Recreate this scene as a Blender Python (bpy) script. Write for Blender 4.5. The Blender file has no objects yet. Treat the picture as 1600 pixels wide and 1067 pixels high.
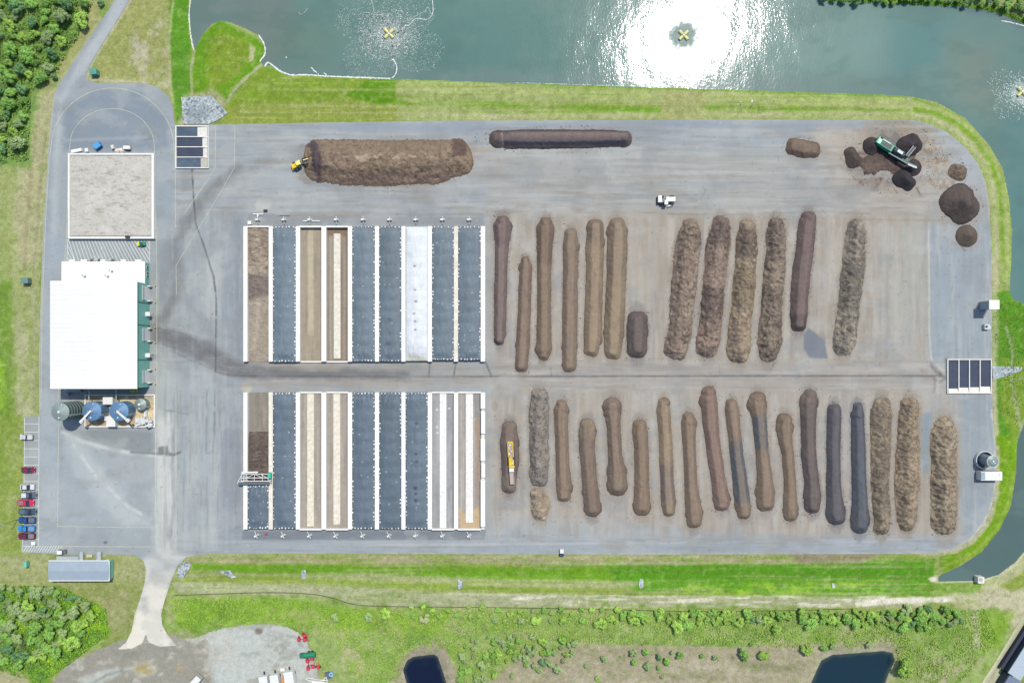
import bpy, math, random
import numpy as np
from mathutils import Vector

# ------------------------------------------------------------------ camera, sky, sun, exposure
S = 0.22            # metres per photo pixel on the ground
H = 240.0           # camera height
CX, CY = 800.0, 560.0   # point straight below the camera
K = 2.2            # brightness of a flat white surface in this light (used to turn photographed colours into base colours)
sc = bpy.context.scene
C = sc.collection
cam = bpy.data.objects.new('camera', bpy.data.cameras.new('camera')); C.objects.link(cam)
cam.location = (0, 0, H)
cam.data.sensor_width = 36; cam.data.lens = 36 * (H / S) / 1600
cam.data.shift_y = (CY - 533.5) / 1600
cam.data.clip_start = 1; cam.data.clip_end = 20000
sc.camera = cam
SUN = Vector((270, 500, H / S)).normalized()
w = bpy.data.worlds.new('World'); sc.world = w; w.use_nodes = True
sky = w.node_tree.nodes.new('ShaderNodeTexSky'); sky.sky_type = 'NISHITA'; sky.sun_disc = False
sky.sun_elevation = math.asin(SUN.z); sky.sun_rotation = math.atan2(SUN.x, SUN.y)
bg = w.node_tree.nodes['Background']; bg.inputs['Strength'].default_value = 0.15
w.node_tree.links.new(sky.outputs[0], bg.inputs['Color'])
sl = bpy.data.lights.new('sun', 'SUN'); sl.energy = 3.7; sl.angle = math.radians(0.5); sl.color = (1, .96, .9)
so = bpy.data.objects.new('sun', sl); C.objects.link(so); so.rotation_euler = SUN.to_track_quat('Z', 'Y').to_euler()
sc.view_settings.view_transform = 'Standard'; sc.view_settings.look = 'None'
sc.view_settings.exposure = 0.66; sc.view_settings.gamma = 1
random.seed(5); RNG = np.random.default_rng(5)

# ------------------------------------------------------------------ small numeric tools
def lin(c):
    c = np.asarray(c, float) / 255.
    return np.where(c <= .04045, c / 12.92, ((c + .055) / 1.055) ** 2.4)
KV = K * np.array([.95, .965, 1.03])
def alb(c): return np.clip(lin(c) / KV, 0.002, .82)
def R(px, py, z=0.):                       # world point at height z that stands at this place of the plan
    f = (H - z) / H
    return (px - CX) * S * f, (CY - py) * S * f
def _h(ix, iy, seed):
    n = (ix.astype(np.int64) * 374761393 + iy.astype(np.int64) * 668265263 + seed * 1442695041) & 0xffffffff
    n = ((n ^ (n >> 13)) * 1274126177) & 0xffffffff
    return ((n ^ (n >> 16)) & 0xffff) / 65535.
def vn(x, y, seed=0):
    xi = np.floor(x); yi = np.floor(y); fx = x - xi; fy = y - yi
    fx = fx * fx * (3 - 2 * fx); fy = fy * fy * (3 - 2 * fy)
    a = _h(xi, yi, seed); b = _h(xi + 1, yi, seed); c = _h(xi, yi + 1, seed); d = _h(xi + 1, yi + 1, seed)
    return (a + (b - a) * fx) * (1 - fy) + (c + (d - c) * fx) * fy
def fbm(x, y, sx, sy=None, o=4, seed=0):
    sy = sy or sx; x = np.asarray(x, float) / sx; y = np.asarray(y, float) / sy
    t = 0; a = .5; n = 0
    for i in range(o):
        t = t + a * (vn(x + 17.3 * i, y - 9.1 * i, seed + i * 7) * 2 - 1); n += a; a *= .55; x = x * 2.03; y = y * 2.03
    return t / n
def ss(a, b, x):
    t = np.clip((x - a) / (b - a + 1e-9), 0, 1); return t * t * (3 - 2 * t)
def segd(x, y, pts, closed):
    """distance to a polyline and nearest point"""
    best = np.full(x.shape, 1e18); nx = x.copy(); ny = y.copy()
    n = len(pts)
    for i in range(n if closed else n - 1):
        ax, ay = pts[i][:2]; bx, by = pts[(i + 1) % n][:2]
        dx, dy = bx - ax, by - ay; L = dx * dx + dy * dy + 1e-12
        t = np.clip(((x - ax) * dx + (y - ay) * dy) / L, 0, 1)
        qx = ax + t * dx; qy = ay + t * dy
        d = (x - qx) ** 2 + (y - qy) ** 2
        m = d < best
        best = np.where(m, d, best); nx = np.where(m, qx, nx); ny = np.where(m, qy, ny)
    return np.sqrt(best), nx, ny
def inside(x, y, pts):
    r = np.zeros(x.shape, bool); n = len(pts)
    for i in range(n):
        ax, ay = pts[i][:2]; bx, by = pts[(i + 1) % n][:2]
        if ay == by: continue
        m = ((ay > y) != (by > y)) & (x < (bx - ax) * (y - ay) / (by - ay) + ax)
        r ^= m
    return r
def sdf(x, y, pts):
    d, _, _ = segd(x, y, pts, True); return np.where(inside(x, y, pts), d, -d)
def smoothpoly(pts, it=2, closed=True):
    for _ in range(it):
        o = []; n = len(pts)
        if not closed: o.append(pts[0])
        for i in range(n if closed else n - 1):
            a = pts[i]; b = pts[(i + 1) % n]
            o.append((a[0] * .75 + b[0] * .25, a[1] * .75 + b[1] * .25)); o.append((a[0] * .25 + b[0] * .75, a[1] * .25 + b[1] * .75))
        if not closed: o.append(pts[-1])
        pts = o
    return pts
class Paint:
    def __init__(s, x, y, base):
        s.x, s.y = x, y; s.c = np.tile(np.asarray(base, float), (len(x), 1))
    def _bb(s, x0, y0, x1, y1, m): return np.nonzero((s.x > x0 - m) & (s.x < x1 + m) & (s.y > y0 - m) & (s.y < y1 + m))[0]
    def _put(s, i, col, a, nz=None):
        if nz:
            sx, sy, t0, t1, sd = nz; a = a * ss(t0, t1, fbm(s.x[i], s.y[i], sx, sy, 4, sd))
        s.c[i] = s.c[i] * (1 - a[:, None]) + np.asarray(col, float) * a[:, None]
    def all(s, col, a, nz): s._put(np.arange(len(s.x)), col, np.full(len(s.x), float(a)), nz)
    def poly(s, pts, col, a=1., soft=3., rag=3., nz=None, rs=12):
        P = np.array([p[:2] for p in pts]); i = s._bb(*P.min(0), *P.max(0), soft + rag + 2)
        if not len(i): return
        x, y = s.x[i], s.y[i]; d = sdf(x, y, pts)
        if rag: d = d + fbm(x, y, rs, rs, 4, 31) * rag
        s._put(i, col, a * ss(-soft, soft, d), nz)
    def line(s, pts, wd, col, a=1., soft=1.5, rag=0, nz=None, rs=8):
        P = np.array([p[:2] for p in pts]); i = s._bb(*P.min(0), *P.max(0), wd + soft + rag + 2)
        if not len(i): return
        x, y = s.x[i], s.y[i]; d, _, _ = segd(x, y, pts, False); d = wd / 2 - d
        if rag: d = d + fbm(x, y, rs, rs, 4, 77) * rag
        s._put(i, col, a * ss(-soft, soft, d), nz)
    def ell(s, cx, cy, rx, ry, col, a=1., soft=.5, rag=.25, nz=None, rs=10):
        i = s._bb(cx - rx, cy - ry, cx + rx, cy + ry, max(rx, ry) * .8)
        if not len(i): return
        x, y = s.x[i], s.y[i]; d = 1 - np.hypot((x - cx) / rx, (y - cy) / ry) + fbm(x, y, rs, rs, 4, 13) * rag
        s._put(i, col, a * ss(-soft, soft, d), nz)

# ------------------------------------------------------------------ objects and meshes
def tag(o, label=None, cat=None, group=None, kind=None):
    if label: o['label'] = label
    if cat: o['category'] = cat
    if group: o['group'] = group
    if kind: o['kind'] = kind
    return o
def empty(name, x=0, y=0, z=0, rz=0, **k):
    o = bpy.data.objects.new(name, None); C.objects.link(o); o.location = (x, y, z); o.rotation_euler = (0, 0, rz)
    o.empty_display_size = .5
    return tag(o, **k)
def npmesh(name, V, F, mat, col=None, parent=None, smooth=True):
    V = np.asarray(V, np.float32); F = np.asarray(F, np.int32); k = F.shape[1]
    me = bpy.data.meshes.new(name); me.vertices.add(len(V)); me.vertices.foreach_set('co', V.ravel())
    me.loops.add(F.size); me.loops.foreach_set('vertex_index', F.ravel())
    me.polygons.add(len(F)); me.polygons.foreach_set('loop_start', np.arange(0, F.size, k, dtype=np.int32))
    me.polygons.foreach_set('loop_total', np.full(len(F), k, np.int32))
    me.polygons.foreach_set('use_smooth', np.full(len(F), smooth))
    me.update(calc_edges=True)
    if col is not None:
        a = me.color_attributes.new('Col', 'FLOAT_COLOR', 'POINT')
        cc = np.ones((len(V), 4), np.float32); col = np.asarray(col); cc[:, :col.shape[1]] = col; a.data.foreach_set('color', cc.ravel())
    me.materials.append(mat)
    o = bpy.data.objects.new(name, me); C.objects.link(o)
    if parent: o.parent = parent
    return o
def copy_tree(o, parent=None):
    c = o.copy(); C.objects.link(c); c.parent = parent
    for ch in o.children: copy_tree(ch, c)
    return c
SPLIT = {'wheel', 'wheels', 'vent', 'wing_wall', 'post', 'roof_post', 'handrail', 'hopper_side', 'exhaust_fan_x', 'side_board', 'bed_rail', 'roll_bar', 'ramp_x', 'door_hood'}
class MB:
    def __init__(s): s.v = []; s.f = []; s.sm = []; s.p = []
    def add(s, v, f, sm=False):
        b = len(s.v); s.v += [tuple(p) for p in v]; s.f += [tuple(i + b for i in q) for q in f]; s.sm += [sm] * len(f); return s
    def box(s, cx, cy, cz, sx, sy, sz, rz=0, tx=1., ty=1., pitch=0, ox=0, oy=0):
        s.p.append((len(s.v), len(s.f)))
        v = []
        for dz in (-.5, .5):
            t = (1, 1) if dz < 0 else (tx, ty)
            for dx, dy in ((-.5, -.5), (.5, -.5), (.5, .5), (-.5, .5)):
                X, Y, Z = dx * sx * t[0] + (ox if dz > 0 else 0), dy * sy * t[1] + (oy if dz > 0 else 0), dz * sz
                if pitch: X, Z = X * math.cos(pitch) - Z * math.sin(pitch), X * math.sin(pitch) + Z * math.cos(pitch)
                X, Y = X * math.cos(rz) - Y * math.sin(rz), X * math.sin(rz) + Y * math.cos(rz)
                v.append((cx + X, cy + Y, cz + Z))
        return s.add(v, [(0, 3, 2, 1), (4, 5, 6, 7), (0, 1, 5, 4), (1, 2, 6, 5), (2, 3, 7, 6), (3, 0, 4, 7)])
    def cyl(s, x, y, z0, z1, r, r2=None, n=20, cap=True):
        r2 = r if r2 is None else r2; v = []; s.p.append((len(s.v), len(s.f)))
        for i in range(n):
            a = 2 * math.pi * i / n; v.append((x + r * math.cos(a), y + r * math.sin(a), z0))
        for i in range(n):
            a = 2 * math.pi * i / n; v.append((x + r2 * math.cos(a), y + r2 * math.sin(a), z1))
        s.add(v, [(i, (i + 1) % n, n + (i + 1) % n, n + i) for i in range(n)], True)
        if cap: s.add(v[n:], [tuple(range(n))]); s.add(v[:n], [tuple(reversed(range(n)))])
        return s
    def tube(s, p, q, r, n=6):
        s.p.append((len(s.v), len(s.f)))
        p = Vector(p); q = Vector(q); d = (q - p).normalized(); u = d.orthogonal().normalized(); w_ = d.cross(u); v = []
        for e in (p, q):
            for i in range(n):
                a = 2 * math.pi * i / n; v.append(e + u * r * math.cos(a) + w_ * r * math.sin(a))
        s.add(v, [(i, (i + 1) % n, n + (i + 1) % n, n + i) for i in range(n)], True)
        s.add(v[:n], [tuple(reversed(range(n)))]); s.add(v[n:], [tuple(range(n))]); return s
    def prism(s, pts, z0, z1):
        n = len(pts); v = [(p[0], p[1], z0) for p in pts] + [(p[0], p[1], z1) for p in pts]
        a = sum(pts[i][0] * pts[(i + 1) % n][1] - pts[(i + 1) % n][0] * pts[i][1] for i in range(n))
        f = [(i, (i + 1) % n, n + (i + 1) % n, n + i) for i in range(n)] + [tuple(range(n, 2 * n)), tuple(reversed(range(n)))]
        if a < 0: f = [tuple(reversed(q)) for q in f]
        return s.add(v, f)
    def wheel(s, x, y, r, wd, n=14):
        return s.tube((x, y - wd / 2, r), (x, y + wd / 2, r), r, n)
    def ring(s, x, y, z, R_, r, n=24, a0=0, a1=2 * math.pi):
        for i in range(n):
            a = a0 + (a1 - a0) * i / n; b = a0 + (a1 - a0) * (i + 1) / n
            s.tube((x + R_ * math.cos(a), y + R_ * math.sin(a), z), (x + R_ * math.cos(b), y + R_ * math.sin(b), z), r, 5)
        return s
    def build(s, name, mat, parent=None, bevel=0):
        if parent and name in SPLIT and len(s.p) > 1:
            P = s.p + [(len(s.v), len(s.f))]
            for (a, fa), (b, fb) in zip(P[:-1], P[1:]):
                m = MB(); m.v = s.v[a:b]; m.f = [tuple(i - a for i in q) for q in s.f[fa:fb]]; m.sm = s.sm[fa:fb]; o = m.build('wheel' if name == 'wheels' else name, mat, parent, bevel)
            return o
        me = bpy.data.meshes.new(name); me.from_pydata(s.v, [], s.f); me.polygons.foreach_set('use_smooth', s.sm); me.update()
        me.materials.append(mat); o = bpy.data.objects.new(name, me); C.objects.link(o)
        if parent: o.parent = parent
        if bevel:
            b = o.modifiers.new('bevel', 'BEVEL'); b.width = bevel; b.segments = 2; b.limit_method = 'ANGLE'
        return o
def pxbox(mb, x0, y0, x1, y1, z0, z1):
    X0, Y0 = R(x0, y0, z1); X1, Y1 = R(x1, y1, z1)
    return mb.box((X0 + X1) / 2, (Y0 + Y1) / 2, (z0 + z1) / 2, abs(X1 - X0), abs(Y0 - Y1), z1 - z0)

# ------------------------------------------------------------------ materials
def _nodes(name):
    m = bpy.data.materials.new(name); m.use_nodes = True; nt = m.node_tree
    return m, nt, nt.nodes['Principled BSDF']
def _noise(nt, scale, detail=4, rough=.6, vec=None):
    n = nt.nodes.new('ShaderNodeTexNoise'); n.inputs['Scale'].default_value = scale; n.inputs['Detail'].default_value = detail; n.inputs['Roughness'].default_value = rough
    if vec is None:
        g = nt.nodes.new('ShaderNodeNewGeometry'); vec = g.outputs['Position']
    nt.links.new(vec, n.inputs['Vector']); return n.outputs['Fac']
def _map(nt, fac, lo, hi, a=.3, b=.7):
    r = nt.nodes.new('ShaderNodeMapRange'); r.inputs['From Min'].default_value = a; r.inputs['From Max'].default_value = b
    r.inputs['To Min'].default_value = lo; r.inputs['To Max'].default_value = hi; nt.links.new(fac, r.inputs['Value']); return r.outputs[0]
def _mul(nt, colsock, facs):
    for f in facs:
        m = nt.nodes.new('ShaderNodeVectorMath'); m.operation = 'SCALE'
        nt.links.new(colsock, m.inputs[0]); nt.links.new(f, m.inputs['Scale']); colsock = m.outputs[0]
    return colsock
def _bump(nt, bs, fac, strength, dist):
    b = nt.nodes.new('ShaderNodeBump'); b.inputs['Strength'].default_value = strength; b.inputs['Distance'].default_value = dist
    nt.links.new(fac, b.inputs['Height'])
    nt.links.new(b.outputs[0], bs.inputs['Normal']); return b
def mat_attr(name, layers, rough=.9, bump=None, spec=.2):
    """painted by the Col attribute, broken up by layers (scale, lo, hi)"""
    m, nt, bs = _nodes(name)
    at = nt.nodes.new('ShaderNodeAttribute'); at.attribute_name = 'Col'
    c = _mul(nt, at.outputs['Color'], [_map(nt, _noise(nt, s_), lo, hi) for s_, lo, hi in layers])
    nt.links.new(c, bs.inputs['Base Color']); bs.inputs['Roughness'].default_value = rough; bs.inputs['Specular IOR Level'].default_value = spec
    if bump: _bump(nt, bs, _noise(nt, bump[0], 6, .7), 1., bump[1])
    return m
_MC = {}
def mat(name, col, rough=.6, metal=0, var=.12, scale=1.2, spec=.4, raw=False):
    key = (name,)
    if key in _MC: return _MC[key]
    m, nt, bs = _nodes(name)
    rgb = nt.nodes.new('ShaderNodeRGB'); rgb.outputs[0].default_value = (*(col if raw else alb(col)), 1)
    c = _mul(nt, rgb.outputs[0], [_map(nt, _noise(nt, scale), 1 - var, 1 + var), _map(nt, _noise(nt, scale * 7), 1 - var * .5, 1 + var * .5)])
    nt.links.new(c, bs.inputs['Base Color']); bs.inputs['Roughness'].default_value = rough; bs.inputs['Metallic'].default_value = metal
    bs.inputs['Specular IOR Level'].default_value = spec
    _MC[key] = m; return m
WHITE = mat('white_paint', (245, 246, 245), .5, var=.05)
CONC = mat('pale_concrete', (238, 236, 228), .85, var=.1, scale=.8)
CONCD = mat('worn_concrete', (205, 200, 188), .9, var=.15, scale=.9)
BLACK = mat('black_rubber', (45, 45, 50), .8)
DARK = mat('dark_steel', (62, 66, 74), .5, .3)
STEEL = mat('galvanised_steel', (190, 200, 204), .45, .3)
GLASS = mat('tinted_glass', (40, 52, 62), .15, spec=.7)
YEL = mat('machine_yellow', (240, 205, 40), .45)
PYEL = mat('pale_yellow_plastic', (232, 226, 150), .5)
GRNP = mat('green_paint', (30, 165, 125), .4)
GRNW = mat('green_cladding', (136, 205, 190), .55, var=.06)
DGRN = mat('dark_green_paint', (40, 100, 90), .5)
TANKB = mat('blue_tank_steel', (108, 150, 190), .4, .2, var=.08)
TANKG = mat('grey_green_tank', (142, 160, 158), .5, .2, var=.1)
RED = mat('red_paint', (225, 60, 90), .5)
M_GROUND = mat_attr('meadow_grass', [(.55, .86, 1.14), (2.2, .82, 1.18), (.12, .93, 1.07)], .95, (1.6, .12), .1)
M_PAVE = mat_attr('worn_asphalt', [(.35, .965, 1.035), (2.6, .95, 1.05)], .85, None, .25)
M_GRAVEL = mat_attr('loose_gravel', [(.6, .9, 1.1), (2.6, .86, 1.14)], .95, (2.5, .1), .1)
M_PILE_S = mat_attr('fine_compost', [(.5, .93, 1.07), (2.8, .9, 1.1)], .97, (2.2, .12), .05)
M_PILE_R = mat_attr('coarse_compost', [(.7, .86, 1.14), (2.4, .8, 1.2)], .97, (2.0, .22), .05)
M_COVER = mat_attr('bunker_tarpaulin', [(.5, .93, 1.07), (3., .95, 1.05)], .65, (1.2, .06), .4)

def mat_water():
    m, nt, bs = _nodes('pond_water')
    at = nt.nodes.new('ShaderNodeAttribute'); at.attribute_name = 'Col'
    c = _mul(nt, at.outputs['Color'], [_map(nt, _noise(nt, .03, 3), .95, 1.05)])
    nt.links.new(c, bs.inputs['Base Color'])
    rm_ = nt.nodes.new('ShaderNodeMapRange'); rm_.inputs['To Min'].default_value = .62; rm_.inputs['To Max'].default_value = .085; nt.links.new(at.outputs['Alpha'], rm_.inputs['Value']); nt.links.new(rm_.outputs[0], bs.inputs['Roughness']); bs.inputs['IOR'].default_value = 1.33; bs.inputs['Specular IOR Level'].default_value = .5
    g = nt.nodes.new('ShaderNodeNewGeometry')
    mp = nt.nodes.new('ShaderNodeMapping'); mp.inputs['Scale'].default_value = (1.6, .8, 1); mp.inputs['Rotation'].default_value = (0, 0, .25)
    nt.links.new(g.outputs['Position'], mp.inputs[0])
    n1 = _noise(nt, .9, 3, .6, mp.outputs[0]); n2 = _noise(nt, .07, 2, .5, mp.outputs[0])
    ad = nt.nodes.new('ShaderNodeMath'); ad.operation = 'MULTIPLY_ADD'
    nt.links.new(n2, ad.inputs[0]); ad.inputs[1].default_value = 5.0; nt.links.new(n1, ad.inputs[2])
    _bump(nt, bs, ad.outputs[0], 1., .028)
    return m
M_WATER = mat_water()

# ------------------------------------------------------------------ plan outlines (photo plan units)
PAD = [(180, 0), (160, 30), (137, 62), (113, 100), (92, 132), (84, 150), (80, 180), (75, 240), (68, 350), (63, 480), (61, 560), (61, 650),
       (38, 651), (37, 765), (34, 862), (98, 866), (180, 866), (213, 868), (224, 876), (228, 890), (226, 910), (219, 935), (210, 960), (206, 985), (197, 1003), (183, 1014),
       (205, 1013), (222, 1005), (228, 990), (232, 1003), (250, 1010), (276, 1008), (262, 992), (253, 975), (252, 958), (258, 935), (268, 905), (278, 883), (292, 870), (330, 864),
       (600, 865), (1000, 866), (1400, 865), (1462, 864), (1492, 857), (1518, 842), (1538, 818), (1550, 790), (1556, 755), (1556, 700), (1551, 650), (1550, 560),
       (1549, 400), (1546, 320), (1540, 285), (1528, 255), (1508, 230), (1482, 208), (1455, 195), (1430, 188), (1100, 187), (700, 189), (500, 192), (330, 195),
       (274, 196), (272, 188), (270, 168), (263, 150), (248, 137), (230, 131), (150, 130), (134, 124), (138, 108), (152, 82), (176, 44), (203, 0), (240, -80), (300, -200), (270, -210), (215, -90)]
POND = [(298, 0), (294, 18), (297, 50), (299, 62), (303, 80), (306, 74), (316, 55), (330, 38), (345, 32), (360, 35), (385, 45), (402, 54), (413, 70), (414, 84), (407, 96), (413, 103), (424, 102), (432, 109), (452, 118), (480, 117), (520, 121),
        (620, 123), (800, 130), (1000, 136), (1200, 142), (1380, 148), (1425, 151), (1465, 160), (1508, 184), (1545, 225), (1567, 262), (1577, 310), (1582, 360), (1581, 400), (1578, 455), (1584, 468),
        (1600, 474), (1700, 470), (1800, 330), (1760, 150), (1640, 55), (1600, 38), (1555, 20), (1500, 11), (1380, 6), (1290, 3), (1260, -30), (1190, -120), (1000, -200), (600, -230), (330, -160)]
POND2 = [(1603, 655), (1590, 690), (1588, 740), (1580, 790), (1562, 828), (1534, 862), (1500, 885), (1468, 899), (1466, 908), (1530, 906), (1560, 897), (1585, 878), (1603, 858), (1690, 780), (1700, 690)]
PONDA = [(630, 1046), (636, 1032), (645, 1026), (678, 1022), (684, 1026), (692, 1050), (698, 1070), (706, 1110), (655, 1115), (638, 1075)]
PONDB = [(1266, 1070), (1283, 1032), (1300, 1023), (1380, 1017), (1394, 1020), (1398, 1032), (1388, 1052), (1376, 1085), (1350, 1120), (1250, 1110)]
WZ = -1.2
def terrain(x, y):
    z = fbm(x, y, 60, 60, 4, 3) * .25 - .25
    # swale south of the pad
    b = np.exp(-((y - 903 - 4 * np.sin(x / 170)) / 16.) ** 2) * ss(270, 330, x) * (1 - ss(1430, 1480, x))
    z = z - b * .9
    f = np.hypot((x - 800) / 1100, (y - 533) / 800); z = z + ss(1.6, 9, f) * 3 * (fbm(x, y, 900, 900, 3, 8) + .3)
    dp = -sdf(x, y, PAD)                           # outside the pad: positive
    z = np.where(dp < 14, z * ss(2, 14, dp) - .07, z - .07)
    for P, slope, fl in ((POND, .045, -2.6), (POND2, .045, -2.6), (PONDA, .1, -3), (PONDB, .08, -3)):
        A = np.array(P); m = (x > A[:, 0].min() - 60) & (x < A[:, 0].max() + 60) & (y > A[:, 1].min() - 60) & (y < A[:, 1].max() + 60)
        if not m.any(): continue
        d = -sdf(x[m], y[m], P)
        zz = np.where(d > 0, WZ + d * slope, np.maximum(WZ + d * .25, fl))
        zm = z[m]; t = np.clip((zm - zz) / .3, 0, 1)
        z[m] = np.where(d <= 0, zz, np.minimum(zm, zz))
    return z

# ------------------------------------------------------------------ ground colours
def paint_ground(x, y):
    p = Paint(x, y, (152, 168, 98))
    p.all((178, 175, 138), .7, (60, 45, -.05, .5, 1)); p.all((118, 155, 58), .6, (45, 40, 0, .5, 2))
    # west verge
    V = [(-300, 240), (62, 240), (62, 1067), (-300, 1067)]
    p.poly(V, (160, 172, 104), .8)
    p.poly([(50, 140), (92, 140), (76, 250), (66, 400), (30, 420), (20, 330), (30, 260)], (184, 178, 140), .8, 8, 8)
    p.line([(60, 180), (48, 270), (38, 420)], 5, (160, 150, 112), .6, 3, 2); p.line([(72, 200), (62, 300), (54, 420)], 3, (150, 148, 104), .6, 2, 2)
    p.poly([(22, 400), (60, 400), (58, 650), (22, 650)], (182, 180, 146), .75, 8, 8, (10, 28, -.35, .25, 6))
    p.poly([(-60, 440), (18, 440), (22, 640), (20, 760), (-60, 760)], (112, 152, 48), .8, 9, 8)
    p.poly([(-60, 560), (8, 565), (8, 640), (-60, 640)], (150, 195, 50), .6, 6, 5)
    p.poly([(-60, 650), (34, 650), (34, 870), (-60, 870)], (140, 162, 70), .75, 6, 4)
    p.poly([(10, 690), (34, 690), (34, 800), (10, 800)], (175, 178, 125), .5, 6, 6, (8, 20, -.2, .3, 16))
    p.poly([(-300, 868), (230, 868), (228, 920), (-300, 920)], (165, 170, 112), .8, 5, 6); p.poly([(0, 870), (75, 870), (75, 905), (0, 905)], (180, 180, 140), .6, 8, 8, (12, 8, -.3, .3, 5))
    p.poly([(60, 912), (228, 905), (215, 960), (206, 985), (185, 1010), (130, 1000), (120, 940)], (150, 160, 92), .8, 6, 4)
    p.poly([(150, 935), (200, 925), (200, 970), (160, 985)], (165, 160, 118), .6, 10, 8)
    p.poly([(190, 868), (226, 874), (226, 905), (190, 900)], (175, 175, 128), .6, 8, 6)
    # north-west woods floor and lawn between road and pond
    p.poly([(-300, -200), (160, -200), (135, 60), (100, 110), (60, 150), (45, 260), (-300, 262)], (120, 160, 74), .85, 7, 8)
    p.poly([(128, -10), (160, -10), (150, 40), (95, 118), (60, 150), (85, 100), (120, 45)], (172, 170, 112), .9, 4, 4)
    p.poly([(208, -60), (270, -60), (266, 60), (268, 150), (230, 128), (150, 126), (140, 118), (158, 85)], (160, 164, 96), .9, 3, 2)
    p.poly([(205, 50), (260, 30), (264, 140), (200, 126)], (190, 184, 158), .85, 8, 8, (14, 12, -.25, .3, 9))
    p.line([(204, 2), (176, 46), (152, 84), (138, 108), (136, 124), (232, 130)], 5, (200, 192, 168), .8, 3, 2)
    p.line([(158, 30), (140, 58), (112, 100), (90, 132), (76, 240)], 4, (190, 184, 156), .6, 2, 2)
    p.poly([(266, -60), (298, -60), (295, 20), (298, 70), (300, 150), (276, 196), (268, 150), (264, 60)], (92, 152, 34), .95, 3, 2)
    p.line([(271, 0), (264, 60), (266, 130), (270, 160)], 4, (188, 186, 140), .8, 2, 1)
    p.poly([(300, 150), (303, 78), (318, 52), (345, 30), (416, 70), (408, 104), (356, 160), (330, 152)], (104, 158, 26), .95, 3, 2)
    p.poly([(325, 70), (345, 48), (385, 60), (392, 90), (360, 130), (325, 140)], (138, 158, 52), .8, 8, 5, None)
    p.poly([(390, 68), (400, 75), (396, 96), (388, 98)], (190, 186, 150), .9, 2, 2)
    p.line([(304, 80), (298, 110), (300, 150)], 3, (190, 180, 150), .9, 1.5, 1)
    p.line([(410, 100), (384, 122), (360, 148), (357, 158)], 5, (182, 176, 150), .9, 2, 1.5)
    p.poly([(288, 150), (330, 138), (358, 160), (362, 175), (340, 195), (284, 196)], (175, 170, 135), .8, 4, 4)
    # north strip
    p.poly([(358, 160), (410, 104), (455, 117), (620, 122), (640, 190), (330, 196)], (128, 158, 46), .95, 3, 2)
    p.poly([(360, 165), (600, 150), (640, 158), (640, 190), (340, 196)], (148, 158, 72), .8, 5, 4)
    p.poly([(618, 120), (1430, 148), (1480, 160), (1600, 300), (1590, 470), (1548, 470), (1548, 300), (1500, 220), (1430, 190), (620, 190)], (162, 176, 104), .95, 2, 1)
    p.poly([(580, 122), (618, 122), (617, 163), (590, 163), (540, 150)], (92, 145, 20), .95, 2, 2)
    p.poly([(440, 120), (1500, 120), (1500, 190), (360, 190)], (180, 182, 132), .55, 3, 2, (160, 3.2, .0, .45, 12))
    p.poly([(440, 120), (1500, 120), (1500, 190), (360, 190)], (120, 155, 46), .55, 3, 2, (130, 4, .05, .5, 14))
    p.line([(618, 160), (800, 164), (900, 168), (1030, 173)], 7, (104, 158, 22), .8, 3, 2, (60, 6, -.5, .2, 2))
    p.line([(1090, 168), (1200, 170), (1380, 172), (1430, 172)], 4, (112, 160, 30), .8, 2, 2, (40, 6, -.4, .2, 3))
    p.line([(640, 181), (1060, 181), (1430, 178)], 5, (184, 178, 146), .8, 3, 2, (60, 5, -.3, .2, 4))
    p.poly([(1040, 135), (1100, 135), (1100, 186), (1030, 186)], (170, 168, 112), .6, 6, 5)
    p.line([(420, 112), (620, 123), (1000, 137), (1420, 151), (1500, 180), (1560, 250), (1580, 340), (1578, 460)], 4, (110, 160, 40), .7, 2, 1)
    # east bank
    for k, (o, wd, col, a) in enumerate(((6, 6, (184, 184, 146), .85), (16, 7, (120, 165, 38), .85), (25, 8, (170, 184, 108), .7))):
        off = [(1430 + 0 * o, 187 - o), (1460, 192 - o), (1486 + o * .6, 206 - o * .8), (1512 + o * .75, 228 - o * .6), (1534 + o * .9, 258 - o * .3), (1545 + o, 290), (1549 + o, 330), (1551 + o, 400), (1551 + o, 470)]
        p.line(off, wd, col, a, 2.5, 1.5, (50, 30, -.6, .1, 20 + k))
    p.poly([(1552, 455), (1578, 455), (1586, 470), (1800, 470), (1800, 660), (1600, 652), (1586, 690), (1560, 680), (1552, 570)], (92, 152, 34), .95, 3, 3)
    p.line([(1552, 400), (1556, 520), (1553, 600), (1556, 680), (1560, 760)], 8, (188, 186, 150), .85, 3, 2)
    p.poly([(1565, 560), (1800, 575), (1800, 655), (1600, 650), (1588, 690), (1562, 640)], (140, 165, 52), .8, 4, 5)
    p.line([(1571, 510), (1582, 545), (1580, 590), (1588, 640), (1598, 680)], 4, (178, 182, 152), .8, 2, 2)
    p.poly([(1572, 590), (1600, 585), (1600, 660), (1580, 650)], (170, 172, 128), .6, 6, 6, (8, 14, -.2, .3, 33))
    p.poly([(1556, 680), (1590, 680), (1590, 750), (1565, 830), (1530, 865), (1465, 900), (1400, 905), (1400, 868), (1495, 862), (1540, 825), (1556, 760)], (118, 166, 22), .95, 2, 2)
    p.line([(1557, 700), (1557, 770), (1545, 815), (1520, 845), (1495, 860), (1440, 868)], 9, (190, 186, 156), .9, 2, 2)
    p.line([(1584, 740), (1574, 790), (1555, 830), (1520, 865), (1470, 888)], 5, (165, 180, 92), .7, 3, 2)
    # south strip
    p.poly([(275, 868), (1470, 868), (1480, 955), (262, 955), (262, 900)], (150, 168, 84), .95, 4, 2)
    p.poly([(300, 880), (800, 885), (1000, 882), (1460, 872), (1460, 905), (1000, 908), (800, 905), (300, 893)], (112, 166, 32), .95, 3, 2)
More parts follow.
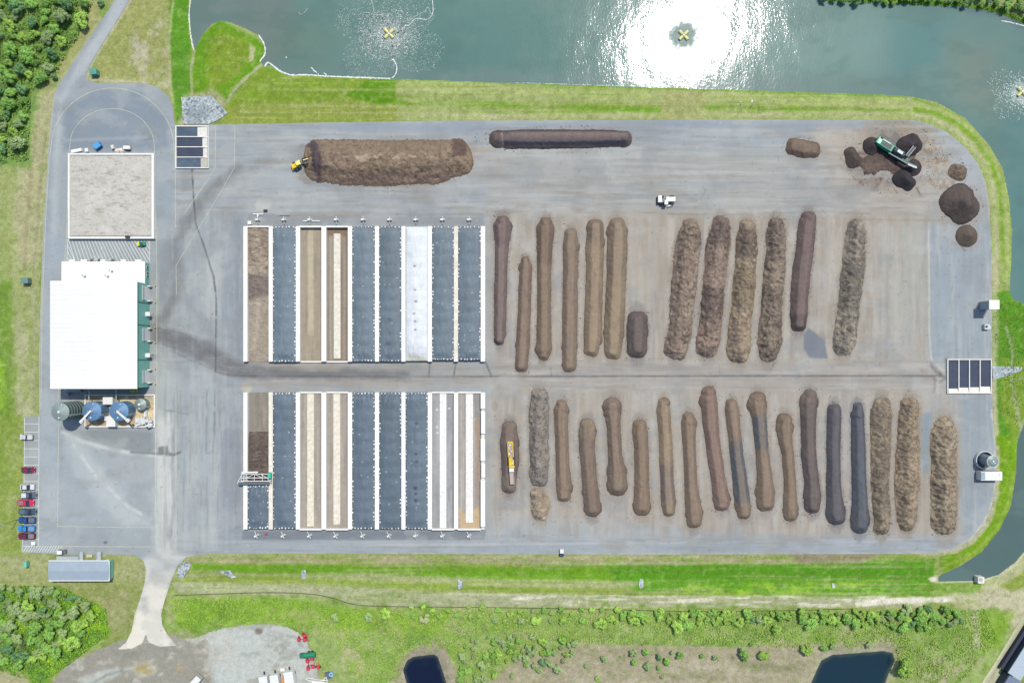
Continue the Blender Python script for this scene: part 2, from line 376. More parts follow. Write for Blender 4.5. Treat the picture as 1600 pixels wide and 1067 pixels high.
    p.poly([(950, 884), (1460, 874), (1460, 932), (1000, 928), (960, 905)], (92, 156, 30), .95, 4, 4)
    p.poly([(280, 868), (1290, 868), (1290, 880), (290, 880)], (184, 172, 142), .8, 2, 2, (30, 5, -.5, .1, 40))
    p.poly([(1222, 864), (1375, 864), (1345, 880), (1260, 882)], (150, 135, 112), .85, 3, 3)
    p.poly([(310, 896), (560, 896), (800, 905), (1000, 908), (990, 917), (700, 917), (420, 900)], (168, 176, 122), .9, 3, 2)
    p.line([(275, 905), (450, 903), (620, 912), (800, 922), (1000, 928), (1180, 927)], 6, (132, 160, 46), .85, 3, 1.5)
    p.poly([(265, 908), (500, 914), (700, 926), (1060, 932), (1440, 932), (1440, 949), (700, 949), (560, 946), (480, 930), (280, 927)], (174, 178, 142), .9, 2, 2)
    p.poly([(265, 870), (1480, 870), (1480, 950), (265, 950)], (184, 180, 148), .5, 3, 2, (150, 2.6, .05, .45, 50))
    p.poly([(265, 870), (1480, 870), (1480, 950), (265, 950)], (118, 160, 50), .45, 3, 2, (120, 3., .1, .5, 51))
    p.poly([(800, 930), (1440, 930), (1440, 948), (800, 948)], (228, 222, 204), .9, 3, 3, (36, 4, -.1, .3, 52))
    p.line([(1340, 943), (1400, 938), (1480, 936), (1550, 930)], 9, (232, 226, 210), 1, 2, 2); p.line([(700, 927), (900, 931), (1060, 932), (1230, 930)], 3, (220, 214, 190), .8, 2, 1.6, (40, 4, -.3, .2, 54))
    p.poly([(1050, 915), (1380, 905), (1380, 928), (1050, 928)], (165, 205, 60), .6, 4, 5, (14, 6, -.2, .3, 53))
    p.poly([(1470, 912), (1560, 900), (1600, 870), (1700, 800), (1700, 960), (1500, 960)], (186, 188, 140), .9, 4, 4)
    p.poly([(1520, 925), (1700, 905), (1700, 985), (1590, 990), (1550, 960)], (200, 194, 162), .9, 6, 6)
    p.poly([(1565, 915), (1600, 890), (1640, 880), (1640, 905), (1580, 925)], (135, 160, 50), .8, 4, 4)
    p.poly([(1466, 908), (1540, 908), (1528, 925), (1400, 930)], (112, 155, 48), .8, 4, 4)
    p.poly([(1450, 903), (1464, 899), (1465, 909), (1455, 909)], (222, 214, 192), 1, 1.5, 1)
    p.line([(1462, 909), (1530, 907), (1562, 899), (1588, 880), (1604, 860)], 3, (205, 205, 175), .9, 1.2, .8)
    # southern scrub
    p.poly([(262, 928), (480, 933), (560, 950), (1440, 953), (1560, 950), (1600, 1000), (1520, 1300), (500, 1300), (400, 1067), (330, 985), (255, 985), (262, 950)], (150, 176, 96), .95, 3, 3)
    p.poly([(262, 935), (470, 938), (560, 955), (700, 960), (700, 990), (560, 985), (420, 972), (280, 982)], (136, 184, 42), .8, 6, 8)
    p.poly([(262, 928), (1560, 950), (1600, 1300), (500, 1300), (255, 985)], (178, 176, 130), .55, 3, 3, (30, 24, .05, .45, 60))
    p.poly([(262, 928), (1560, 950), (1600, 1300), (500, 1300), (255, 985)], (104, 150, 44), .6, 3, 3, (22, 20, .05, .45, 61))
    p.poly([(810, 1030), (900, 1008), (1300, 1006), (1390, 1000), (1400, 1020), (1290, 1025), (1262, 1070), (1250, 1300), (800, 1300), (760, 1067)], (172, 162, 138), .95, 6, 8)
    p.poly([(830, 1035), (1240, 1030), (1240, 1100), (830, 1100)], (190, 180, 158), .6, 6, 8, (26, 14, 0, .4, 62))
    p.line([(1160, 1040), (1240, 1045)], 12, (128, 135, 92), .6, 6, 4); p.line([(1050, 1055), (1130, 1058)], 9, (135, 138, 100), .6, 5, 4)
    p.line(PONDA[:7], 26, (172, 160, 136), .95, 4, 3); p.poly([(612, 1060), (640, 1010), (690, 1000), (722, 1067), (720, 1200), (600, 1200)], (170, 160, 138), .9, 4, 5)
    p.line([(1255, 1090), (1283, 1030), (1300, 1020), (1380, 1014), (1402, 1026), (1392, 1055), (1370, 1100)], 9, (186, 180, 154), .9, 3, 2)
    p.poly([(1400, 1010), (1480, 1030), (1470, 1300), (1360, 1300)], (150, 160, 98), .7, 10, 8)
    p.poly([(1440, 1040), (1510, 1020), (1520, 1100), (1440, 1100)], (186, 174, 150), .8, 8, 10, (16, 12, -.2, .3, 63))
    p.poly([(1518, 950), (1530, 950), (1536, 1010), (1520, 1010)], (196, 190, 168), .85, 4, 4); p.poly([(1530, 955), (1585, 955), (1560, 1010), (1535, 1020)], (130, 172, 46), .85, 5, 4)
    p.poly([(525, 985), (560, 985), (575, 1067), (560, 1200), (540, 1067)], (196, 184, 150), .75, 6, 8, (14, 18, -.3, .3, 64))
    p.poly([(-60, 920), (90, 920), (165, 950), (170, 990), (110, 1035), (70, 1067), (60, 1300), (-300, 1300), (-300, 920)], (102, 146, 46), .95, 5, 6)
    p.poly([(105, 930), (160, 945), (168, 985), (150, 1005), (110, 1030), (75, 1060), (50, 1050), (110, 985)], (138, 190, 30), .85, 6, 6)
    p.poly([(-60, 1048), (40, 1048), (60, 1100), (-60, 1100)], (186, 176, 140), .9, 4, 4)
    p.poly([(1360, -300), (1800, -300), (1800, 160), (1640, 50), (1540, 12), (1380, 2)], (150, 162, 104), .8, 4, 4)
    p.line([(1290, 0), (1420, 4), (1520, 10), (1560, 18), (1610, 40)], 8, (96, 150, 28), .95, 3, 1)
    # bank wetness line
    p.all((190, 192, 152), .32, (7, 6, .1, .5, 92)); p.all((112, 138, 62), .3, (8, 7, .1, .5, 93))
    g_ = p.c.mean(1, keepdims=True); p.c = (g_ + (p.c - g_) * .93) * 1.0
    return alb(np.clip(p.c + (fbm(x, y, 5, 5, 3, 90) * 11)[:, None], 0, 255))

def axis(lo, hi, step, far):
    a = list(np.arange(lo, hi + .1, step)); s_ = step; v = a[-1]; r = []
    while v < far: s_ *= 1.18; v += s_; r.append(v)
    s_ = step; v = a[0]; l = []
    while v > -far: s_ *= 1.18; v -= s_; l.append(v)
    return np.array(l[::-1] + a + r)
gx = axis(-60, 1660, 2.0, 22000); gy = axis(-50, 1120, 2.0, 22000)
X, Y = np.meshgrid(gx, gy); x = X.ravel(); y = Y.ravel()
z = terrain(x, y)
wx, wy = R(x, y, z); nx_, ny_ = len(gx), len(gy)
idx = np.arange(nx_ * ny_).reshape(ny_, nx_)
F = np.stack([idx[1:, :-1], idx[1:, 1:], idx[:-1, 1:], idx[:-1, :-1]], -1).reshape(-1, 4)
tag(npmesh('ground', np.stack([wx, wy, z], 1), F, M_GROUND, paint_ground(x, y)), 'grassy ground with green and straw coloured strips around the paved yard', kind='structure')

def sheet(name, poly, zf, step, paint, mtl, kind='structure', label=None, rag=0, parent=None):
    A = np.array(poly); a = np.arange(A[:, 0].min() - step, A[:, 0].max() + step * 2, step); b = np.arange(A[:, 1].min() - step, A[:, 1].max() + step * 2, step)
    X, Y = np.meshgrid(a, b); x = X.ravel().copy(); y = Y.ravel().copy(); n, m = len(a), len(b)
    d, qx, qy = segd(x, y, poly, True); ins = inside(x, y, poly); sd = np.where(ins, d, -d)
    if rag: sd = sd + fbm(x, y, 7, 7, 3, 5) * rag
    I = np.arange(n * m).reshape(m, n); F = np.stack([I[1:, :-1], I[1:, 1:], I[:-1, 1:], I[:-1, :-1]], -1).reshape(-1, 4)
    F = F[sd[F].mean(1) > 0]
    used = np.unique(F)
    if not rag:
        mv = np.zeros(len(x), bool); mv[used] = True; mv &= (sd < step * .45)
        x[mv] = qx[mv]; y[mv] = qy[mv]
    rm = np.full(len(x), -1); rm[used] = np.arange(len(used)); F = rm[F]; x = x[used]; y = y[used]
    z = zf(x, y) if callable(zf) else np.full(len(x), float(zf))
    wx, wy = R(x, y, z)
    o = npmesh(name, np.stack([wx, wy, z], 1), F, mtl, paint(x, y), parent)
    if kind: o['kind'] = kind
    if label: o['label'] = label
    return o

BR, BR2 = (138, 124, 112), (126, 112, 104); TN, TN2 = (150, 136, 118), (134, 120, 106); DK, DK2 = (112, 106, 106), (104, 98, 100); PU = (124, 112, 112)
RT, RT2 = (140, 126, 112), (122, 108, 98); GT, GT2 = (142, 130, 112), (118, 110, 100); SL = (98, 104, 114)
G1 = 'windrows in the upper row'; G2 = 'windrows in the lower row'
WR = [
 (G1, 'smooth purple brown windrow closest to the upper bunkers', [(785, 348, 11), (785, 356, 14), (785, 368, 13), (784.5, 382, 10.5), (782, 450, 10), (781, 520, 9.5), (780, 532, 7)], 0, (126, 114, 112), (116, 104, 104), []),
 (G1, 'slim brown windrow starting lower, second from the upper bunkers', [(821.5, 408, 7), (822, 418, 10), (819, 480, 10), (817, 540, 10.5), (815, 571, 10.5)], 0, BR, BR2, []),
 (G1, 'brown windrow with a ragged swollen head, third in upper row', [(853, 350, 10), (852, 360, 14), (851, 385, 13), (850.5, 412, 11.5), (850, 480, 11), (849.5, 545, 12.5), (849, 554, 9)], 0, TN2, BR, [(0, .28, (122, 106, 96))]),
 (G1, 'evenly wide grey brown windrow, fourth in upper row', [(892, 368, 10), (892, 385, 12.5), (891, 450, 12), (890, 540, 12), (889, 570, 11)], 0, BR, (134, 122, 112), [(0, .1, (140, 128, 112))]),
 (G1, 'light tan windrow touching its wider right neighbour', [(930, 356, 13), (929.5, 380, 14), (928, 450, 14), (926, 530, 14), (924, 545, 12)], 0, TN, BR, [(0, .12, BR2)]),
 (G1, 'widest smooth tan windrow, beside the short dark oval heap', [(964, 354, 13), (965, 364, 15.5), (964, 400, 16), (962, 450, 16), (959, 520, 16), (957, 548, 13)], 0, TN, TN2, [(0, .12, BR), (.2, .4, BR)]),
 (None, 'short dark grey oval heap standing alone right of the smooth windrows', [(996, 503, 16), (996, 515, 17), (995, 543, 16.5)], 0, (110, 102, 100), (100, 94, 94), []),
 (G1, 'coarse tan windrow next to the dark oval heap', [(1079, 358, 14), (1077, 370, 19), (1074, 385, 20), (1070, 420, 20), (1066, 470, 19), (1062, 520, 19), (1057, 543, 18)], .55, RT, RT2, [(0, .12, BR)]),
 (G1, 'coarse brown windrow with a domed purple head, second rough one', [(1127, 353, 14), (1126, 362, 17), (1123, 380, 18), (1117, 430, 18), (1111, 490, 18), (1107, 530, 18), (1105, 543, 16)], .5, (136, 120, 108), RT2, [(0, .14, (112, 100, 98)), (.55, .75, (112, 100, 96))]),
 (G1, 'coarse yellowish tan windrow in the middle of the four rough ones', [(1168, 358, 14), (1167, 370, 16), (1163, 430, 17), (1158, 490, 17), (1154, 540, 19), (1152.5, 552, 16)], .5, (144, 130, 110), RT2, [(.05, .2, (114, 102, 96)), (.35, .6, (148, 134, 112))]),
 (G1, 'coarse dark streaked windrow, last of the four rough ones together', [(1213, 354, 13), (1212.5, 366, 16), (1210, 420, 16), (1206, 470, 17), (1202, 530, 18.5), (1200, 551, 15)], .6, (130, 118, 104), (104, 94, 88), []),
 (G1, 'smooth dark brown windrow ending beside the blue grey puddle stain', [(1263, 343, 12), (1261, 352, 14), (1256, 400, 14.5), (1250, 450, 14.5), (1248, 490, 14), (1247.5, 506, 12)], 0, (120, 108, 106), (112, 100, 98), [(.93, 1, (88, 82, 82))]),
 (G1, 'coarse windrow with grey white bristles, easternmost of upper row', [(1337, 357, 15), (1337.5, 370, 17.5), (1336, 390, 18), (1330, 440, 18), (1324, 490, 18), (1319, 530, 18), (1316, 541, 15)], .55, (146, 137, 122), (110, 104, 98), [(.3, .7, (126, 120, 110))]),
 (G2, 'short brown windrow under the yellow machine', [(796, 670, 12), (796, 690, 14), (797, 720, 14), (795.5, 745, 12), (795, 760, 11)], 0, (118, 108, 104), (128, 116, 108), [(0, .2, BR), (.85, 1, (142, 130, 118))]),
 (G2, 'grey bristly straight windrow right of the yellow machine', [(842.5, 621, 14), (842, 640, 15), (841.5, 700, 15.5), (841, 746, 14)], .35, (132, 124, 114), (120, 114, 108), []),
 (None, 'pale lumpy heap just below the grey bristly windrow', [(841, 774, 12), (844, 787, 15), (843, 801, 13)], .5, (158, 144, 124), (136, 122, 108), []),
 (G2, 'smooth brown windrow with a small knobbed head beside the grey one', [(878, 634, 9), (877, 642, 11.5), (877, 660, 10.5), (878, 720, 10.5), (881, 760, 12), (881, 773, 10.5)], 0, BR, TN2, []),
 (G2, 'bent brown windrow with ragged top, starting lower than its neighbours', [(917, 666, 12), (918, 674, 14), (917, 700, 12), (920, 740, 12), (923, 770, 13), (925, 793, 13)], 0, BR2, BR, [(0, .12, TN)]),
 (G2, 'club-shaped windrow with broad head and round swollen foot', [(956, 635, 14), (957, 645, 13.5), (959, 670, 11), (961, 710, 11.5), (964, 735, 15), (965, 757, 15.5)], 0, BR, BR2, [(.72, 1, (130, 118, 106))]),
 (G2, 'straight tan brown windrow with notched flared foot', [(999.5, 666, 11), (1000, 675, 12), (1002, 700, 11), (1003, 760, 11.5), (1003, 790, 13.5)], 0, TN2, BR, []),
 (G2, 'slender yellowish brown windrow in the middle of the lower row', [(1037, 631, 9), (1037, 642, 11), (1039, 680, 10.5), (1042, 740, 10.5), (1044, 785, 11.5), (1044.5, 796, 10)], 0, TN, BR, [(.6, .9, PU)]),
 (G2, 'brown windrow starting low with a rounded foot reaching farthest down', [(1075.5, 653, 9), (1076, 662, 11.5), (1077, 700, 10), (1080, 760, 10.5), (1084, 800, 14), (1084, 813, 12)], 0, BR, TN2, []),
 (G2, 'reddish brown slanting windrow starting highest in the lower row', [(1107, 615, 11), (1107, 625, 13), (1110, 660, 12), (1116, 710, 11.5), (1123, 755, 11.5), (1127, 780, 13.5), (1127, 786, 12)], 0, (138, 120, 112), BR2, []),
 (G2, 'slanting windrow brown above and slate blue below', [(1143, 632, 9), (1144, 642, 11), (1149, 690, 11), (1155, 740, 11.5), (1161, 790, 13), (1162, 800, 11)], 0, BR, TN2, [(.38, .88, SL)]),
 (G2, 'bone-shaped windrow with bulbous ends and slate middle', [(1183, 626, 13), (1183.5, 634, 14.5), (1186, 652, 11.5), (1190, 700, 10.5), (1194, 740, 12), (1195, 765, 15), (1195.5, 784, 14)], 0, BR, TN2, [(.16, .46, SL)]),
 (G2, 'thin bone-shaped tan windrow starting low between two dark ones', [(1226, 660, 12.5), (1225.5, 668, 13.5), (1227, 688, 11), (1231, 710, 9.5), (1234, 760, 9.5), (1235, 795, 12), (1235, 803, 11)], 0, TN2, BR, []),
 (G2, 'dark brown curved windrow with a hooked double head', [(1265, 620, 11), (1263, 628, 14), (1263, 660, 12), (1263, 710, 12), (1268, 750, 11.5), (1269, 775, 14.5), (1268.5, 789, 13)], 0, (112, 104, 102), DK2, [(0, .1, BR2)]),
 (G2, 'charcoal smooth windrow with squared ends and flared foot', [(1303, 642, 11), (1303, 655, 11.5), (1302, 700, 11), (1303, 770, 12), (1305, 800, 15), (1306.5, 806, 14)], 0, (104, 102, 106), (98, 96, 102), []),
 (G2, 'slate blue smooth windrow with pointed top beside the rough ones', [(1340, 637, 8), (1340, 650, 10.5), (1341, 700, 11), (1343, 770, 12), (1344, 810, 15), (1343, 818, 14)], 0, (98, 102, 110), (102, 100, 106), []),
 (G2, 'rough mottled brown windrow next to the slate blue one', [(1378, 635, 14), (1377, 650, 16.5), (1376, 700, 14.5), (1375, 760, 13), (1377, 810, 14), (1377, 822, 13)], .55, (134, 122, 104), (112, 104, 94), []),
 (G2, 'rough tan windrow with a dark torn left side', [(1421, 636, 14.5), (1420, 655, 16), (1418, 700, 18), (1417, 760, 19), (1417, 805, 17), (1416.5, 816, 14)], .6, (144, 130, 110), (124, 112, 98), []),
 (G2, 'broadest coarse straw-coloured windrow at the right end of lower row', [(1475, 668, 17), (1475, 680, 20), (1474, 700, 21), (1475, 770, 21), (1475, 815, 20.5)], .8, (150, 138, 118), (126, 114, 100), []),
]
# ------------------------------------------------------------------ paved yard
def paint_pave(x, y):
    p = Paint(x, y, (162, 170, 174))
    p.all((174, 180, 182), .6, (90, 60, -.1, .4, 1)); p.all((150, 158, 166), .5, (70, 90, 0, .4, 2))
    # dust spread under the windrows
    p.poly([(765, 325), (1445, 325), (1452, 560), (1480, 620), (1500, 640), (1500, 842), (1100, 835), (770, 815)], (172, 164, 153), .95, 14, 12, None, 60)
    p.poly([(780, 335), (1440, 340), (1445, 560), (780, 560)], (176, 169, 158), .7, 16, 12, (26, 200, -.4, .3, 9)); p.poly([(1370, 345), (1450, 345), (1450, 560), (1370, 560)], (170, 172, 166), .7, 14, 6)
    p.poly([(380, 565), (1470, 565), (1470, 605), (380, 605)], (170, 164, 157), .95, 9, 5, (120, 12, -.7, .1, 4))
    p.poly([(1290, 195), (1490, 230), (1500, 380), (1420, 330), (1280, 320), (1230, 250)], (178, 170, 160), .85, 12, 14)
    p.poly([(760, 235), (1300, 235), (1300, 330), (760, 330)], (168, 167, 163), .85, 12, 8)
    p.poly([(340, 195), (1430, 189), (1430, 203), (340, 207)], (150, 160, 172), .8, 4, 2)
    p.poly([(340, 290), (760, 296), (760, 340), (350, 345)], (164, 168, 170), .8, 10, 6)
    p.poly([(1452, 350), (1549, 350), (1549, 560), (1455, 560)], (156, 166, 174), .9, 5, 6)
    p.poly([(1500, 300), (1546, 300), (1549, 400), (1500, 400)], (158, 168, 176), .8, 8, 4)
    p.poly([(1504, 625), (1552, 625), (1556, 770), (1530, 820), (1505, 850), (1502, 700)], (152, 163, 172), .9, 7, 5)
    p.poly([(1300, 840), (1520, 838), (1480, 862), (1300, 864)], (156, 166, 174), .8, 6, 3)
    p.poly([(280, 838), (1480, 842), (1470, 863), (290, 862)], (160, 168, 174), .85, 4, 3)
    p.line([(330, 852), (760, 850), (1200, 846), (1430, 846)], 3, (192, 192, 190), .7, 2, 1, (80, 6, -.3, .3, 5))
    # wheel dust on the west side
    p.poly([(242, 470), (345, 400), (375, 590), (380, 860), (242, 868)], (170, 178, 180), .85, 14, 10, None, 40)
    p.poly([(66, 470), (78, 470), (90, 650), (92, 865), (40, 865), (60, 660)], (168, 178, 184), .85, 5, 2)
    p.poly([(62, 650), (36, 652), (34, 862), (60, 862)], (166, 172, 172), .8, 3, 1)
    p.line([(185, 20), (150, 72), (120, 115), (95, 160), (88, 250), (82, 400)], 10, (178, 186, 190), .8, 6, 3)
    p.line([(190, 0), (170, 40), (140, 85), (125, 110)], 16, (182, 188, 192), .8, 5, 2)
    p.poly([(100, 170), (150, 140), (220, 145), (262, 185), (265, 230), (240, 235), (100, 235)], (134, 146, 158), .9, 8, 4)
    p.poly([(66, 360), (105, 372), (100, 410), (78, 440), (64, 440)], (160, 172, 182), .6, 5, 3)
    p.poly([(240, 240), (272, 240), (272, 520), (240, 520)], (150, 162, 170), .7, 6, 3)
    p.poly([(375, 325), (384, 340), (384, 600), (374, 620), (340, 600), (345, 420)], (146, 154, 164), .8, 9, 5)
    p.poly([(340, 610), (378, 612), (378, 855), (345, 850)], (146, 154, 165), .8, 9, 6)
    p.poly([(92, 668), (240, 675), (272, 705), (200, 706), (110, 682)], (142, 150, 153), .95, 3, 2)
    p.poly([(100, 695), (150, 700), (200, 760), (210, 820), (95, 820)], (164, 174, 180), .8, 10, 6)
    p.line([(100, 676), (130, 690), (180, 704), (265, 714)], 6, (204, 208, 206), .95, 3, 1.5); p.poly([(98, 676), (120, 680), (150, 720), (215, 800), (240, 822), (190, 822), (120, 740)], (190, 197, 198), .7, 9, 6)
    p.line([(112, 690), (150, 745), (200, 790), (235, 812)], 5, (206, 210, 208), .85, 2.5, 1.5, (18, 18, -.4, .2, 7))
    p.line([(102, 700), (160, 790)], 14, (176, 184, 188), .5, 7, 3)
    # pale driveway running south
    p.poly([(243, 640), (274, 640), (274, 860), (300, 868), (275, 890), (262, 930), (256, 965), (290, 1015), (180, 1020), (208, 960), (226, 905), (222, 876), (242, 862)], (206, 208, 203), .92, 8, 4)
    p.poly([(232, 900), (272, 890), (262, 930), (256, 965), (285, 1015), (185, 1020), (212, 960)], (226, 222, 210), .95, 6, 4); p.poly([(196, 960), (262, 945), (262, 992), (276, 1008), (183, 1014)], (232, 226, 212), .9, 6, 3)
    p.line([(228, 890), (216, 938), (208, 975)], 3, (206, 196, 180), .8, 2, 1)
    p.poly([(246, 470), (272, 480), (272, 640), (246, 640)], (176, 182, 182), .8, 7, 4)
    p.poly([(240, 60), (1, 1), (2, 2)], (0, 0, 0), 0)
    # brown haul dirt fan from the bunkers
    p.poly([(236, 505), (262, 515), (330, 535), (380, 568), (470, 575), (640, 580), (640, 592), (420, 592), (360, 586), (330, 572), (262, 540), (238, 532)], (122, 123, 126), .85, 6, 5)
    p.line([(238, 508), (262, 500), (285, 440), (268, 390), (300, 340), (345, 285), (420, 250)], 17, (132, 134, 137), .6, 9, 4)
    p.line([(240, 528), (300, 545), (350, 575)], 34, (128, 130, 134), .55, 12, 6, None, 14); p.line([(290, 330), (262, 400), (250, 500)], 22, (138, 141, 145), .5, 10, 5, None, 14); p.line([(300, 470), (330, 520), (345, 570)], 20, (140, 143, 147), .5, 9, 5, None, 12); p.line([(372, 345), (372, 560)], 12, (132, 138, 146), .5, 6, 4); p.line([(370, 640), (370, 830)], 16, (134, 140, 148), .5, 7, 4)
    p.line([(250, 520), (285, 430), (276, 400)], 9, (122, 124, 128), .5, 6, 3)
    p.line([(390, 210), (450, 240)], 36, (158, 162, 164), .6, 16, 6)
    p.poly([(280, 265), (304, 265), (300, 295), (284, 300)], (140, 146, 150), .7, 3, 2)
    # cracks and drainage lines
    D = (88, 90, 94)
    p.line([(300, 264), (302, 300), (304, 344), (318, 385), (332, 430), (338, 460), (336, 580)], 1.4, D, .75, 1.1, .6, (9, 9, -.5, .1, 6))
    p.line([(336, 580), (352, 585), (380, 588)], 2.4, D, .75, 1.2, .8); p.line([(336, 582), (335, 690)], 1.6, D, .6, 1.1, .8, (8, 16, -.4, .1, 8)); p.line([(323, 610), (322, 705)], 1.6, (110, 112, 112), .6, 1.4, .8, (8, 14, -.1, .3, 4))
    p.line([(380, 588.5), (800, 588), (1200, 587), (1470, 587)], 2., (112, 110, 108), .75, 1.4, .6, (50, 8, -.8, 0, 3))
    p.line([(380, 577), (640, 577), (840, 574)], 3, (150, 148, 146), .6, 2, 1)
    p.line([(672, 562), (670, 588)], 2.6, (98, 100, 104), .8, 1, .6); p.line([(713, 562), (709, 588)], 2.6, (98, 100, 104), .8, 1, .6); p.line([(757, 562), (768, 588)], 3, (98, 102, 110), .8, 1, .6); p.line([(860, 574), (862, 587)], 2, (110, 106, 100), .7, 1, .6)
    p.line([(255, 707), (272, 710), (282, 706)], 3.4, (92, 96, 94), .9, 1.5, 1); p.line([(205, 706), (268, 710)], 4, (120, 126, 126), .85, 2, 1)
    p.poly([(246, 698), (262, 696), (266, 709), (246, 710)], (122, 128, 125), .9, 2, 1.5)
    p.line([(258, 641), (268, 642), (295, 647)], 2, (124, 132, 134), .7, 1.2, 1); p.line([(267, 642), (268, 660)], 2, (134, 140, 142), .6, 1.2, .8)
    p.line([(245, 558), (300, 556), (330, 560)], 2.5, (130, 134, 138), .5, 2, 1); p.line([(240, 563), (280, 566), (330, 560)], 2, (128, 132, 138), .5, 2, 1)
    for xx in (268, 276, 284, 292, 306, 312):
        p.line([(xx, 410), (xx - 3, 520), (xx, 700)], 2.2, (150, 156, 158), .5, 1.6, 1, (6, 40, -.2, .3, xx))
    for xx in (256, 262, 300, 340, 356, 366):
        p.line([(xx, 440), (xx + 3, 640), (xx - 2, 840)], 3, (186, 192, 192), .4, 2.4, 1, (7, 60, -.2, .3, xx))
    for yy in (212, 232, 247, 268, 284, 300, 309, 318):
        p.line([(760, yy), (1000, yy + 2), (1260, yy - 1)], 2.5, (158, 162, 164) if yy % 2 else (190, 190, 186), .5, 2, 1, (70, 5, -.1, .35, yy))
    p.line([(700, 305), (860, 300), (1040, 306), (1180, 300), (1290, 302)], 1.6, (138, 136, 132), .6, 1.2, .8, (36, 6, -.1, .2, 5))
    p.line([(760, 335), (940, 332), (1130, 336), (1240, 332), (1340, 333), (1360, 334)], 1.8, (128, 124, 118), .6, 1.3, .8, (34, 6, -.1, .2, 15))
    p.line([(480, 288), (560, 296), (650, 300)], 7, (140, 142, 140), .5, 4, 2, (20, 8, -.2, .3, 5))
    p.line([(1350, 343), (1470, 345)], 2, (150, 140, 124), .8, 1.3, .6); p.line([(1451, 348), (1452, 520), (1455, 560), (1475, 580)], 2, (205, 204, 196), .8, 1.2, .6)
    p.poly([(1452, 563), (1460, 572), (1478, 590), (1466, 588), (1452, 572)], (92, 86, 80), .85, 2, 2); p.line([(1478, 560), (1480, 590), (1468, 596), (1460, 592)], 3, (104, 100, 96), .6, 2, 1.5)
    p.line([(1410, 588), (1478, 589)], 3, (132, 126, 116), .8, 2, 1.5); p.line([(1462, 594), (1459, 612)], 4, (112, 106, 100), .8, 2, 1.5)
    p.poly([(1462, 612), (1475, 600), (1482, 650), (1460, 650)], (176, 168, 162), .7, 4, 2)
    p.line([(1333, 565), (1365, 566)], 2, (150, 142, 130), .8, 1.2, .8); p.line([(1378, 522), (1362, 550)], 2, (148, 142, 132), .6, 1.5, 1)
    # between and around the windrows
    for xx, c_ in ((800, 1), (834, 1), (870, 0), (906, 1), (1020, 0), (1045, 1), (1100, 0), (1146, 1), (1188, 0), (1232, 1), (1285, 0), (1300, 1), (1375, 0), (1400, 1), (1425, 0)):
        p.line([(xx + 4, 345), (xx - 2, 560)], 9, (190, 185, 176) if c_ else (168, 168, 166), .5, 5, 2, (12, 60, -.4, .2, xx))
    for xx in (768, 820, 862, 900, 940, 980, 1020, 1060, 1092, 1135, 1170, 1212, 1250, 1288, 1322, 1360, 1398):
        p.line([(xx, 620), (xx + 3, 820)], 8, (164, 170, 176) if xx % 4 else (186, 182, 176), .55, 4, 2, (12, 50, -.3, .3, xx))
    p.poly([(1436, 650), (1456, 640), (1458, 740), (1440, 740)], (128, 152, 172), .75, 4, 3)
    p.poly([(1088, 370), (1098, 372), (1096, 404), (1088, 400)], (140, 158, 172), .8, 3, 2)
    p.poly([(1256, 520), (1264, 512), (1290, 530), (1294, 562), (1262, 560), (1256, 545)], (134, 143, 155), .95, 1.5, 2); p.line([(1262, 515), (1290, 528)], 6, (150, 142, 132), .7, 4, 3)
    p.line([(1270, 556), (1294, 560), (1280, 552)], 3, (186, 178, 164), .7, 1.5, 1.5)
    p.line([(795, 500), (806, 560)], 9, (160, 164, 170), .7, 4, 3)
    p.ell(941, 675, 7, 5, (150, 160, 176), .6); p.ell(773, 635, 5, 8, (158, 142, 126), .9, .3)
    p.poly([(1000, 820), (1100, 826), (1100, 845), (760, 842), (765, 800)], (172, 176, 178), .6, 8, 6)
    # screening place dirt
    p.ell(1392, 248, 74, 56, (166, 154, 138), .9, .35, .5, None, 18); p.ell(1365, 262, 38, 30, (118, 102, 92), .9, .35, .6, None, 12); p.ell(1395, 205, 56, 15, (154, 140, 124), .8, .4, .6, None, 8); p.ell(1392, 236, 34, 26, (104, 92, 86), .85, .35, .5, None, 10); p.ell(1330, 225, 14, 10, (170, 164, 158), .6)
    p.ell(1450, 252, 34, 30, (142, 124, 100), .85, .4, .5, (6, 7, -.15, .25, 60), 12); p.ell(1478, 282, 22, 16, (136, 120, 98), .7, .4, .5, (5, 5, -.1, .3, 61))
    p.ell(1300, 218, 46, 22, (184, 176, 164), .6, .5, .4)
    p.line([(1358, 292), (1382, 262)], 4, (186, 164, 142), .7, 1.5, 1); p.line([(1374, 294), (1392, 266)], 4, (186, 164, 142), .7, 1.5, 1); p.line([(1382, 250), (1366, 286)], 18, (132, 114, 104), .6, 5, 3)
    p.line([(1430, 212), (1442, 226)], 3, (92, 84, 82), .8, 1.5, 1); p.line([(1432, 294), (1438, 306)], 3, (110, 100, 92), .8, 1.5, 1)
    p.ell(640, 254, 150, 44, (158, 152, 146), .5, .2, .1); p.ell(480, 238, 16, 12, (132, 126, 122), .7, .4, .4); p.ell(484, 274, 15, 14, (142, 132, 126), .8, .4, .4)
    p.ell(738, 240, 14, 14, (150, 140, 130), .7, .5, .5); p.line([(735, 235), (775, 232)], 5, (170, 162, 146), .6, 3, 2)
    p.ell(880, 218, 118, 20, (150, 150, 150), .35, .2, .1)
    p.ell(1512, 322, 40, 34, (164, 158, 150), .6, .3, .2); p.ell(1512, 370, 25, 22, (160, 156, 150), .5, .3, .2); p.line([(1502, 384), (1508, 392)], 3, (120, 110, 100), .7, 1.5, 2)
    p.ell(236, 215, 6, 3.4, (96, 102, 108), .8, .3, .3)
    p.poly([(95, 218), (245, 212), (245, 216), (95, 222)], (170, 178, 184), .6, 3, 1)
    # strips beside bunkers
    p.poly([(378, 829), (760, 829), (756, 843), (378, 843)], (122, 130, 140), .9, 2, .5)
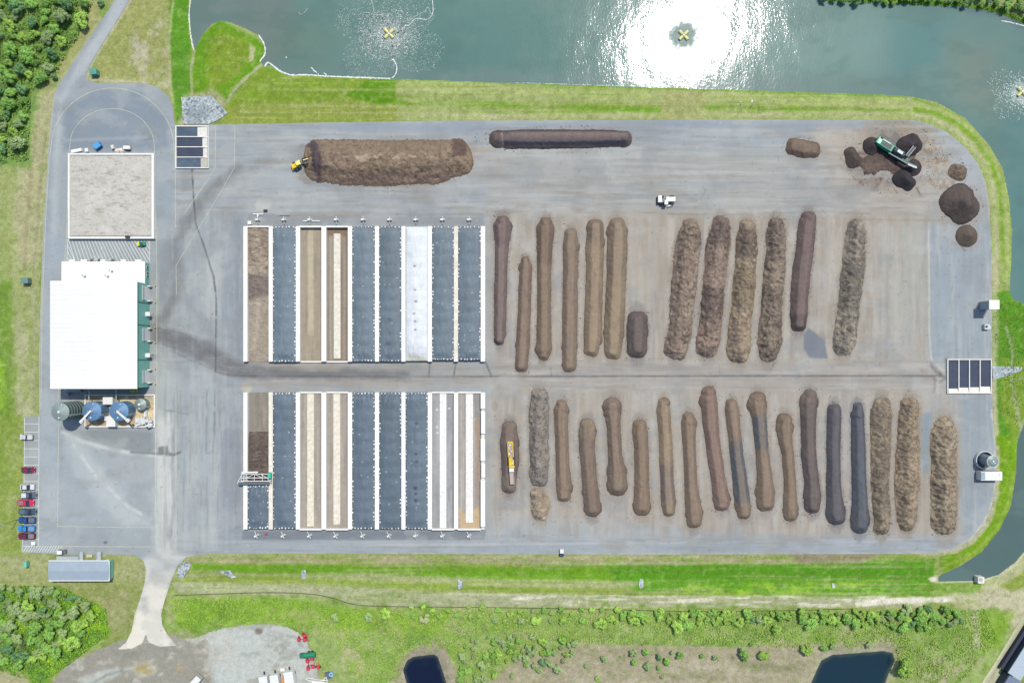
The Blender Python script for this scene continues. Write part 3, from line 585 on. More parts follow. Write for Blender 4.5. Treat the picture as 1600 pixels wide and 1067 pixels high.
    p.poly([(388, 334), (756, 334), (756, 352), (388, 352)], (142, 146, 150), .7, 3, 2)
    p.line([(512, 337), (560, 337), (620, 338), (750, 338)], 2, (186, 188, 186), .7, 1.2, .8, (24, 4, -.2, .2, 5))
    p.ell(412, 322, 12, 9, (196, 196, 188), .8, .4, .4)
    p.ell(383, 606, 8, 8, (196, 190, 168), .7, .4, .4)
    p.poly([(460, 566), (520, 566), (540, 585), (500, 580), (470, 582)], (174, 164, 148), .7, 4, 3)
    p.ell(240, 558, 9, 5, (104, 110, 122), .6, .4, .3)
    p.ell(165, 847, 3, 2, (90, 94, 92), .7, .4, .3)
    p.all((196, 200, 200), .4, (5, 5, .6, .7, 70))
    HZ = ([(270, 195), (1500, 195), (1500, 338), (270, 338)], [(345, 562), (1480, 562), (1480, 612), (345, 612)], [(270, 836), (1510, 836), (1510, 866), (270, 866)])
    VT = ([(766, 340), (1450, 340), (1450, 562), (766, 562)], [(766, 612), (1500, 612), (1500, 838), (766, 838)], [(240, 330), (380, 330), (380, 860), (240, 860)], [(1452, 350), (1556, 350), (1556, 830), (1452, 830)])
    for q, P in enumerate(HZ):
        p.poly(P, (188, 189, 186), .42, 8, 3, (120, 6, .0, .4, 73 + q)); p.poly(P, (138, 143, 147), .4, 8, 3, (90, 5, .05, .45, 83 + q)); p.poly(P, (152, 144, 134), .45, 8, 3, (60, 9, .1, .5, 93 + q))
    for q, P in enumerate(VT):
        p.poly(P, (188, 181, 170) if q < 2 else (190, 191, 188), .4, 8, 3, (6, 90, .0, .4, 103 + q)); p.poly(P, (150, 142, 134) if q < 2 else (146, 149, 151), .4, 8, 3, (6, 70, .05, .45, 113 + q)); p.poly(P, (160, 148, 134) if q < 2 else (150, 158, 164), .4, 8, 3, (12, 60, .1, .5, 123 + q))
    p.all((146, 151, 154), .45, (46, 34, .05, .5, 76)); p.all((186, 189, 188), .35, (40, 30, .1, .5, 77)); p.all((120, 116, 110), .4, (9, 4, .5, .7, 78)); p.all((126, 122, 118), .3, (4, 14, .5, .7, 79))
    for (g_, l_, st, rg, c1, c2, b_) in WR:
        for a_, q_ in zip(st[:-1], st[1:]): p.line([a_, q_], a_[2] + q_[2] + 5, np.array(c1) * .55 + 76, .5, 3, 3.4, None, 4)
        p.line([st[0], (st[0][0], st[0][1] - st[0][2] - 3)], st[0][2] * 1.5, np.array(c1) * .6 + 64, .5, 4, 5, None, 4); p.line([st[-1], (st[-1][0], st[-1][1] + st[-1][2] + 3)], st[-1][2] * 1.5, np.array(c1) * .6 + 64, .5, 4, 5, None, 4)
    for yy, c_ in ((574, (146, 142, 138)), (599, (164, 158, 150))): p.line([(380, yy), (760, yy), (1300, yy)], 8, c_, .4, 4, 2, (70, 8, -.4, .2, yy))
    for q in range(26):
        xx = 790 + q * 27.3; p.line([(xx, 338 + (q * 37) % 9), (xx + 2, 350)], 10, (160, 148, 134), .5, 4, 3, None, 5)
    DK_ = (112, 112, 114)
    p.poly([(236, 508), (262, 513), (300, 524), (345, 548), (385, 571), (470, 578), (640, 582), (640, 590), (420, 592), (362, 588), (325, 570), (285, 546), (238, 530)], DK_, .62, 6, 6, (26, 12, -.7, .1, 201), 18)
    p.line([(240, 506), (262, 488), (278, 440), (272, 400), (290, 350), (325, 300), (372, 262)], 14, (118, 120, 122), .5, 7, 4, (14, 22, -.6, .2, 202), 12)
    for q in range(7): p.line([(242, 512 + q * 4), (290, 522 + q * 6), (338, 556 + q * 4), (400, 577 + q * 2)], 1.6, (98, 98, 100), .45, 1.3, .8, (18, 9, -.2, .3, 210 + q))
    p.line([(300, 264), (302, 300), (306, 350), (320, 388), (334, 432), (338, 470), (337, 580)], 1.6, (84, 86, 90), .8, 1.1, .7, (9, 9, -.6, 0, 6)); p.line([(337, 580), (360, 587), (600, 588.5), (1470, 587)], 1.6, (96, 92, 88), .7, 1.2, .6, (40, 8, -.6, .1, 7))
    for xx_ in range(272, 372, 9): p.line([(xx_, 600 + (xx_ * 7) % 40), (xx_ - 4, 780 + (xx_ * 13) % 60)], 1.4, (124, 128, 130), .4, 1.2, .8, (6, 26, -.1, .3, xx_))
    p.poly([(1257, 522), (1264, 514), (1288, 530), (1293, 560), (1264, 558), (1257, 545)], (124, 130, 140), .95, 1.5, 2)
    p.line([(1550, 640), (1556, 700), (1556, 755), (1550, 790), (1538, 818), (1518, 842), (1492, 857)], 4, (214, 214, 202), .8, 2.4, 1.5, (10, 10, -.3, .2, 9)); p.line(PAD[40:56], 3, (196, 192, 176), .6, 2.4, 1.6, (12, 12, -.3, .2, 6)); p.line([(61, 640), (63, 480), (68, 350), (75, 240), (84, 150)], 2, (188, 188, 170), .8, 1.4, .6)
    return alb(np.clip(p.c + (fbm(x, y, 30, 30, 3, 91) * 5)[:, None], 0, 255))
sheet('pavement', PAD, 0., 1.5, paint_pave, M_PAVE, label='grey asphalt yard with dusty lanes between the windrows')

# ------------------------------------------------------------------ ponds
def paint_water(x, y):
    p = Paint(x, y, (104, 136, 130))
    p.poly([(290, -50), (440, -50), (470, 60), (420, 110), (300, 90)], (116, 130, 124), .9, 26, 10)
    p.poly([(650, 0), (880, 0), (900, 128), (660, 124)], (90, 130, 124), .8, 30, 16); p.poly([(1180, 0), (1420, 0), (1380, 150), (1200, 145)], (118, 148, 142), .8, 40, 20)
    p.poly([(1390, 30), (1490, 30), (1470, 140), (1390, 150)], (96, 136, 134), .8, 24, 14); p.poly([(1480, 60), (1560, 70), (1570, 200), (1500, 170)], (124, 136, 122), .7, 26, 14)
    p.poly([(1560, 180), (1900, 180), (1900, 480), (1590, 470)], (92, 130, 128), .8, 20, 10)
    p.poly([(1450, 640), (1750, 640), (1750, 930), (1450, 930)], (90, 110, 110), .9, 10, 1)
    p.poly([(410, 100), (1430, 118), (1430, 160), (410, 130)], (110, 134, 130), .7, 10, 6)
    p.ell(480, 70, 50, 40, (104, 128, 112), .5, .6, .3); p.ell(608, 54, 56, 40, (120, 142, 134), .55, .7, .5, (9, 9, -.4, .3, 5), 12)
    p.ell(1500, 130, 60, 30, (120, 138, 130), .5, .6, .4)
    p.ell(608, 54, 22, 15, (196, 204, 202), .85, .6, .5, None, 6); p.ell(1596, 146, 18, 14, (180, 198, 196), .7, .6, .5, None, 6)
    p.poly([(960, 0), (1160, 0), (1140, 130), (1000, 130)], (104, 132, 130), .5, 20, 10)
    p.all((112, 140, 132), .35, (60, 30, 0, .4, 4)); p.all((86, 118, 112), .3, (50, 26, .05, .4, 8))
    p.line([(1500, 14), (1560, 22), (1604, 44)], 10, (96, 108, 120), .5, 5, 3)
    a_ = np.ones(len(x))
    for q in ((1068, 56, 24), (608, 54, 22), (1596, 146, 18)):
        dd = np.hypot((x - q[0]), (y - q[1])) + fbm(x, y, 5, 5, 3, 6) * 9; a_ -= (1 - ss(q[2] * .55, q[2] * 1.25, dd)) * .8
    return np.concatenate([alb(p.c), np.clip(a_, 0, 1)[:, None]], 1)
def grow(P, k):
    A = np.array(P, float); n = len(A); o = []
    c = A.mean(0)
    area = sum(A[i][0] * A[(i + 1) % n][1] - A[(i + 1) % n][0] * A[i][1] for i in range(n))
    for i in range(n):
        t = A[(i + 1) % n] - A[i - 1]; t /= np.hypot(*t) + 1e-9; nn = np.array([t[1], -t[0]]) * (1 if area > 0 else -1)
        o.append(tuple(A[i] + nn * k))
    return o
tag(sheet('pond_water', grow(POND, 5), WZ, 3., paint_water, M_WATER), 'large teal green pond with sun glitter north of the yard')
tag(sheet('pond_water', grow(POND2, 5), WZ, 3., paint_water, M_WATER), 'narrow grey green arm of water along the south east bank')
def paint_dark(x, y):
    p = Paint(x, y, (20, 30, 56)); p.all((30, 42, 62), .6, (40, 30, -.2, .4, 4)); p.poly([(1240, 990), (1450, 990), (1450, 1150), (1240, 1150)], (30, 56, 68), .9, 3, 0); [p.line(Q + Q[:1], 7, (78, 86, 78), .7, 3, 2) for Q in (PONDA, PONDB)]; return alb(p.c)
tag(sheet('pond_water', grow(PONDA, 5), WZ, 2., paint_dark, M_WATER), 'small dark navy pond in the southern scrub')
tag(sheet('pond_water', grow(PONDB, 5), WZ, 2., paint_dark, M_WATER), 'dark square-ended pond near the lower right corner')

# gravel yard, dirt road, riprap
YARD = smoothpoly([(70, 1100), (88, 1052), (120, 1030), (160, 1012), (190, 1000), (232, 986), (262, 990), (300, 1000), (330, 985), (370, 977), (415, 974), (455, 980), (480, 1000), (492, 1030), (500, 1060), (520, 1110), (500, 1250), (60, 1250)], 2)
def paint_yard(x, y):
    p = Paint(x, y, (160, 157, 146))
    p.poly([(320, 980), (470, 975), (500, 1060), (480, 1100), (340, 1100), (330, 1040)], (196, 202, 198), .95, 9, 8)
    p.poly([(280, 985), (360, 990), (370, 1030), (330, 1050), (290, 1010)], (194, 190, 178), .7, 6, 8, (12, 8, -.3, .3, 3))
    p.poly([(120, 1060), (160, 1046), (210, 1042), (170, 1060), (140, 1080)], (198, 204, 198), .7, 4, 4)
    p.line([(130, 1075), (165, 1055), (190, 1047)], 4, (130, 142, 138), .6, 2, 2)
    p.ell(226, 1045, 17, 12, (196, 192, 176), .8, .3, .3); p.ell(225, 1045, 13, 9, (176, 162, 116), .95, .3, .3); p.ell(281, 1043, 6, 5, (184, 164, 124), .7, .4, .3)
    p.ell(404, 986, 6, 5, (126, 120, 110), .9, .4, .3); p.poly([(420, 985), (455, 990), (460, 1030), (430, 1060), (405, 1040)], (168, 172, 160), .8, 6, 8, (6, 6, -.3, .4, 12))
    p.all((206, 206, 194), .6, (14, 9, .1, .5, 5)); p.all((142, 142, 130), .4, (20, 14, .1, .5, 6))
    return alb(p.c)
tag(sheet('gravel_yard', YARD, lambda x, y: terrain(x, y) + .06, 2., paint_yard, M_GRAVEL, rag=2.), 'pale gravel yard at the foot of the driveway')
DR = [(1600, 958), (1625, 965), (1600, 1000), (1580, 1025), (1562, 1052), (1545, 1085), (1500, 1180), (1470, 1180), (1530, 1072), (1552, 1038), (1580, 992)]
def paint_dr(x, y):
    p = Paint(x, y, (192, 192, 164)); p.line([(1600, 975), (1570, 1022), (1540, 1075)], 3, (168, 166, 134), .7, 2, 1); p.line([(1586, 985), (1556, 1035), (1530, 1075)], 3, (214, 214, 184), .8, 2, 1); return alb(p.c)
tag(sheet('dirt_road', DR, lambda x, y: terrain(x, y) + .06, 1.5, paint_dr, M_GRAVEL), 'pale dirt road past the long building at lower right')
def paint_rock(x, y):
    p = Paint(x, y, (176, 188, 194)); p.all((218, 224, 224), .9, (2.2, 2.2, .1, .3, 5)); p.all((110, 122, 132), .9, (2.6, 2.6, .15, .35, 6)); p.ell(308, 178, 18, 12, (132, 144, 152), .5, .6, .3); return alb(p.c)
def rocks_z(x, y): return np.maximum(terrain(x, y), -.3) + .12 + np.abs(fbm(x, y, 2.4, 2.4, 3, 7)) * .45
def riprap(poly, label, step=1.):
    o = sheet('rock_bed', poly, rocks_z, step, paint_rock, M_GRAVEL, 'stuff', label); o['category'] = 'rock bed'; return o
riprap([(283, 152), (331, 150), (356, 177), (340, 188), (326, 194.5), (286, 194.5)], 'blue grey riprap apron between the settling basin and the pond')
riprap([(1550, 572), (1597, 573), (1597, 579), (1552, 594)], 'tapering grey riprap chute east of the right hand basin')
riprap([(279, 884), (289, 876), (300, 882), (286, 903), (276, 900)], 'small riprap patch beside the driveway')
for q, lab in (((351, 895), 'lying crosswise in the ditch nearest the driveway'), ((474.5, 897), 'second from the driveway in the south ditch'), ((719, 912), 'in the ditch below the east end of the bunkers'), ((1002, 911), 'in the bright green ditch below the middle windrows'), ((1302, 915), 'farthest east in the south ditch')):
    a, b = q
    P = [(a - 3, b - 7), (a + 3, b - 7), (a + 4, b), (a + 3, b + 7), (a - 3, b + 8), (a - 4, b)] if a != 351 else [(343, 891), (352, 892), (360, 890), (362, 894), (370, 902), (362, 903), (352, 897), (344, 895)]
    if a == 1302: P = [(1300, 911), (1304, 911), (1305, 918), (1300, 918)]
    o = sheet('rock_check', P, lambda x, y: terrain(x, y) + .15 + np.abs(fbm(x, y, 2, 2, 3, 7)) * .4, .9, lambda x, y: paint_rock(x, y), M_GRAVEL, 'stuff', 'grey rock check ' + lab); o['category'] = 'rock check'

# ------------------------------------------------------------------ painted markings
def strip(mb, pts, wd, z=.02):
    n = len(pts); L = []; Rr = []
    for i in range(n):
        a = pts[max(i - 1, 0)]; b = pts[min(i + 1, n - 1)]; dx, dy = b[0] - a[0], b[1] - a[1]; l = math.hypot(dx, dy)
        ox, oy = -dy / l * wd / 2, dx / l * wd / 2
        L.append((*R(pts[i][0] + ox, pts[i][1] + oy), z)); Rr.append((*R(pts[i][0] - ox, pts[i][1] - oy), z))
    mb.add(L + Rr, [(i, i + 1, n + i + 1, n + i) for i in range(n - 1)])
M_LINE = mat('line_paint_white', (226, 232, 228), .8, var=.15, scale=.8)
M_LINY = mat('line_paint_faded_yellow', (204, 208, 184), .85, var=.2, scale=.6)
mb = MB()
for yy in (662, 675, 688, 701, 713.5, 726.5, 739.5, 752, 764.5, 777, 790, 803, 816, 829, 842): strip(mb, [(38, yy), (60.4, yy)], .75, .022)
strip(mb, [(38.4, 652), (37.4, 765), (35, 852)], .8, .026); strip(mb, [(61, 650), (60.3, 852)], .8, .028)
tag(mb.build('parking_lines', M_LINE), 'white painted parking bay lines', kind='structure')
mb = MB(); strip(mb, [(34.5, 853), (97, 853)], .8, .024); strip(mb, [(34.5, 853), (34.5, 862)], .8, .028)
for i in range(14): strip(mb, [(36 + i * 4.2, 862.4), (42 + i * 4.2, 853.4)], .9, .02)
tag(mb.build('hatched_lines', M_LINE), 'white diagonal hatching at the end of the parking bays', kind='structure')
mb = MB(); strip(mb, [(106, 374), (104.6, 411)], .8, .024); strip(mb, [(234, 374), (233.4, 409)], .8, .024)
for i in range(25): x0 = 107 + i * 5.1; x1 = min(x0 + 11 + i * .5, 233); t = (x1 - x0) / (11 + i * .5); strip(mb, [(x0, 374), (x1, 374 + 36 * t)], .9, .02)
for i in (1, 2, 3): strip(mb, [(106, 374 + i * 10), (106 + 17 - i * 4.4, 411)], .9, .03)
tag(mb.build('hatched_lines', M_LINE), 'white diagonal hatching between the chip bed and the white building', kind='structure')
def arc(cx, cy, rx, ry, a0, a1, n=28): return [(cx + rx * math.cos(math.radians(a0 + (a1 - a0) * i / n)), cy - ry * math.sin(math.radians(a0 + (a1 - a0) * i / n))) for i in range(n + 1)]
mb = MB(); strip(mb, [(64, 640), (66, 480), (71, 350), (77, 250)] + arc(176, 232, 96, 94, 172, 8) + [(274, 262), (274, 356), (292, 328), (336, 264), (337, 197)], .7, .02)
strip(mb, [(90, 640), (98, 440), (104, 370), (107, 250)] + arc(175, 228, 66, 58, 168, 6) + [(242, 250), (245, 420), (245, 640)], .7, .022)
strip(mb, [(367, 197), (366, 262), (345, 300), (275, 415), (276, 460)], .6, .03)
strip(mb, [(93, 640), (91, 700), (90, 822), (243, 824), (243, 640)], .8, .024); strip(mb, [(62, 853), (243, 854)], .7, .026); strip(mb, [(275, 610), (275, 860)], .7, .03)
tag(mb.build('lane_lines', M_LINY), 'thin faded yellow and white lane lines looping round the buildings', kind='structure')

# ------------------------------------------------------------------ compost windrows and piles
def pile(name, label, cat, st, hmax, c1, c2, rough=0., bands=(), group=None, plateau=.35, rag=.08, step=1., seed=0, marks=None, flat=None):
    st = [tuple(map(float, s_)) for s_ in st]
    A = np.array(st); m = A[:, 2].max() + 4
    xs = np.arange(A[:, 0].min() - m, A[:, 0].max() + m, step); ys = np.arange(A[:, 1].min() - m, A[:, 1].max() + m, step)
    X, Y = np.meshgrid(xs, ys); x = X.ravel(); y = Y.ravel()
    wq = (1.1 if not rough else 2.0) * min(rag, .12) / .08; xw = x + fbm(x, y, 17, 30, 2, seed + 1) * wq; yw = y + fbm(x, y, 17, 17, 3, seed + 2) * wq
    best = np.full(len(x), 9.); tt = np.zeros(len(x)); hw = np.full(len(x), 10.)
    n = len(st); acc = np.concatenate([[0], np.cumsum(np.hypot(np.diff(A[:, 0]), np.diff(A[:, 1])))]); tot = max(acc[-1], 1e-6)
    for i in range(max(n - 1, 1)):
        ax, ay, aw = st[i]; bx, by, bw = st[min(i + 1, n - 1)]; dx, dy = bx - ax, by - ay; L = dx * dx + dy * dy + 1e-9
        tr = ((xw - ax) * dx + (yw - ay) * dy) / L; t = np.clip(tr, 0, 1); ww = aw + (bw - aw) * t
        lo_ = np.abs(tr - t) * math.sqrt(L); la_ = np.abs((xw - ax) * dy - (yw - ay) * dx) / math.sqrt(L)
        if L < 1: d = np.hypot(xw - ax, yw - ay) / ww
        else: d = (lo_ ** 2.8 + la_ ** 2.8) ** (1 / 2.8) / ww
        mk = d < best; best = np.where(mk, d, best); tt = np.where(mk, (acc[i] + t * math.sqrt(L)) / tot, tt); hw = np.where(mk, ww, hw)
    # distance to the outline measured along the ends too
    d = best + fbm(x, y, 3.2, 4.5, 4, seed + 3) * rag * .9
    prof = np.clip((1 - d) / (1 - plateau), -.4, 1.6); prof = np.where(prof < .9, prof, .9 + (1 - np.exp(-(prof - .9) * 4)) * .12)
    h = prof * hmax * (hw / A[:, 2].max()) ** .6
    lobe = np.zeros(len(x))
    if cat == 'compost windrow' and name == 'windrow' and len(st) > 3 and not rough:
        mid = A[1:-1, 2].min(); rs_ = random.Random(seed)
        for e in (st[0], st[1], st[-1], st[-2]):
            if e[2] < mid + 1.2 and rs_.random() < .5: continue
            rr_ = e[2] * rs_.uniform(.98, 1.12); ex_, ey_ = e[0] + rs_.uniform(-1.5, 1.5), e[1] + rs_.uniform(-2, 2)
            dc = np.hypot(x - ex_, y - ey_) / rr_ + fbm(x, y, 6, 6, 3, seed + 61) * .1; hc = hmax * 1.02 * (1 - dc) * 1.25; hc = np.minimum(hc, hmax * .98 + fbm(x, y, 5, 5, 2, seed + 62) * .1)
            lobe = np.where((hc > h) & (dc < 1.05), 1, lobe); h = np.maximum(h, hc); d = np.where(dc < 1, np.minimum(d, .6 + .4 * dc), d)
    if flat: h = np.minimum(h, flat + fbm(x, y, 20, 20, 3, seed) * .4)
    if rough:
        up = ss(0, .25, prof)
        h = h + up * rough * (fbm(x, y, 5.5, 5.5, 4, seed + 5) * .9 + (np.abs(fbm(x, y, 9, 9, 3, seed + 6)) - .25) * 1.3)
    else:
        h = h + ss(0, .2, prof) * (fbm(x, y, 7, 7, 4, seed + 5) * .12 + fbm(x, y, 2.5, 2.5, 2, seed + 9) * .05)
    crk = None
    if rough >= .3 and not cat.startswith('rubble'):
        wide = (A[:, 0].max() - A[:, 0].min()) > (A[:, 1].max() - A[:, 1].min()); sx_, sy_ = (18, 7) if wide else (6, 11)
        cr = fbm(x, y, sx_, sy_, 4, seed + 41); crk = (1 - ss(.0, .07, np.abs(cr))) * ss(-.1, .35, fbm(x, y, 22, 22, 3, seed + 43)) * ss(.1, .3, prof)
        h = h - crk * .38
    I = np.arange(len(x)).reshape(len(ys), len(xs)); F = np.stack([I[1:, :-1], I[1:, 1:], I[:-1, 1:], I[:-1, :-1]], -1).reshape(-1, 4)
    F = F[(h[F].max(1) > 0.0)]
    if rough: c1 = tuple(min(v * q, 255) for v, q in zip(c1, (1.19, 1.19, 1.21))); c2 = tuple(v * q for v, q in zip(c2, (1.19, 1.19, 1.21)))
    if not rough and c1[0] > c1[2] + 6: c1 = (c1[0] * 1.03, c1[1] * 1.015, c1[2]); c2 = (c2[0] * 1.02, c2[1], c2[2])
    p = Paint(x, y, c1)
    p.all(c2, .9, (16, 22, -.35, .45, seed + 11))
    for t0, t1, col in bands:
        tq = tt + fbm(x, y, 8, 8, 3, seed) * .05; a = ss(t0 - .07, t0 + .02, tq) * (1 - ss(t1 - .02, t1 + .07, tq)); p._put(np.arange(len(x)), col, a * .85)
    if lobe.any(): p._put(np.arange(len(x)), np.array(c2) * .93, lobe * .7)
    if rough:
        p.all(np.array(c1) * 1.1, .6, (3.6, 3.6, .15, .5, seed + 21)); p.all(np.array(c1) * .7, .65, (4.2, 5.2, .12, .45, seed + 22)); p.all(np.array(c2) * .86, .6, (14, 9, .1, .5, seed + 24))
        if crk is not None: p._put(np.arange(len(x)), np.array(c2) * .6, crk * .6)
    if marks: marks(p)
    if not rough: p._put(np.arange(len(x)), np.clip(np.array(c1) * 1.1, 0, 255), (1 - ss(plateau - .05, plateau + .12, d)) * .55); p.all(np.array(c1) * .88, .4, (3, 20, .1, .5, seed + 25))  # dried ridge top drawn lighter, its highlight put into the colour
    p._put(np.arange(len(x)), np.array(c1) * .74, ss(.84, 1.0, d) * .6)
    used = np.unique(F); rm = np.full(len(x), -1); rm[used] = np.arange(len(used)); F = rm[F]
    z = np.maximum(h, -.12)
    wx, wy = R(x, y)
    cx, cy = R(A[:, 0].mean(), A[:, 1].mean())
    o = npmesh(name, np.stack([wx - cx, wy - cy, z], 1)[used], F, M_PILE_R if rough else M_PILE_S, alb(np.clip(p.c[used], 0, 255)))
    o.location = (cx, cy, 0)
    return tag(o, label, cat, group)
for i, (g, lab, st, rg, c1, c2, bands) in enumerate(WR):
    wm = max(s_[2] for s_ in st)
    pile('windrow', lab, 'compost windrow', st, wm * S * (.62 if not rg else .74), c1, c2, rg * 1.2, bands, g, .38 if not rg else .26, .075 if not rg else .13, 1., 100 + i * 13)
GP = 'piles around the green screener'
def bigmarks(p):
    p.line([(484, 222), (496, 236), (499, 258), (494, 282)], 15, (92, 82, 86), .95, 2.5, 2); p.ell(484, 278, 13, 13, (140, 124, 112), .8, .3, .2); p.poly([(706, 215), (732, 215), (730, 244), (708, 248)], (102, 86, 82), .8, 3, 4); p.poly([(500, 274), (735, 272), (735, 297), (500, 297)], (122, 104, 100), .7, 4, 5, (16, 6, -.4, .2, 3))  # dark arc and ends; south flank's shading is painted into the colour
    p.line([(545, 252), (600, 248), (640, 248), (690, 248)], 10, (190, 172, 152), .85, 3, 3, (12, 5, -.1, .3, 5)); p.poly([(500, 218), (700, 220), (700, 240), (500, 240)], (136, 122, 106), .6, 5, 4)
pile('feedstock_pile', 'very large flat-topped brown pile with the yellow loader at its end', 'compost pile', [(508, 252, 34), (540, 254, 36), (600, 255, 36), (680, 253, 34), (708, 248, 30)], 3.6, (128, 112, 96), (118, 104, 90), .42, [], None, .2, .07, 1., 900, bigmarks, 3.2)
def m2(p):
    p.line([(790, 225), (975, 224)], 9, (74, 76, 88), .9, 2.5, 1, None); p.line([(800, 212), (975, 212)], 7, (136, 122, 116), .8, 3, 1); p.line([(768, 206), (985, 205)], 2, (70, 66, 68), .8, 1, .6); p.line([(772, 232), (975, 232)], 2, (78, 74, 76), .8, 1, .6); p.line([(784, 210), (786, 228)], 2.4, (166, 152, 144), .8, 1, .5)
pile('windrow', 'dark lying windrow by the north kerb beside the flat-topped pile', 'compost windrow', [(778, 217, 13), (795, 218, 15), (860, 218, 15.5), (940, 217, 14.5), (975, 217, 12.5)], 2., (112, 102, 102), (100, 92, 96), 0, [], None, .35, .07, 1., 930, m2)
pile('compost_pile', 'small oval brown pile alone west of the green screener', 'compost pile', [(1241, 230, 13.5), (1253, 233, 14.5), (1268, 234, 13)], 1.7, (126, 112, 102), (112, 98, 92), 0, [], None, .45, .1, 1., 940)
for i, (st, h, lab, c1) in enumerate([
    ([(1329, 240, 10), (1333, 250, 13)], 2., 'small dark pile at the far left of the green screener', (92, 84, 82)),
    ([(1362, 229, 14.5)], 2.4, 'dark round pile at the tail of the green screener', (82, 74, 76)),
    ([(1419, 229, 17.5), (1424, 226, 16)], 3., 'black cone above the raised side conveyor of the screener', (78, 72, 76)),
    ([(1426, 262, 14)], 2.4, 'dark cone at the tip of the screener conveyor', (82, 76, 78)),
    ([(1411, 280, 16), (1418, 286, 12)], 2.6, 'black cone south of the screener beside the wheel ruts', (74, 70, 76)),
    ([(1494, 269, 12), (1497, 270, 13)], 1.6, 'little rough brown pile near the curved kerb', (110, 98, 86)),
    ([(1499, 318, 29), (1503, 323, 26)], 4.6, 'largest round dark mound by the eastern kerb', (100, 92, 90)),
    ([(1510, 369, 17.5)], 2.8, 'round brown mound just south of the largest one', (108, 99, 92))]):
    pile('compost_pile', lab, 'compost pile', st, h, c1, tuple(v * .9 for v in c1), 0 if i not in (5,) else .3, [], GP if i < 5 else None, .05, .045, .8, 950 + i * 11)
pile('spilled_compost', 'low spread of spilled brown compost below the green screener', 'compost spill', [(1345, 252, 7), (1360, 258, 14), (1380, 250, 15), (1396, 258, 13), (1412, 262, 11), (1420, 246, 10)], .4, (84, 74, 70), (104, 90, 82), .15, [], None, .4, .3, 1., 1100)['kind'] = 'stuff'

# loose crumbs of compost scattered on the paving at the feet of the piles
def crumbs():
    r2 = np.random.default_rng(77); PX = []; PY = []; CC = []
    for (g_, l_, st, rg, c1, c2, b_) in WR:
        for a_, q_ in zip(st[:-1], st[1:]):
            L = math.hypot(q_[0] - a_[0], q_[1] - a_[1]); n = int(L * (2.6 if rg else 1.5)); t = r2.uniform(-.05, 1.05, n); w_ = a_[2] + (q_[2] - a_[2]) * t; sd_ = r2.choice([-1, 1], n)
            off = sd_ * (w_ + r2.exponential(1.7, n) - .5); ux, uy = (q_[0] - a_[0]) / L, (q_[1] - a_[1]) / L
            PX.append(a_[0] + ux * L * t - uy * off); PY.append(a_[1] + uy * L * t + ux * off); CC.append(np.tile(np.array(c1) * 1.06, (n, 1)))
        for e, sg in ((st[0], -1), (st[-1], 1)):
            n = 70; PX.append(e[0] + r2.normal(size=n) * e[2] * .7); PY.append(e[1] + sg * (e[2] + r2.exponential(3.2, n) - 2)); CC.append(np.tile(np.array(c1) * 1.06, (n, 1)))
    for (cx_, cy_, rx, ry, n, c) in ((600, 256, 128, 40, 500, (118, 102, 90)), (1395, 250, 70, 50, 1500, (104, 90, 80)), (1503, 322, 34, 32, 120, (100, 92, 90)), (1253, 232, 30, 17, 90, (120, 108, 98)), (870, 218, 120, 20, 300, (92, 86, 88)), (1480, 270, 30, 26, 300, (116, 102, 86))):
        a = r2.uniform(0, 2 * math.pi, n); k = r2.uniform(.9, 1.12, n) if n != 1500 else r2.uniform(.2, 1.2, n); PX.append(cx_ + rx * k * np.cos(a)); PY.append(cy_ + ry * k * np.sin(a)); CC.append(np.tile(np.array(c, float) * 1.12, (n, 1)))
    PX = np.concatenate(PX); PY = np.concatenate(PY); CC = np.concatenate(CC); ok = inside(PX, PY, PAD); PX, PY, CC = PX[ok], PY[ok], CC[ok]; n = len(PX)
    wx, wy = R(PX, PY); s_ = r2.gamma(2., .03, n) + .03; rot = r2.uniform(0, 6.28, n); V = []
    for k in range(4):
        q = s_ * r2.uniform(.7, 1.4, n); V.append(np.stack([wx + q * np.cos(rot + k * math.pi / 2), wy + q * np.sin(rot + k * math.pi / 2), np.full(n, .005)], 1))
    V.append(np.stack([wx, wy, s_ * .8], 1)); V = np.stack(V, 1).reshape(-1, 3); b0 = np.arange(n)[:, None] * 5
    F = np.concatenate([b0 + np.array([[k, (k + 1) % 4, 4]]) for k in range(4)]); o = npmesh('compost_crumbs', V, F, M_PILE_R, np.repeat(alb(CC), 5, 0), smooth=False)
    tag(o, 'loose brown crumbs of compost scattered round the feet of the piles', 'compost crumbs', None, 'stuff')
crumbs()

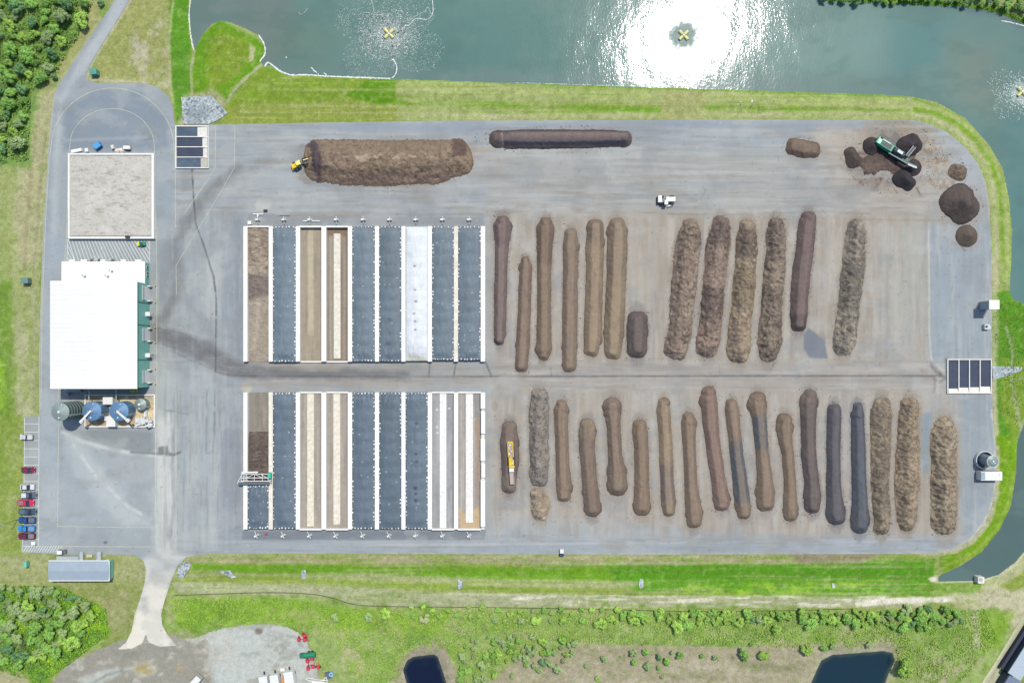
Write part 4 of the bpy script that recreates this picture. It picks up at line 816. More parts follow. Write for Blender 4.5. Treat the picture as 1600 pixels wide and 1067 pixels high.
# ------------------------------------------------------------------ bunkers
WH = 1.6
wallx = [(380, 386.6), (419.6, 426.2), (462, 468.6), (502, 509.6), (543.4, 550.2), (585.6, 592.3), (627, 633.6), (668.2, 675), (709, 715.8), (751, 758)]
bays = [(wallx[i][1] + .3, wallx[i + 1][0] - .3) for i in range(9)]
M_WALL = mat('bunker_wall_concrete', (252, 250, 245), .85, var=.06, scale=.5)
M_WALLD = mat('bunker_wall_stained_concrete', (240, 234, 222), .88, var=.16, scale=.5)
ordn = ['first', 'second', 'third', 'fourth', 'fifth', 'sixth', 'seventh', 'eighth', 'ninth', 'tenth']
for blk, (y0, y1) in (('upper', (353.5, 565)), ('lower', (613, 827))):
    for i, (a, b) in enumerate(wallx):
        if blk == 'lower' and i == 9:
            mb = MB(); pxbox(mb, a + 1, y0, b - 1, y1, 0, .9)
            o = empty('bunker_wall'); q = mb.build('footing', M_WALLD, o)
            for (s0, s1, w0) in ((0, .12, 0), (.14, .3, .6), (.34, .5, 0), (.52, .62, 1), (.64, .98, 0)):
                mb = MB(); pxbox(mb, a + w0, y0 + (y1 - y0) * s0, b, y0 + (y1 - y0) * s1, .9, WH); mb.build('wall_block', M_WALL, o)
            tag(o, 'broken outermost concrete wall at the right end of the lower bunkers', 'bunker wall', 'concrete walls between the bunkers'); continue
        mb = MB(); pxbox(mb, a, y0, b, y1, 0, WH)
        o = mb.build('bunker_wall', M_WALLD if (i, blk) in ((8, 'upper'), (1, 'lower')) else M_WALL, bevel=.06)
        extra = ' stained' if (i, blk) in ((8, 'upper'), (1, 'lower')) else ''
        tag(o, f'{ordn[i]} long white{extra} concrete wall from the left in the {blk} bunkers', 'bunker wall', 'concrete walls between the bunkers')
wt = MB(); wt.box(0, 0, .12, .36, .44, .24, tx=.8, ty=.8); M_WT = mat('white_weight', (250, 250, 250), .6)
wproto = None
def cover(blk, i, y0, y1, white=False, lab=''):
    global wproto
    a, b = bays[i]; xs = np.linspace(a - .5, b + .5, 37); ys = np.arange(y0, y1 + .1, 1.0)
    X, Y = np.meshgrid(xs, ys); x = X.ravel(); y = Y.ravel(); u = (x - a) / (b - a) * 2 - 1; e = np.minimum(y - y0, y1 - y)
    z = 1.62 + .55 * (1 - u ** 2) * ss(0, 14, e) + fbm(x, y, 9, 14, 3, i * 7 + len(blk)) * .12
    wr = fbm(x * 1., y * .35 + x * .3, 2.6, 2.6, 3, 77 + i) * .32 * (ss(30, 0, (y1 - y) if blk == 'upper' else (y - y0)) + .14)
    z = z + wr * (1 - u ** 4) + .05 * np.cos((y - y0) / 18. * 2 * math.pi) * (1 - u ** 2)
    z = np.where((np.abs(u) > 1) | (e < .5), 1.25, z)
    base = (226, 232, 238) if white else ((106, 122, 134) if blk == 'upper' else (96, 112, 126)); base = tuple(v * (1 + .05 * math.sin(i * 2.3)) for v in base) if not white else base
    p = Paint(x, y, base); p.all(np.array(base) * .93, .8, (14, 30, -.2, .4, i + 3)); p.all(np.array(base) * 1.07, .5, (5, 40, 0, .4, i + 4))
    for k in range(int((y1 - y0) / 18) + 1): p.line([(a, y0 + 9 + k * 18 + (k * 7 % 5)), (b, y0 + 9 + k * 18)], .7, np.array(base) * (.9 if white else 1.14), .6, .8)
    if white:
        for q in ((18, 62), (19, 99), (20, 117), (17, 136), (19, 148), (19, 161)): p.ell(a + q[0] - 4, y0 + q[1], 2.4, 1.6, (150, 152, 156), .9, .4, .3)
        p.poly([(a, y1 - 10), (b, y1 - 7), (b, y1), (a, y1)], (200, 204, 184), .9, 2, 3)
        p.poly([(a, y1 - 26), (b, y1 - 20), (b, y1 - 8), (a, y1 - 8)], (200, 204, 214), .6, 3, 3)
    else:
        rr = random.Random(i * 5 + len(blk) + int(y1))
        for k in range(5): p.ell(rr.uniform(a + 6, b - 6), rr.uniform(y0 + 15, y1 - 10), 1.3, 1.1, (170, 182, 192), .8, .5, .3)
        if (blk, i) == ('lower', 6):
            for q in ((17, 48), (16, 96), (17, 108), (15, 149), (16, 158), (16, 168)): p.ell(a + q[0], y0 + q[1], 2.8, 2.2, (62, 72, 84), .9, .4, .4)
        if (blk, i) == ('upper', 5):
            for q in ((17, 146), (14, 184)): p.ell(a + q[0], y0 + q[1], 4, 3, (78, 90, 102), .7, .5, .5)
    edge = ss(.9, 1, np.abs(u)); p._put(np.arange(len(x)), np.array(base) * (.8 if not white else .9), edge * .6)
    c0 = R((a + b) / 2, (y0 + y1) / 2, 1.6); wx, wy = R(x, y, 1.8)
    I = np.arange(len(x)).reshape(len(ys), len(xs)); F = np.stack([I[1:, :-1], I[1:, 1:], I[:-1, 1:], I[:-1, :-1]], -1).reshape(-1, 4)
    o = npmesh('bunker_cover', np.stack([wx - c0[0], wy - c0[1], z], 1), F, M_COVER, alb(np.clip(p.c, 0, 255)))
    o.location = (c0[0], c0[1], 0)
    tag(o, lab, 'tarpaulin', 'covers laid over the bunkers')
    if white: return
    rr = random.Random(i + 50 * len(blk)); pts = []
    yy = y0 + 3
    while yy < y1 - 2:
        if rr.random() < .66: pts.append((a + .8 + rr.uniform(-.6, .6), yy + rr.uniform(-.8, .8)))
        if rr.random() < .66: pts.append((b - .8 + rr.uniform(-.6, .6), yy + rr.uniform(-.8, .8)))
        yy += 5.6 if rr.random() < .8 else 7.5
    for k in range(6): pts.append((a + 4 + k * (b - a - 8) / 5 + rr.uniform(-1, 1), y0 + 1.6 + rr.uniform(-.5, .5))); pts.append((a + 4 + k * (b - a - 8) / 5 + rr.uniform(-1.2, 1.2), y1 - 1.8 + rr.uniform(-.6, .6)))
    for (px, py) in pts[:98]:
        wx_, wy_ = R(px, py, 1.8)
        if wproto is None: q = wt.build('hem_weight', M_WT); wproto = q
        else: q = wproto.copy(); C.objects.link(q)
        q.parent = o; q.location = (wx_ - c0[0], wy_ - c0[1], 1.66); q.rotation_euler = (0, 0, rr.uniform(-.4, .4)); s_ = rr.uniform(.6, 1.35); q.scale = (s_, s_, 1)
cover('upper', 1, 353, 566, lab='dark grey cover on the second upper bunker, right of the filled one')
cover('upper', 4, 353, 565, lab='dark grey cover on the fifth upper bunker, right of the bare ones')
cover('upper', 5, 353, 565, lab='dark grey cover on the sixth upper bunker, left of the white cover')
cover('upper', 6, 354, 564, True, 'only white cover, on the seventh upper bunker')
cover('upper', 7, 353, 563, lab='dark grey cover on the eighth upper bunker, right of the white cover')
cover('upper', 8, 353, 563, lab='dark grey cover on the ninth and last upper bunker')
cover('lower', 0, 758, 826.5, lab='short dark cover below the turning gantry in the lower bunkers')
cover('lower', 1, 613, 827, lab='full length dark cover on the second lower bunker beside the gantry')
cover('lower', 4, 613, 827, lab='dark cover on the fifth lower bunker, right of the bare ones')
cover('lower', 5, 613, 827, lab='dark cover on the sixth lower bunker, middle of three together')
cover('lower', 6, 613, 827, lab='dark cover with black patches on the seventh lower bunker')

M_BAY = mat_attr('bay_floor_concrete', [(.5, .92, 1.08), (2.6, .93, 1.07)], .95, (2., .04), .1)
def bay(blk, i, y0, y1, base, ch=None, chcol=(214, 208, 190), marks=None, lab='', endtop=True, endbot=True):
    a, b = bays[i]; o = empty('open_bunker', *R((a + b) / 2, (y0 + y1) / 2), 0)
    ox, oy = o.location.x, o.location.y
    def pf(x, y):
        p = Paint(x, y, base); p.all(np.array(base) * .9, .7, (6, 60, -.2, .4, i + 30)); p.all(np.array(base) * 1.1, .6, (4, 50, 0, .4, i + 31))
        p.line([(a + .6, y0), (a + .6, y1)], 2, np.array(base) * .8, .6, 1.2); p.line([(b - .6, y0), (b - .6, y1)], 2, np.array(base) * .85, .6, 1.2)
        if marks: marks(p)
        return alb(np.clip(p.c, 0, 255))
    f = sheet('bay_floor', [(a, y0), (b, y0), (b, y1), (a, y1)], .05, 1., pf, M_BAY, None); f.parent = o; f.location = (-ox, -oy, 0)
    if ch:
        mb = MB(); pxbox(mb, ch[0], ch[2], ch[1], ch[3], .03, .14); q = mb.build('aeration_channel', mat('channel_lid_%d_%d_%d' % chcol, chcol, .85, var=.18, scale=.9), o); q.location = (-ox, -oy, 0)
    for yy, on in ((y0, endtop), (y1, endbot)):
        hh = WH + .02 if on == 2 else (.5 if on else 0)
        if hh:
            mb = MB(); pxbox(mb, a - .6, yy - 1, b + .6, yy + 1.2, 0, hh); q = mb.build('end_wall' if on == 2 else 'curb', M_WALL, o); q.location = (-ox, -oy, 0)
    tag(o, lab, 'open bunker', 'open bunkers without covers'); return o
def bm(p):
    p.line([(485.5, 358), (485.5, 520)], 9, (202, 190, 164), .8, 2, 1); p.line([(485.5, 520), (484, 565)], 6, (178, 164, 140), .6, 3, 1)
bay('upper', 2, 354, 565, (168, 157, 140), None, marks=bm, lab='bare tan bunker floor, third of the upper row', endtop=2)
def bm(p):
    p.poly([(510, 353), (543, 353), (543, 372), (534, 366), (520, 364), (512, 372)], (142, 122, 104), .9, 2, 3); p.line([(517, 372), (517, 560)], 6, (172, 168, 160), .8, 2); p.line([(538, 372), (538, 560)], 5, (168, 158, 148), .7, 2)
bay('upper', 3, 354, 565, (150, 134, 118), (521.5, 532, 365, 560), (236, 230, 214), bm, 'bare bunker with a bright central strip, fourth of the upper row', 2)
bay('lower', 2, 613, 827, (174, 166, 156), (480, 490.5, 615, 822), (236, 228, 208), None, 'third lower bunker, bare with a cream central strip', True, 2)
bay('lower', 3, 613, 827, (176, 167, 158), (521, 531.5, 615, 819), (238, 231, 213), None, 'fourth lower bunker, bare with a cream central strip', True, 2)
def bm8(p):
    for q in ((683, 640), (683, 667), (702, 638), (684, 676)): p.ell(q[0], q[1], 2, 1.6, (220, 224, 220), .9, .4, .3)
bay('lower', 7, 613, 827, (172, 173, 175), (687.2, 697.4, 613, 827), (248, 248, 248), bm8, 'bare grey bunker with a wide white strip, eighth of the lower row', True, 2)
def bm9(p):
    p.poly([(716, 792), (724, 800), (740, 800), (750, 786), (751, 828), (716, 828)], (204, 180, 146), .95, 3, 5); p.poly([(742, 660), (751, 640), (751, 800), (746, 780)], (168, 146, 128), .8, 3, 3); p.poly([(740, 613), (751, 613), (751, 650), (742, 650)], (150, 150, 150), .8, 2)
bay('lower', 8, 613, 827, (178, 173, 168), (728, 739, 615, 816), (248, 246, 242), bm9, 'bare bunker with orange sand at its foot, last of the lower row', True, 2)
bay('upper', 0, 354, 566, (150, 136, 120), None, (0, 0, 0), None, 'first upper bunker, holding a ragged layer of brown compost', 2, False)
bay('lower', 0, 613, 757, (152, 144, 134), None, (0, 0, 0), None, 'first lower bunker, open above the gantry with compost inside', False, False)
def inbay(lab, i, y0, y1, prof, c1, c2, seed):
    a, b = bays[i]; xs = np.linspace(a + .2, b - .2, 33); ys = np.arange(y0, y1, 1.); X, Y = np.meshgrid(xs, ys); x = X.ravel(); y = Y.ravel()
    h = np.interp(y, [q[0] for q in prof], [q[1] for q in prof]); u = (x - a) / (b - a) * 2 - 1
    z = h * (1 - .35 * u ** 2) + (fbm(x, y, 8, 4, 4, seed) * .35 + fbm(x, y, 3, 2, 3, seed + 1) * .2) * np.clip(h, 0, 1)
    p = Paint(x, y, c1); p.all(c2, .9, (12, 8, -.2, .3, seed + 2)); p.all(np.array(c2) * .8, .6, (5, 3.4, 0, .4, seed + 3)); p.all(np.array(c1) * 1.15, .6, (6, 3, .05, .4, seed + 4))
    if seed == 5: p.poly([(386, 430), (420, 430), (420, 462), (386, 470)], (126, 116, 112), .7, 3, 4); p.poly([(384, 470), (422, 462), (422, 568), (384, 568)], (172, 162, 148), .7, 5, 4); p.line([(404, 470), (402, 500), (396, 540)], 6, (192, 182, 166), .7, 3, 2)
    c0 = R((a + b) / 2, (y0 + y1) / 2); wx, wy = R(x, y, .8)
    I = np.arange(len(x)).reshape(len(ys), len(xs)); F = np.stack([I[1:, :-1], I[1:, 1:], I[:-1, 1:], I[:-1, :-1]], -1).reshape(-1, 4)
    o = npmesh('compost_layer', np.stack([wx - c0[0], wy - c0[1], np.maximum(z, -.1)], 1), F, M_PILE_R, alb(np.clip(p.c, 0, 255))); o.location = (*c0, 0)
    tag(o, lab, 'compost')
inbay('ragged brown compost filling the first upper bunker', 0, 356, 566, [(356, 1.3), (440, 1.1), (462, .9), (500, .3), (540, .12), (566, .06)], (172, 158, 142), (152, 138, 124), 5)
inbay('dark brown compost heap above the gantry in the first lower bunker', 0, 674, 757, [(674, .0), (680, .6), (692, 1.2), (757, 1.2)], (118, 106, 99), (108, 96, 90), 9)

def blower(flip):
    o = empty('aeration_blower'); m = MB(); m.box(0, 0, .5, 1.7, .8, 1., tx=.85, ty=.7); m.build('housing', WHITE, o, .05)
    m = MB(); m.tube((0, .3 * flip, .7), (0, 1.1 * flip, .7), .28, 10); m.tube((0, -.3 * flip, .5), (0, -1.6 * flip, .2), .2, 10); m.build('duct', STEEL, o)
    m = MB(); m.cyl(.5, 0, 1., 1.35, .22, n=10); m.build('motor', STEEL, o); return o
for blk, yy, flip, xs0 in (('upper', 344, 1, (403.5, 444.5, 484.5, 526, 568, 609, 650, 691.5, 733)), ('lower', 836, -1, (401.5, 443, 484, 525, 567, 608, 649.5, 691.5, 733))):
    pr = blower(flip)
    for i, bx in enumerate(xs0):
        o = pr if i == 0 else copy_tree(pr); o.location = (*R(bx, yy), 0); o.rotation_euler = (0, 0, 0 if flip > 0 else random.uniform(.2, .6))
        tag(o, f'{ordn[i]} small white blower from the left {"above the upper" if flip > 0 else "below the lower"} bunkers', 'blower', 'white blowers at the bunker ends')
for (x0, y0, x1, y1, lab) in ((396, 334.4, 412, 336, 'short white pipe rack above the first upper bunker'), (436, 334.8, 453, 337, 'pale blue pipe lying above the second upper bunker'), (474, 345, 500, 346.8, 'long white pipe across the third blower')):
    m = MB(); X0, Y0 = R(x0, (y0 + y1) / 2); X1, _ = R(x1, y0); m.tube((X0, Y0, .25), (X1, Y0, .25), .22, 8)
    if x0 < 400: m.tube((X0 + 1.6, Y0, .25), (X0 + 1.6, Y0 - 1.6, .5), .3, 8)
    m.tube((X0 + .3, Y0 - .35, .1), (X0 + .3, Y0 + .35, .1), .1, 6); m.tube((X1 - .3, Y0 - .35, .1), (X1 - .3, Y0 + .35, .1), .1, 6)
    tag(m.build('pipe', WHITE if x0 != 436 else STEEL), lab, 'pipe')
m = MB(); m.box(*R(391.5, 349), .5, 1.1, 1.1, 1.); m.box(*R(391.5, 349), 1.04, 1.2, 1.2, .08); tag(m.build('utility_box', WHITE), 'small white box at the top corner of the first bunker', 'utility box')
m = MB(); m.box(*R(415, 329.5), .3, 1.4, .7, .6, tx=.8); m.box(*R(413.6, 329.5), .5, .3, .5, .4); tag(m.build('compressor', DARK), 'little dark machine above the first upper bunker', 'machine')

# gantry
g = empty('turning_gantry', *R(399, 748, 0), 0); gx0, gy0 = g.location.x, g.location.y
def GP_(px, py, zz): X_, Y_ = R(px, py, zz); return (X_ - gx0, Y_ - gy0, zz)
m = MB()
for py in (740.5, 746.5, 751.5): m.tube(GP_(377, py, 3.0), GP_(420, py, 3.0), .14, 6)
for px in (377, 381, 385, 397.5, 410, 419): m.tube(GP_(px, 740, 3.0), GP_(px, 752, 3.0), .11, 6)
for a_, b_ in (((386, 746), (396, 741)), ((399, 741), (409, 746)), ((408, 741), (418, 747)), ((377, 743), (371.5, 753)), ((371.5, 753), (371.5, 756)), ((371.5, 752.5), (381, 752.5))): m.tube(GP_(*a_, 3.0), GP_(*b_, 3.0), .1, 6)
m.build('bridge_truss', WHITE, g)
m = MB(); m.box(*GP_(393, 737.6, 3.3)[:2], 3.3, 4.4, .5, .5); m.box(*GP_(381, 738, 3.2)[:2], 3.2, 1.4, .6, .5); m.build('hydraulic_unit', WHITE, g)
m = MB(); m.tube(GP_(372, 755.5, 2.3), GP_(421, 755.5, 2.3), .45, 10); m.tube(GP_(374, 753.5, 2.8), GP_(420, 753.5, 2.8), .15, 6); m.build('turning_drum', mat('drum_steel', (120, 136, 146), .5, .4), g)
for px in (383, 423):
    m = MB(); m.box(*GP_(px, 747, 2.4)[:2], 2.1, .5, 3.4, .6)
    for py in (741, 753): m.tube((GP_(px, py, 1.9)[0] - .2, GP_(px, py, 1.9)[1], 1.85), (GP_(px, py, 1.9)[0] + .2, GP_(px, py, 1.9)[1], 1.85), .3, 10)
    m.build('end_carriage', STEEL, g)
m = MB(); m.box(*GP_(421.5, 743, 3.4)[:2], 3.3, .9, 2.2, .9, ty=.7); m.build('green_motor_box', mat('mint_green_cover', (60, 205, 165), .4), g)
tag(g, 'white latticed turning gantry with green motor straddling the first lower bunker', 'gantry')

# ------------------------------------------------------------------ settling basins, chip bed
def basin(x0, y0, x1, y1, horiz, fracs, lab, wcols):
    o = empty('settling_basin', *R((x0 + x1) / 2, (y0 + y1) / 2)); ox, oy = o.location.x, o.location.y
    m = MB(); t = 1.3
    for q in ((x0, y0, x1, y0 + t), (x0, y1 - t, x1, y1), (x0, y0 + t, x0 + t, y1 - t), (x1 - t * .7, y0 + t, x1, y1 - t)): pxbox(m, *q, -.05, .55)
    q = m.build('outer_wall', M_WALL, o); q.location = (-ox, -oy, 0)
    for k in range(4):
        if horiz:
            a, b = y0 + t + (y1 - y0 - 2 * t) * k / 4, y0 + t + (y1 - y0 - 2 * t) * (k + 1) / 4
            if k: m = MB(); pxbox(m, x0 + t, a - .6, x1 - t * .7, a + .6, -.05, .5); q = m.build('partition_wall', M_WALL, o); q.location = (-ox, -oy, 0)
            xr = x0 + (x1 - x0) * fracs[k]; W = (x0 + t, a, xr, b); Rm = (xr, a, x1 - t * .7, b)
        else:
            a, b = x0 + t + (x1 - x0 - 2 * t) * k / 4, x0 + t + (x1 - x0 - 2 * t) * (k + 1) / 4
            if k: m = MB(); pxbox(m, a - .6, y0 + t, a + .6, y1 - t, -.05, .5); q = m.build('partition_wall', M_WALL, o); q.location = (-ox, -oy, 0)
            yr = y0 + (y1 - y0) * fracs[k]; W = (a, y0 + t, b, yr); Rm = (a, yr, b, y1 - t)
        m = MB(); pxbox(m, *W, .02, .1); q = m.build('basin_water', wcols[k], o); q.location = (-ox, -oy, 0)
        m = MB(); X0, Y0 = R(Rm[0], Rm[1]); X1, Y1 = R(Rm[2], Rm[3])
        zt = [.09, .09, .09, .09]
        zt = [.06, .4, .4, .06] if horiz else [.4, .4, .06, .06]
        m.add([(X0, Y1, zt[0]), (X1, Y1, zt[1]), (X1, Y0, zt[2]), (X0, Y0, zt[3])], [(0, 1, 2, 3)])
        q = m.build('ramp', CONC if not (horiz and k == 3) else CONCD, o); q.location = (-ox, -oy, 0)
    tag(o, lab, 'settling basin'); return o
w1 = mat('slate_water', (92, 108, 124), .12, var=.25, scale=.25, spec=.5); w2 = mat('dark_purple_water', (76, 82, 98), .12, var=.15, scale=.25, spec=.5)
basin(274, 196.5, 325.5, 263, True, (.67, .82, .84, .77), 'white walled four-cell settling basin beside the riprap apron', (w1, w2, w2, w1))
basin(1480.5, 561, 1549.5, 614.5, False, (.86, .83, .82, .80), 'white walled four-cell settling basin on the east edge', (w2, w2, w2, w2))
o = empty('chip_bed', *R(173, 306, 1.2)); ox, oy = o.location.x, o.location.y
m = MB()
for q in ((106, 239.5, 240.5, 242.2), (106, 370, 240.5, 373), (106, 242.2, 108.8, 370), (236.6, 242.2, 240.5, 370)): pxbox(m, *q, -.05, 1.3)
q = m.build('retaining_wall', WHITE, o); q.location = (-ox, -oy, 0)
def pc(x, y):
    p = Paint(x, y, (206, 203, 195)); p.all((192, 188, 178), .7, (22, 8, 0, .35, 4)); p.all((216, 212, 206), .6, (14, 12, 0, .4, 5)); p.all((158, 152, 140), .55, (9, 2.4, .3, .5, 6)); p.all((172, 166, 156), .5, (4, 2.4, .3, .5, 8)); p.line([(108, 369), (237, 369)], 2, (140, 138, 134), .7, 1); return alb(p.c)
q = sheet('wood_chips', [(108.5, 242), (237, 242), (237, 370.3), (108.5, 370.3)], lambda x, y: .95 + fbm(x, y, 9, 9, 4, 4) * .12, 1., pc, mat_attr('bleached_wood_chips', [(.6, .94, 1.06), (3., .86, 1.14)], .95, (3., .08), .1), None); q.parent = o; q.location = (-ox, -oy, 0)
tag(o, 'square bed of bleached wood chips inside a white wall', 'chip bed')

# ------------------------------------------------------------------ main building
def gpx(px, py, h): return 800 - (800 - px) * (H - h) / H, 560 - (560 - py) * (H - h) / H
def bbox(mb, x0, y0, x1, y1, z0, z1, org=(0, 0)):   # box whose top outline stands at these plan units
    X0, Y0 = R(x0, y0, z1); X1, Y1 = R(x1, y1, z1)
    mb.box((X0 + X1) / 2 - org[0], (Y0 + Y1) / 2 - org[1], (z0 + z1) / 2, abs(X1 - X0), abs(Y0 - Y1), z1 - z0)
b = empty('processing_hall', *R(173, 523, 9)); og = (b.location.x, b.location.y)
BH = 9.0
m = MB(); bbox(m, 79, 440, 212.5, 606, 0, BH - .25, og); m.build('wall', GRNW, b)
m = MB(); X0, Y0 = R(77.5, 438.7, BH); X1, Y1 = R(213.6, 607.4, BH); cxm = (X0 + X1) / 2 - og[0]; cym = (Y0 + Y1) / 2 - og[1]; LX = (X1 - X0) / 2; LY = (Y0 - Y1) / 2
m.add([(cxm - LX, cym - LY, BH - .25), (cxm, cym - LY, BH + .45), (cxm + LX, cym - LY, BH - .25), (cxm - LX, cym + LY, BH - .25), (cxm, cym + LY, BH + .45), (cxm + LX, cym + LY, BH - .25),
       (cxm - LX, cym - LY, BH - .5), (cxm + LX, cym - LY, BH - .5), (cxm - LX, cym + LY, BH - .5), (cxm + LX, cym + LY, BH - .5)],
      [(0, 1, 4, 3), (1, 2, 5, 4), (6, 7, 2, 1, 0), (9, 8, 3, 4, 5), (8, 6, 0, 3), (7, 9, 5, 2)])
M_ROOF = mat('white_metal_roof', (250, 251, 251), .55, var=.03, scale=.3); r_ = m.build('roof', M_ROOF, b)
for k in range(22):
    yy = cym - LY + (k + 1) * 2 * LY / 23; m = MB()
    for sgn in (-1, 1): m.add([(cxm, yy - .05, BH + .5), (cxm, yy + .05, BH + .5), (cxm + sgn * LX, yy + .05, BH - .19), (cxm + sgn * LX, yy - .05, BH - .19)], [(0, 1, 2, 3) if sgn < 0 else (3, 2, 1, 0)])
    m.build('seam', M_ROOF, r_)
ex = R(235, 0, 0)[0] - og[0]  # foot of the east wall
wallE = R(212.5, 0, BH - .25)[0] - og[0]
for (ya, yb, hh) in ((446, 471, 4.8), (512, 534, 4.6), (577, 599, 4.6)):
    Ya = R(0, ya, 2)[1] - og[1]; Yb = R(0, yb, 2)[1] - og[1]
    m = MB(); m.box(wallE + .06, (Ya + Yb) / 2, hh / 2, .12, abs(Ya - Yb) * .86, hh); d_ = m.build('roller_door', WHITE, b)
    m = MB(); m.box(wallE + .2, (Ya + Yb) / 2, hh + .12, .4, abs(Ya - Yb) * .92, .22); m.build('lintel', STEEL, d_)
    m = MB(); m.box(wallE + .6, Ya - .2, .9, 1.1, .3, 1.8); m.box(wallE + .6, Yb + .2, .9, 1.1, .3, 1.8); m.build('wing_wall', M_WALL, b)
    for s_ in (Ya + .2, Yb - .2): m = MB(); m.cyl(wallE + 2.2, s_, 0, 1.1, .14, n=8); m.build('bollard', PYEL, b)
for yy in (490.5, 555):
    Yy = R(0, yy, 3)[1] - og[1]; m = MB(); m.box(wallE + .75, Yy, 2.8, 1.5, 1.4, .18); m.box(wallE + 1.3, Yy - .6, 1.35, .1, .1, 2.7); m.box(wallE + 1.3, Yy + .6, 1.35, .1, .1, 2.7); m.build('door_canopy', WHITE, b)
    m = MB(); m.box(wallE + .04, Yy, 1.1, .08, 1., 2.2); m.build('door', mat('door_grey', (200, 205, 205), .5), b)
for yy in (473, 508, 562): m = MB(); m.box(wallE + .08, R(0, yy, 4)[1] - og[1], BH / 2 - .3, .16, .16, BH - .8); m.build('downpipe', DGRN, b)
m = MB(); m.box(wallE + .1, (cym), BH - .4, .2, 2 * LY - .4, .2); m.build('gutter', STEEL, b)
tag(b, 'huge white roofed green walled hall beside the blue tanks', 'industrial hall')
b = empty('hall_annex', *R(162, 424, 3.2)); og = (b.location.x, b.location.y); AH = 3.2
m = MB(); bbox(m, 97.5, 410, 226, 443, 0, AH - .15, og); m.build('wall', GRNW, b)
m = MB(); bbox(m, 96, 408.5, 226.6, 444, AH - .15, AH, og); r_ = m.build('roof', M_ROOF, b)
for q, (vx, vy) in enumerate(((133, 432), (169, 432), (175.5, 424))):
    X_, Y_ = R(vx, vy, AH); m = MB(); m.box(X_ - og[0], Y_ - og[1], AH + .25, .7, .5, .5, tx=.7); m.cyl(X_ - og[0] - .9, Y_ - og[1] + .4, AH, AH + .5, .12, n=8); m.build('roof_vent', STEEL, r_)
for vx in (152, 173, 140):
    X_, Y_ = R(vx, 405.5, 1.6); m = MB(); m.cyl(X_ - og[0], Y_ - og[1], 0, 1.9, .55, .5, n=14); m.tube((X_ - og[0], Y_ - og[1], 1.7), (X_ - og[0] - .9, Y_ - og[1] - .5, 2.2), .22, 8); m.build('exhaust_fan', STEEL, b)
m = MB()
for xx, w_ in ((113, 9), (131, 10), (161, 8), (193, 8), (216, 10)): X_, Y_ = R(xx, 407.5, 2.6); m.box(X_ - og[0], Y_ - og[1], 2.6, w_ * S, .9, .16)
m.build('door_hood', WHITE, b)
Xe = R(226, 0, AH)[0] - og[0]
for yy in (418, 427, 432): m = MB(); m.box(Xe + .06, R(0, yy, 1.6)[1] - og[1], 1.7, .1, 1.1, 1.0); q = m.build('window', WHITE, b); m = MB(); m.box(Xe + .13, R(0, yy, 1.6)[1] - og[1], 1.7, .05, .85, .75); m.build('pane', GLASS, q)
tag(b, 'low white roofed annex between the hatching and the big hall', 'annex')

# tanks on sand pad
o = empty('tank_bund', *R(187, 642)); og = (o.location.x, o.location.y)
def ps(x, y):
    p = Paint(x, y, (222, 204, 166)); p.all((196, 172, 138), .8, (14, 8, 0, .4, 4)); p.ell(150, 655, 20, 10, (170, 150, 122), .7, .4, .4); p.ell(195, 655, 18, 12, (206, 176, 140), .7, .4, .4); p.poly([(135, 617), (240, 617), (240, 625), (135, 623)], (160, 156, 150), .6, 2, 3); p.all((240, 226, 190), .7, (9, 8, .05, .4, 9)); return alb(p.c)
q = sheet('sand_floor', [(133, 617), (241, 617), (241, 666), (133, 666)], .06, 1., ps, M_GRAVEL, None); q.parent = o; q.location = (-og[0], -og[1], 0)
m = MB()
for t in ((132, 616.2, 242, 617.8), (132, 665.6, 242, 667.4), (132, 617.8, 133.6, 665.6), (240.4, 617.8, 242, 665.6)): bbox(m, *t, 0, .55, og)
m.build('bund_wall', M_WALL, o); tag(o, 'low white walled bund of pale sand south of the hall', 'bund')
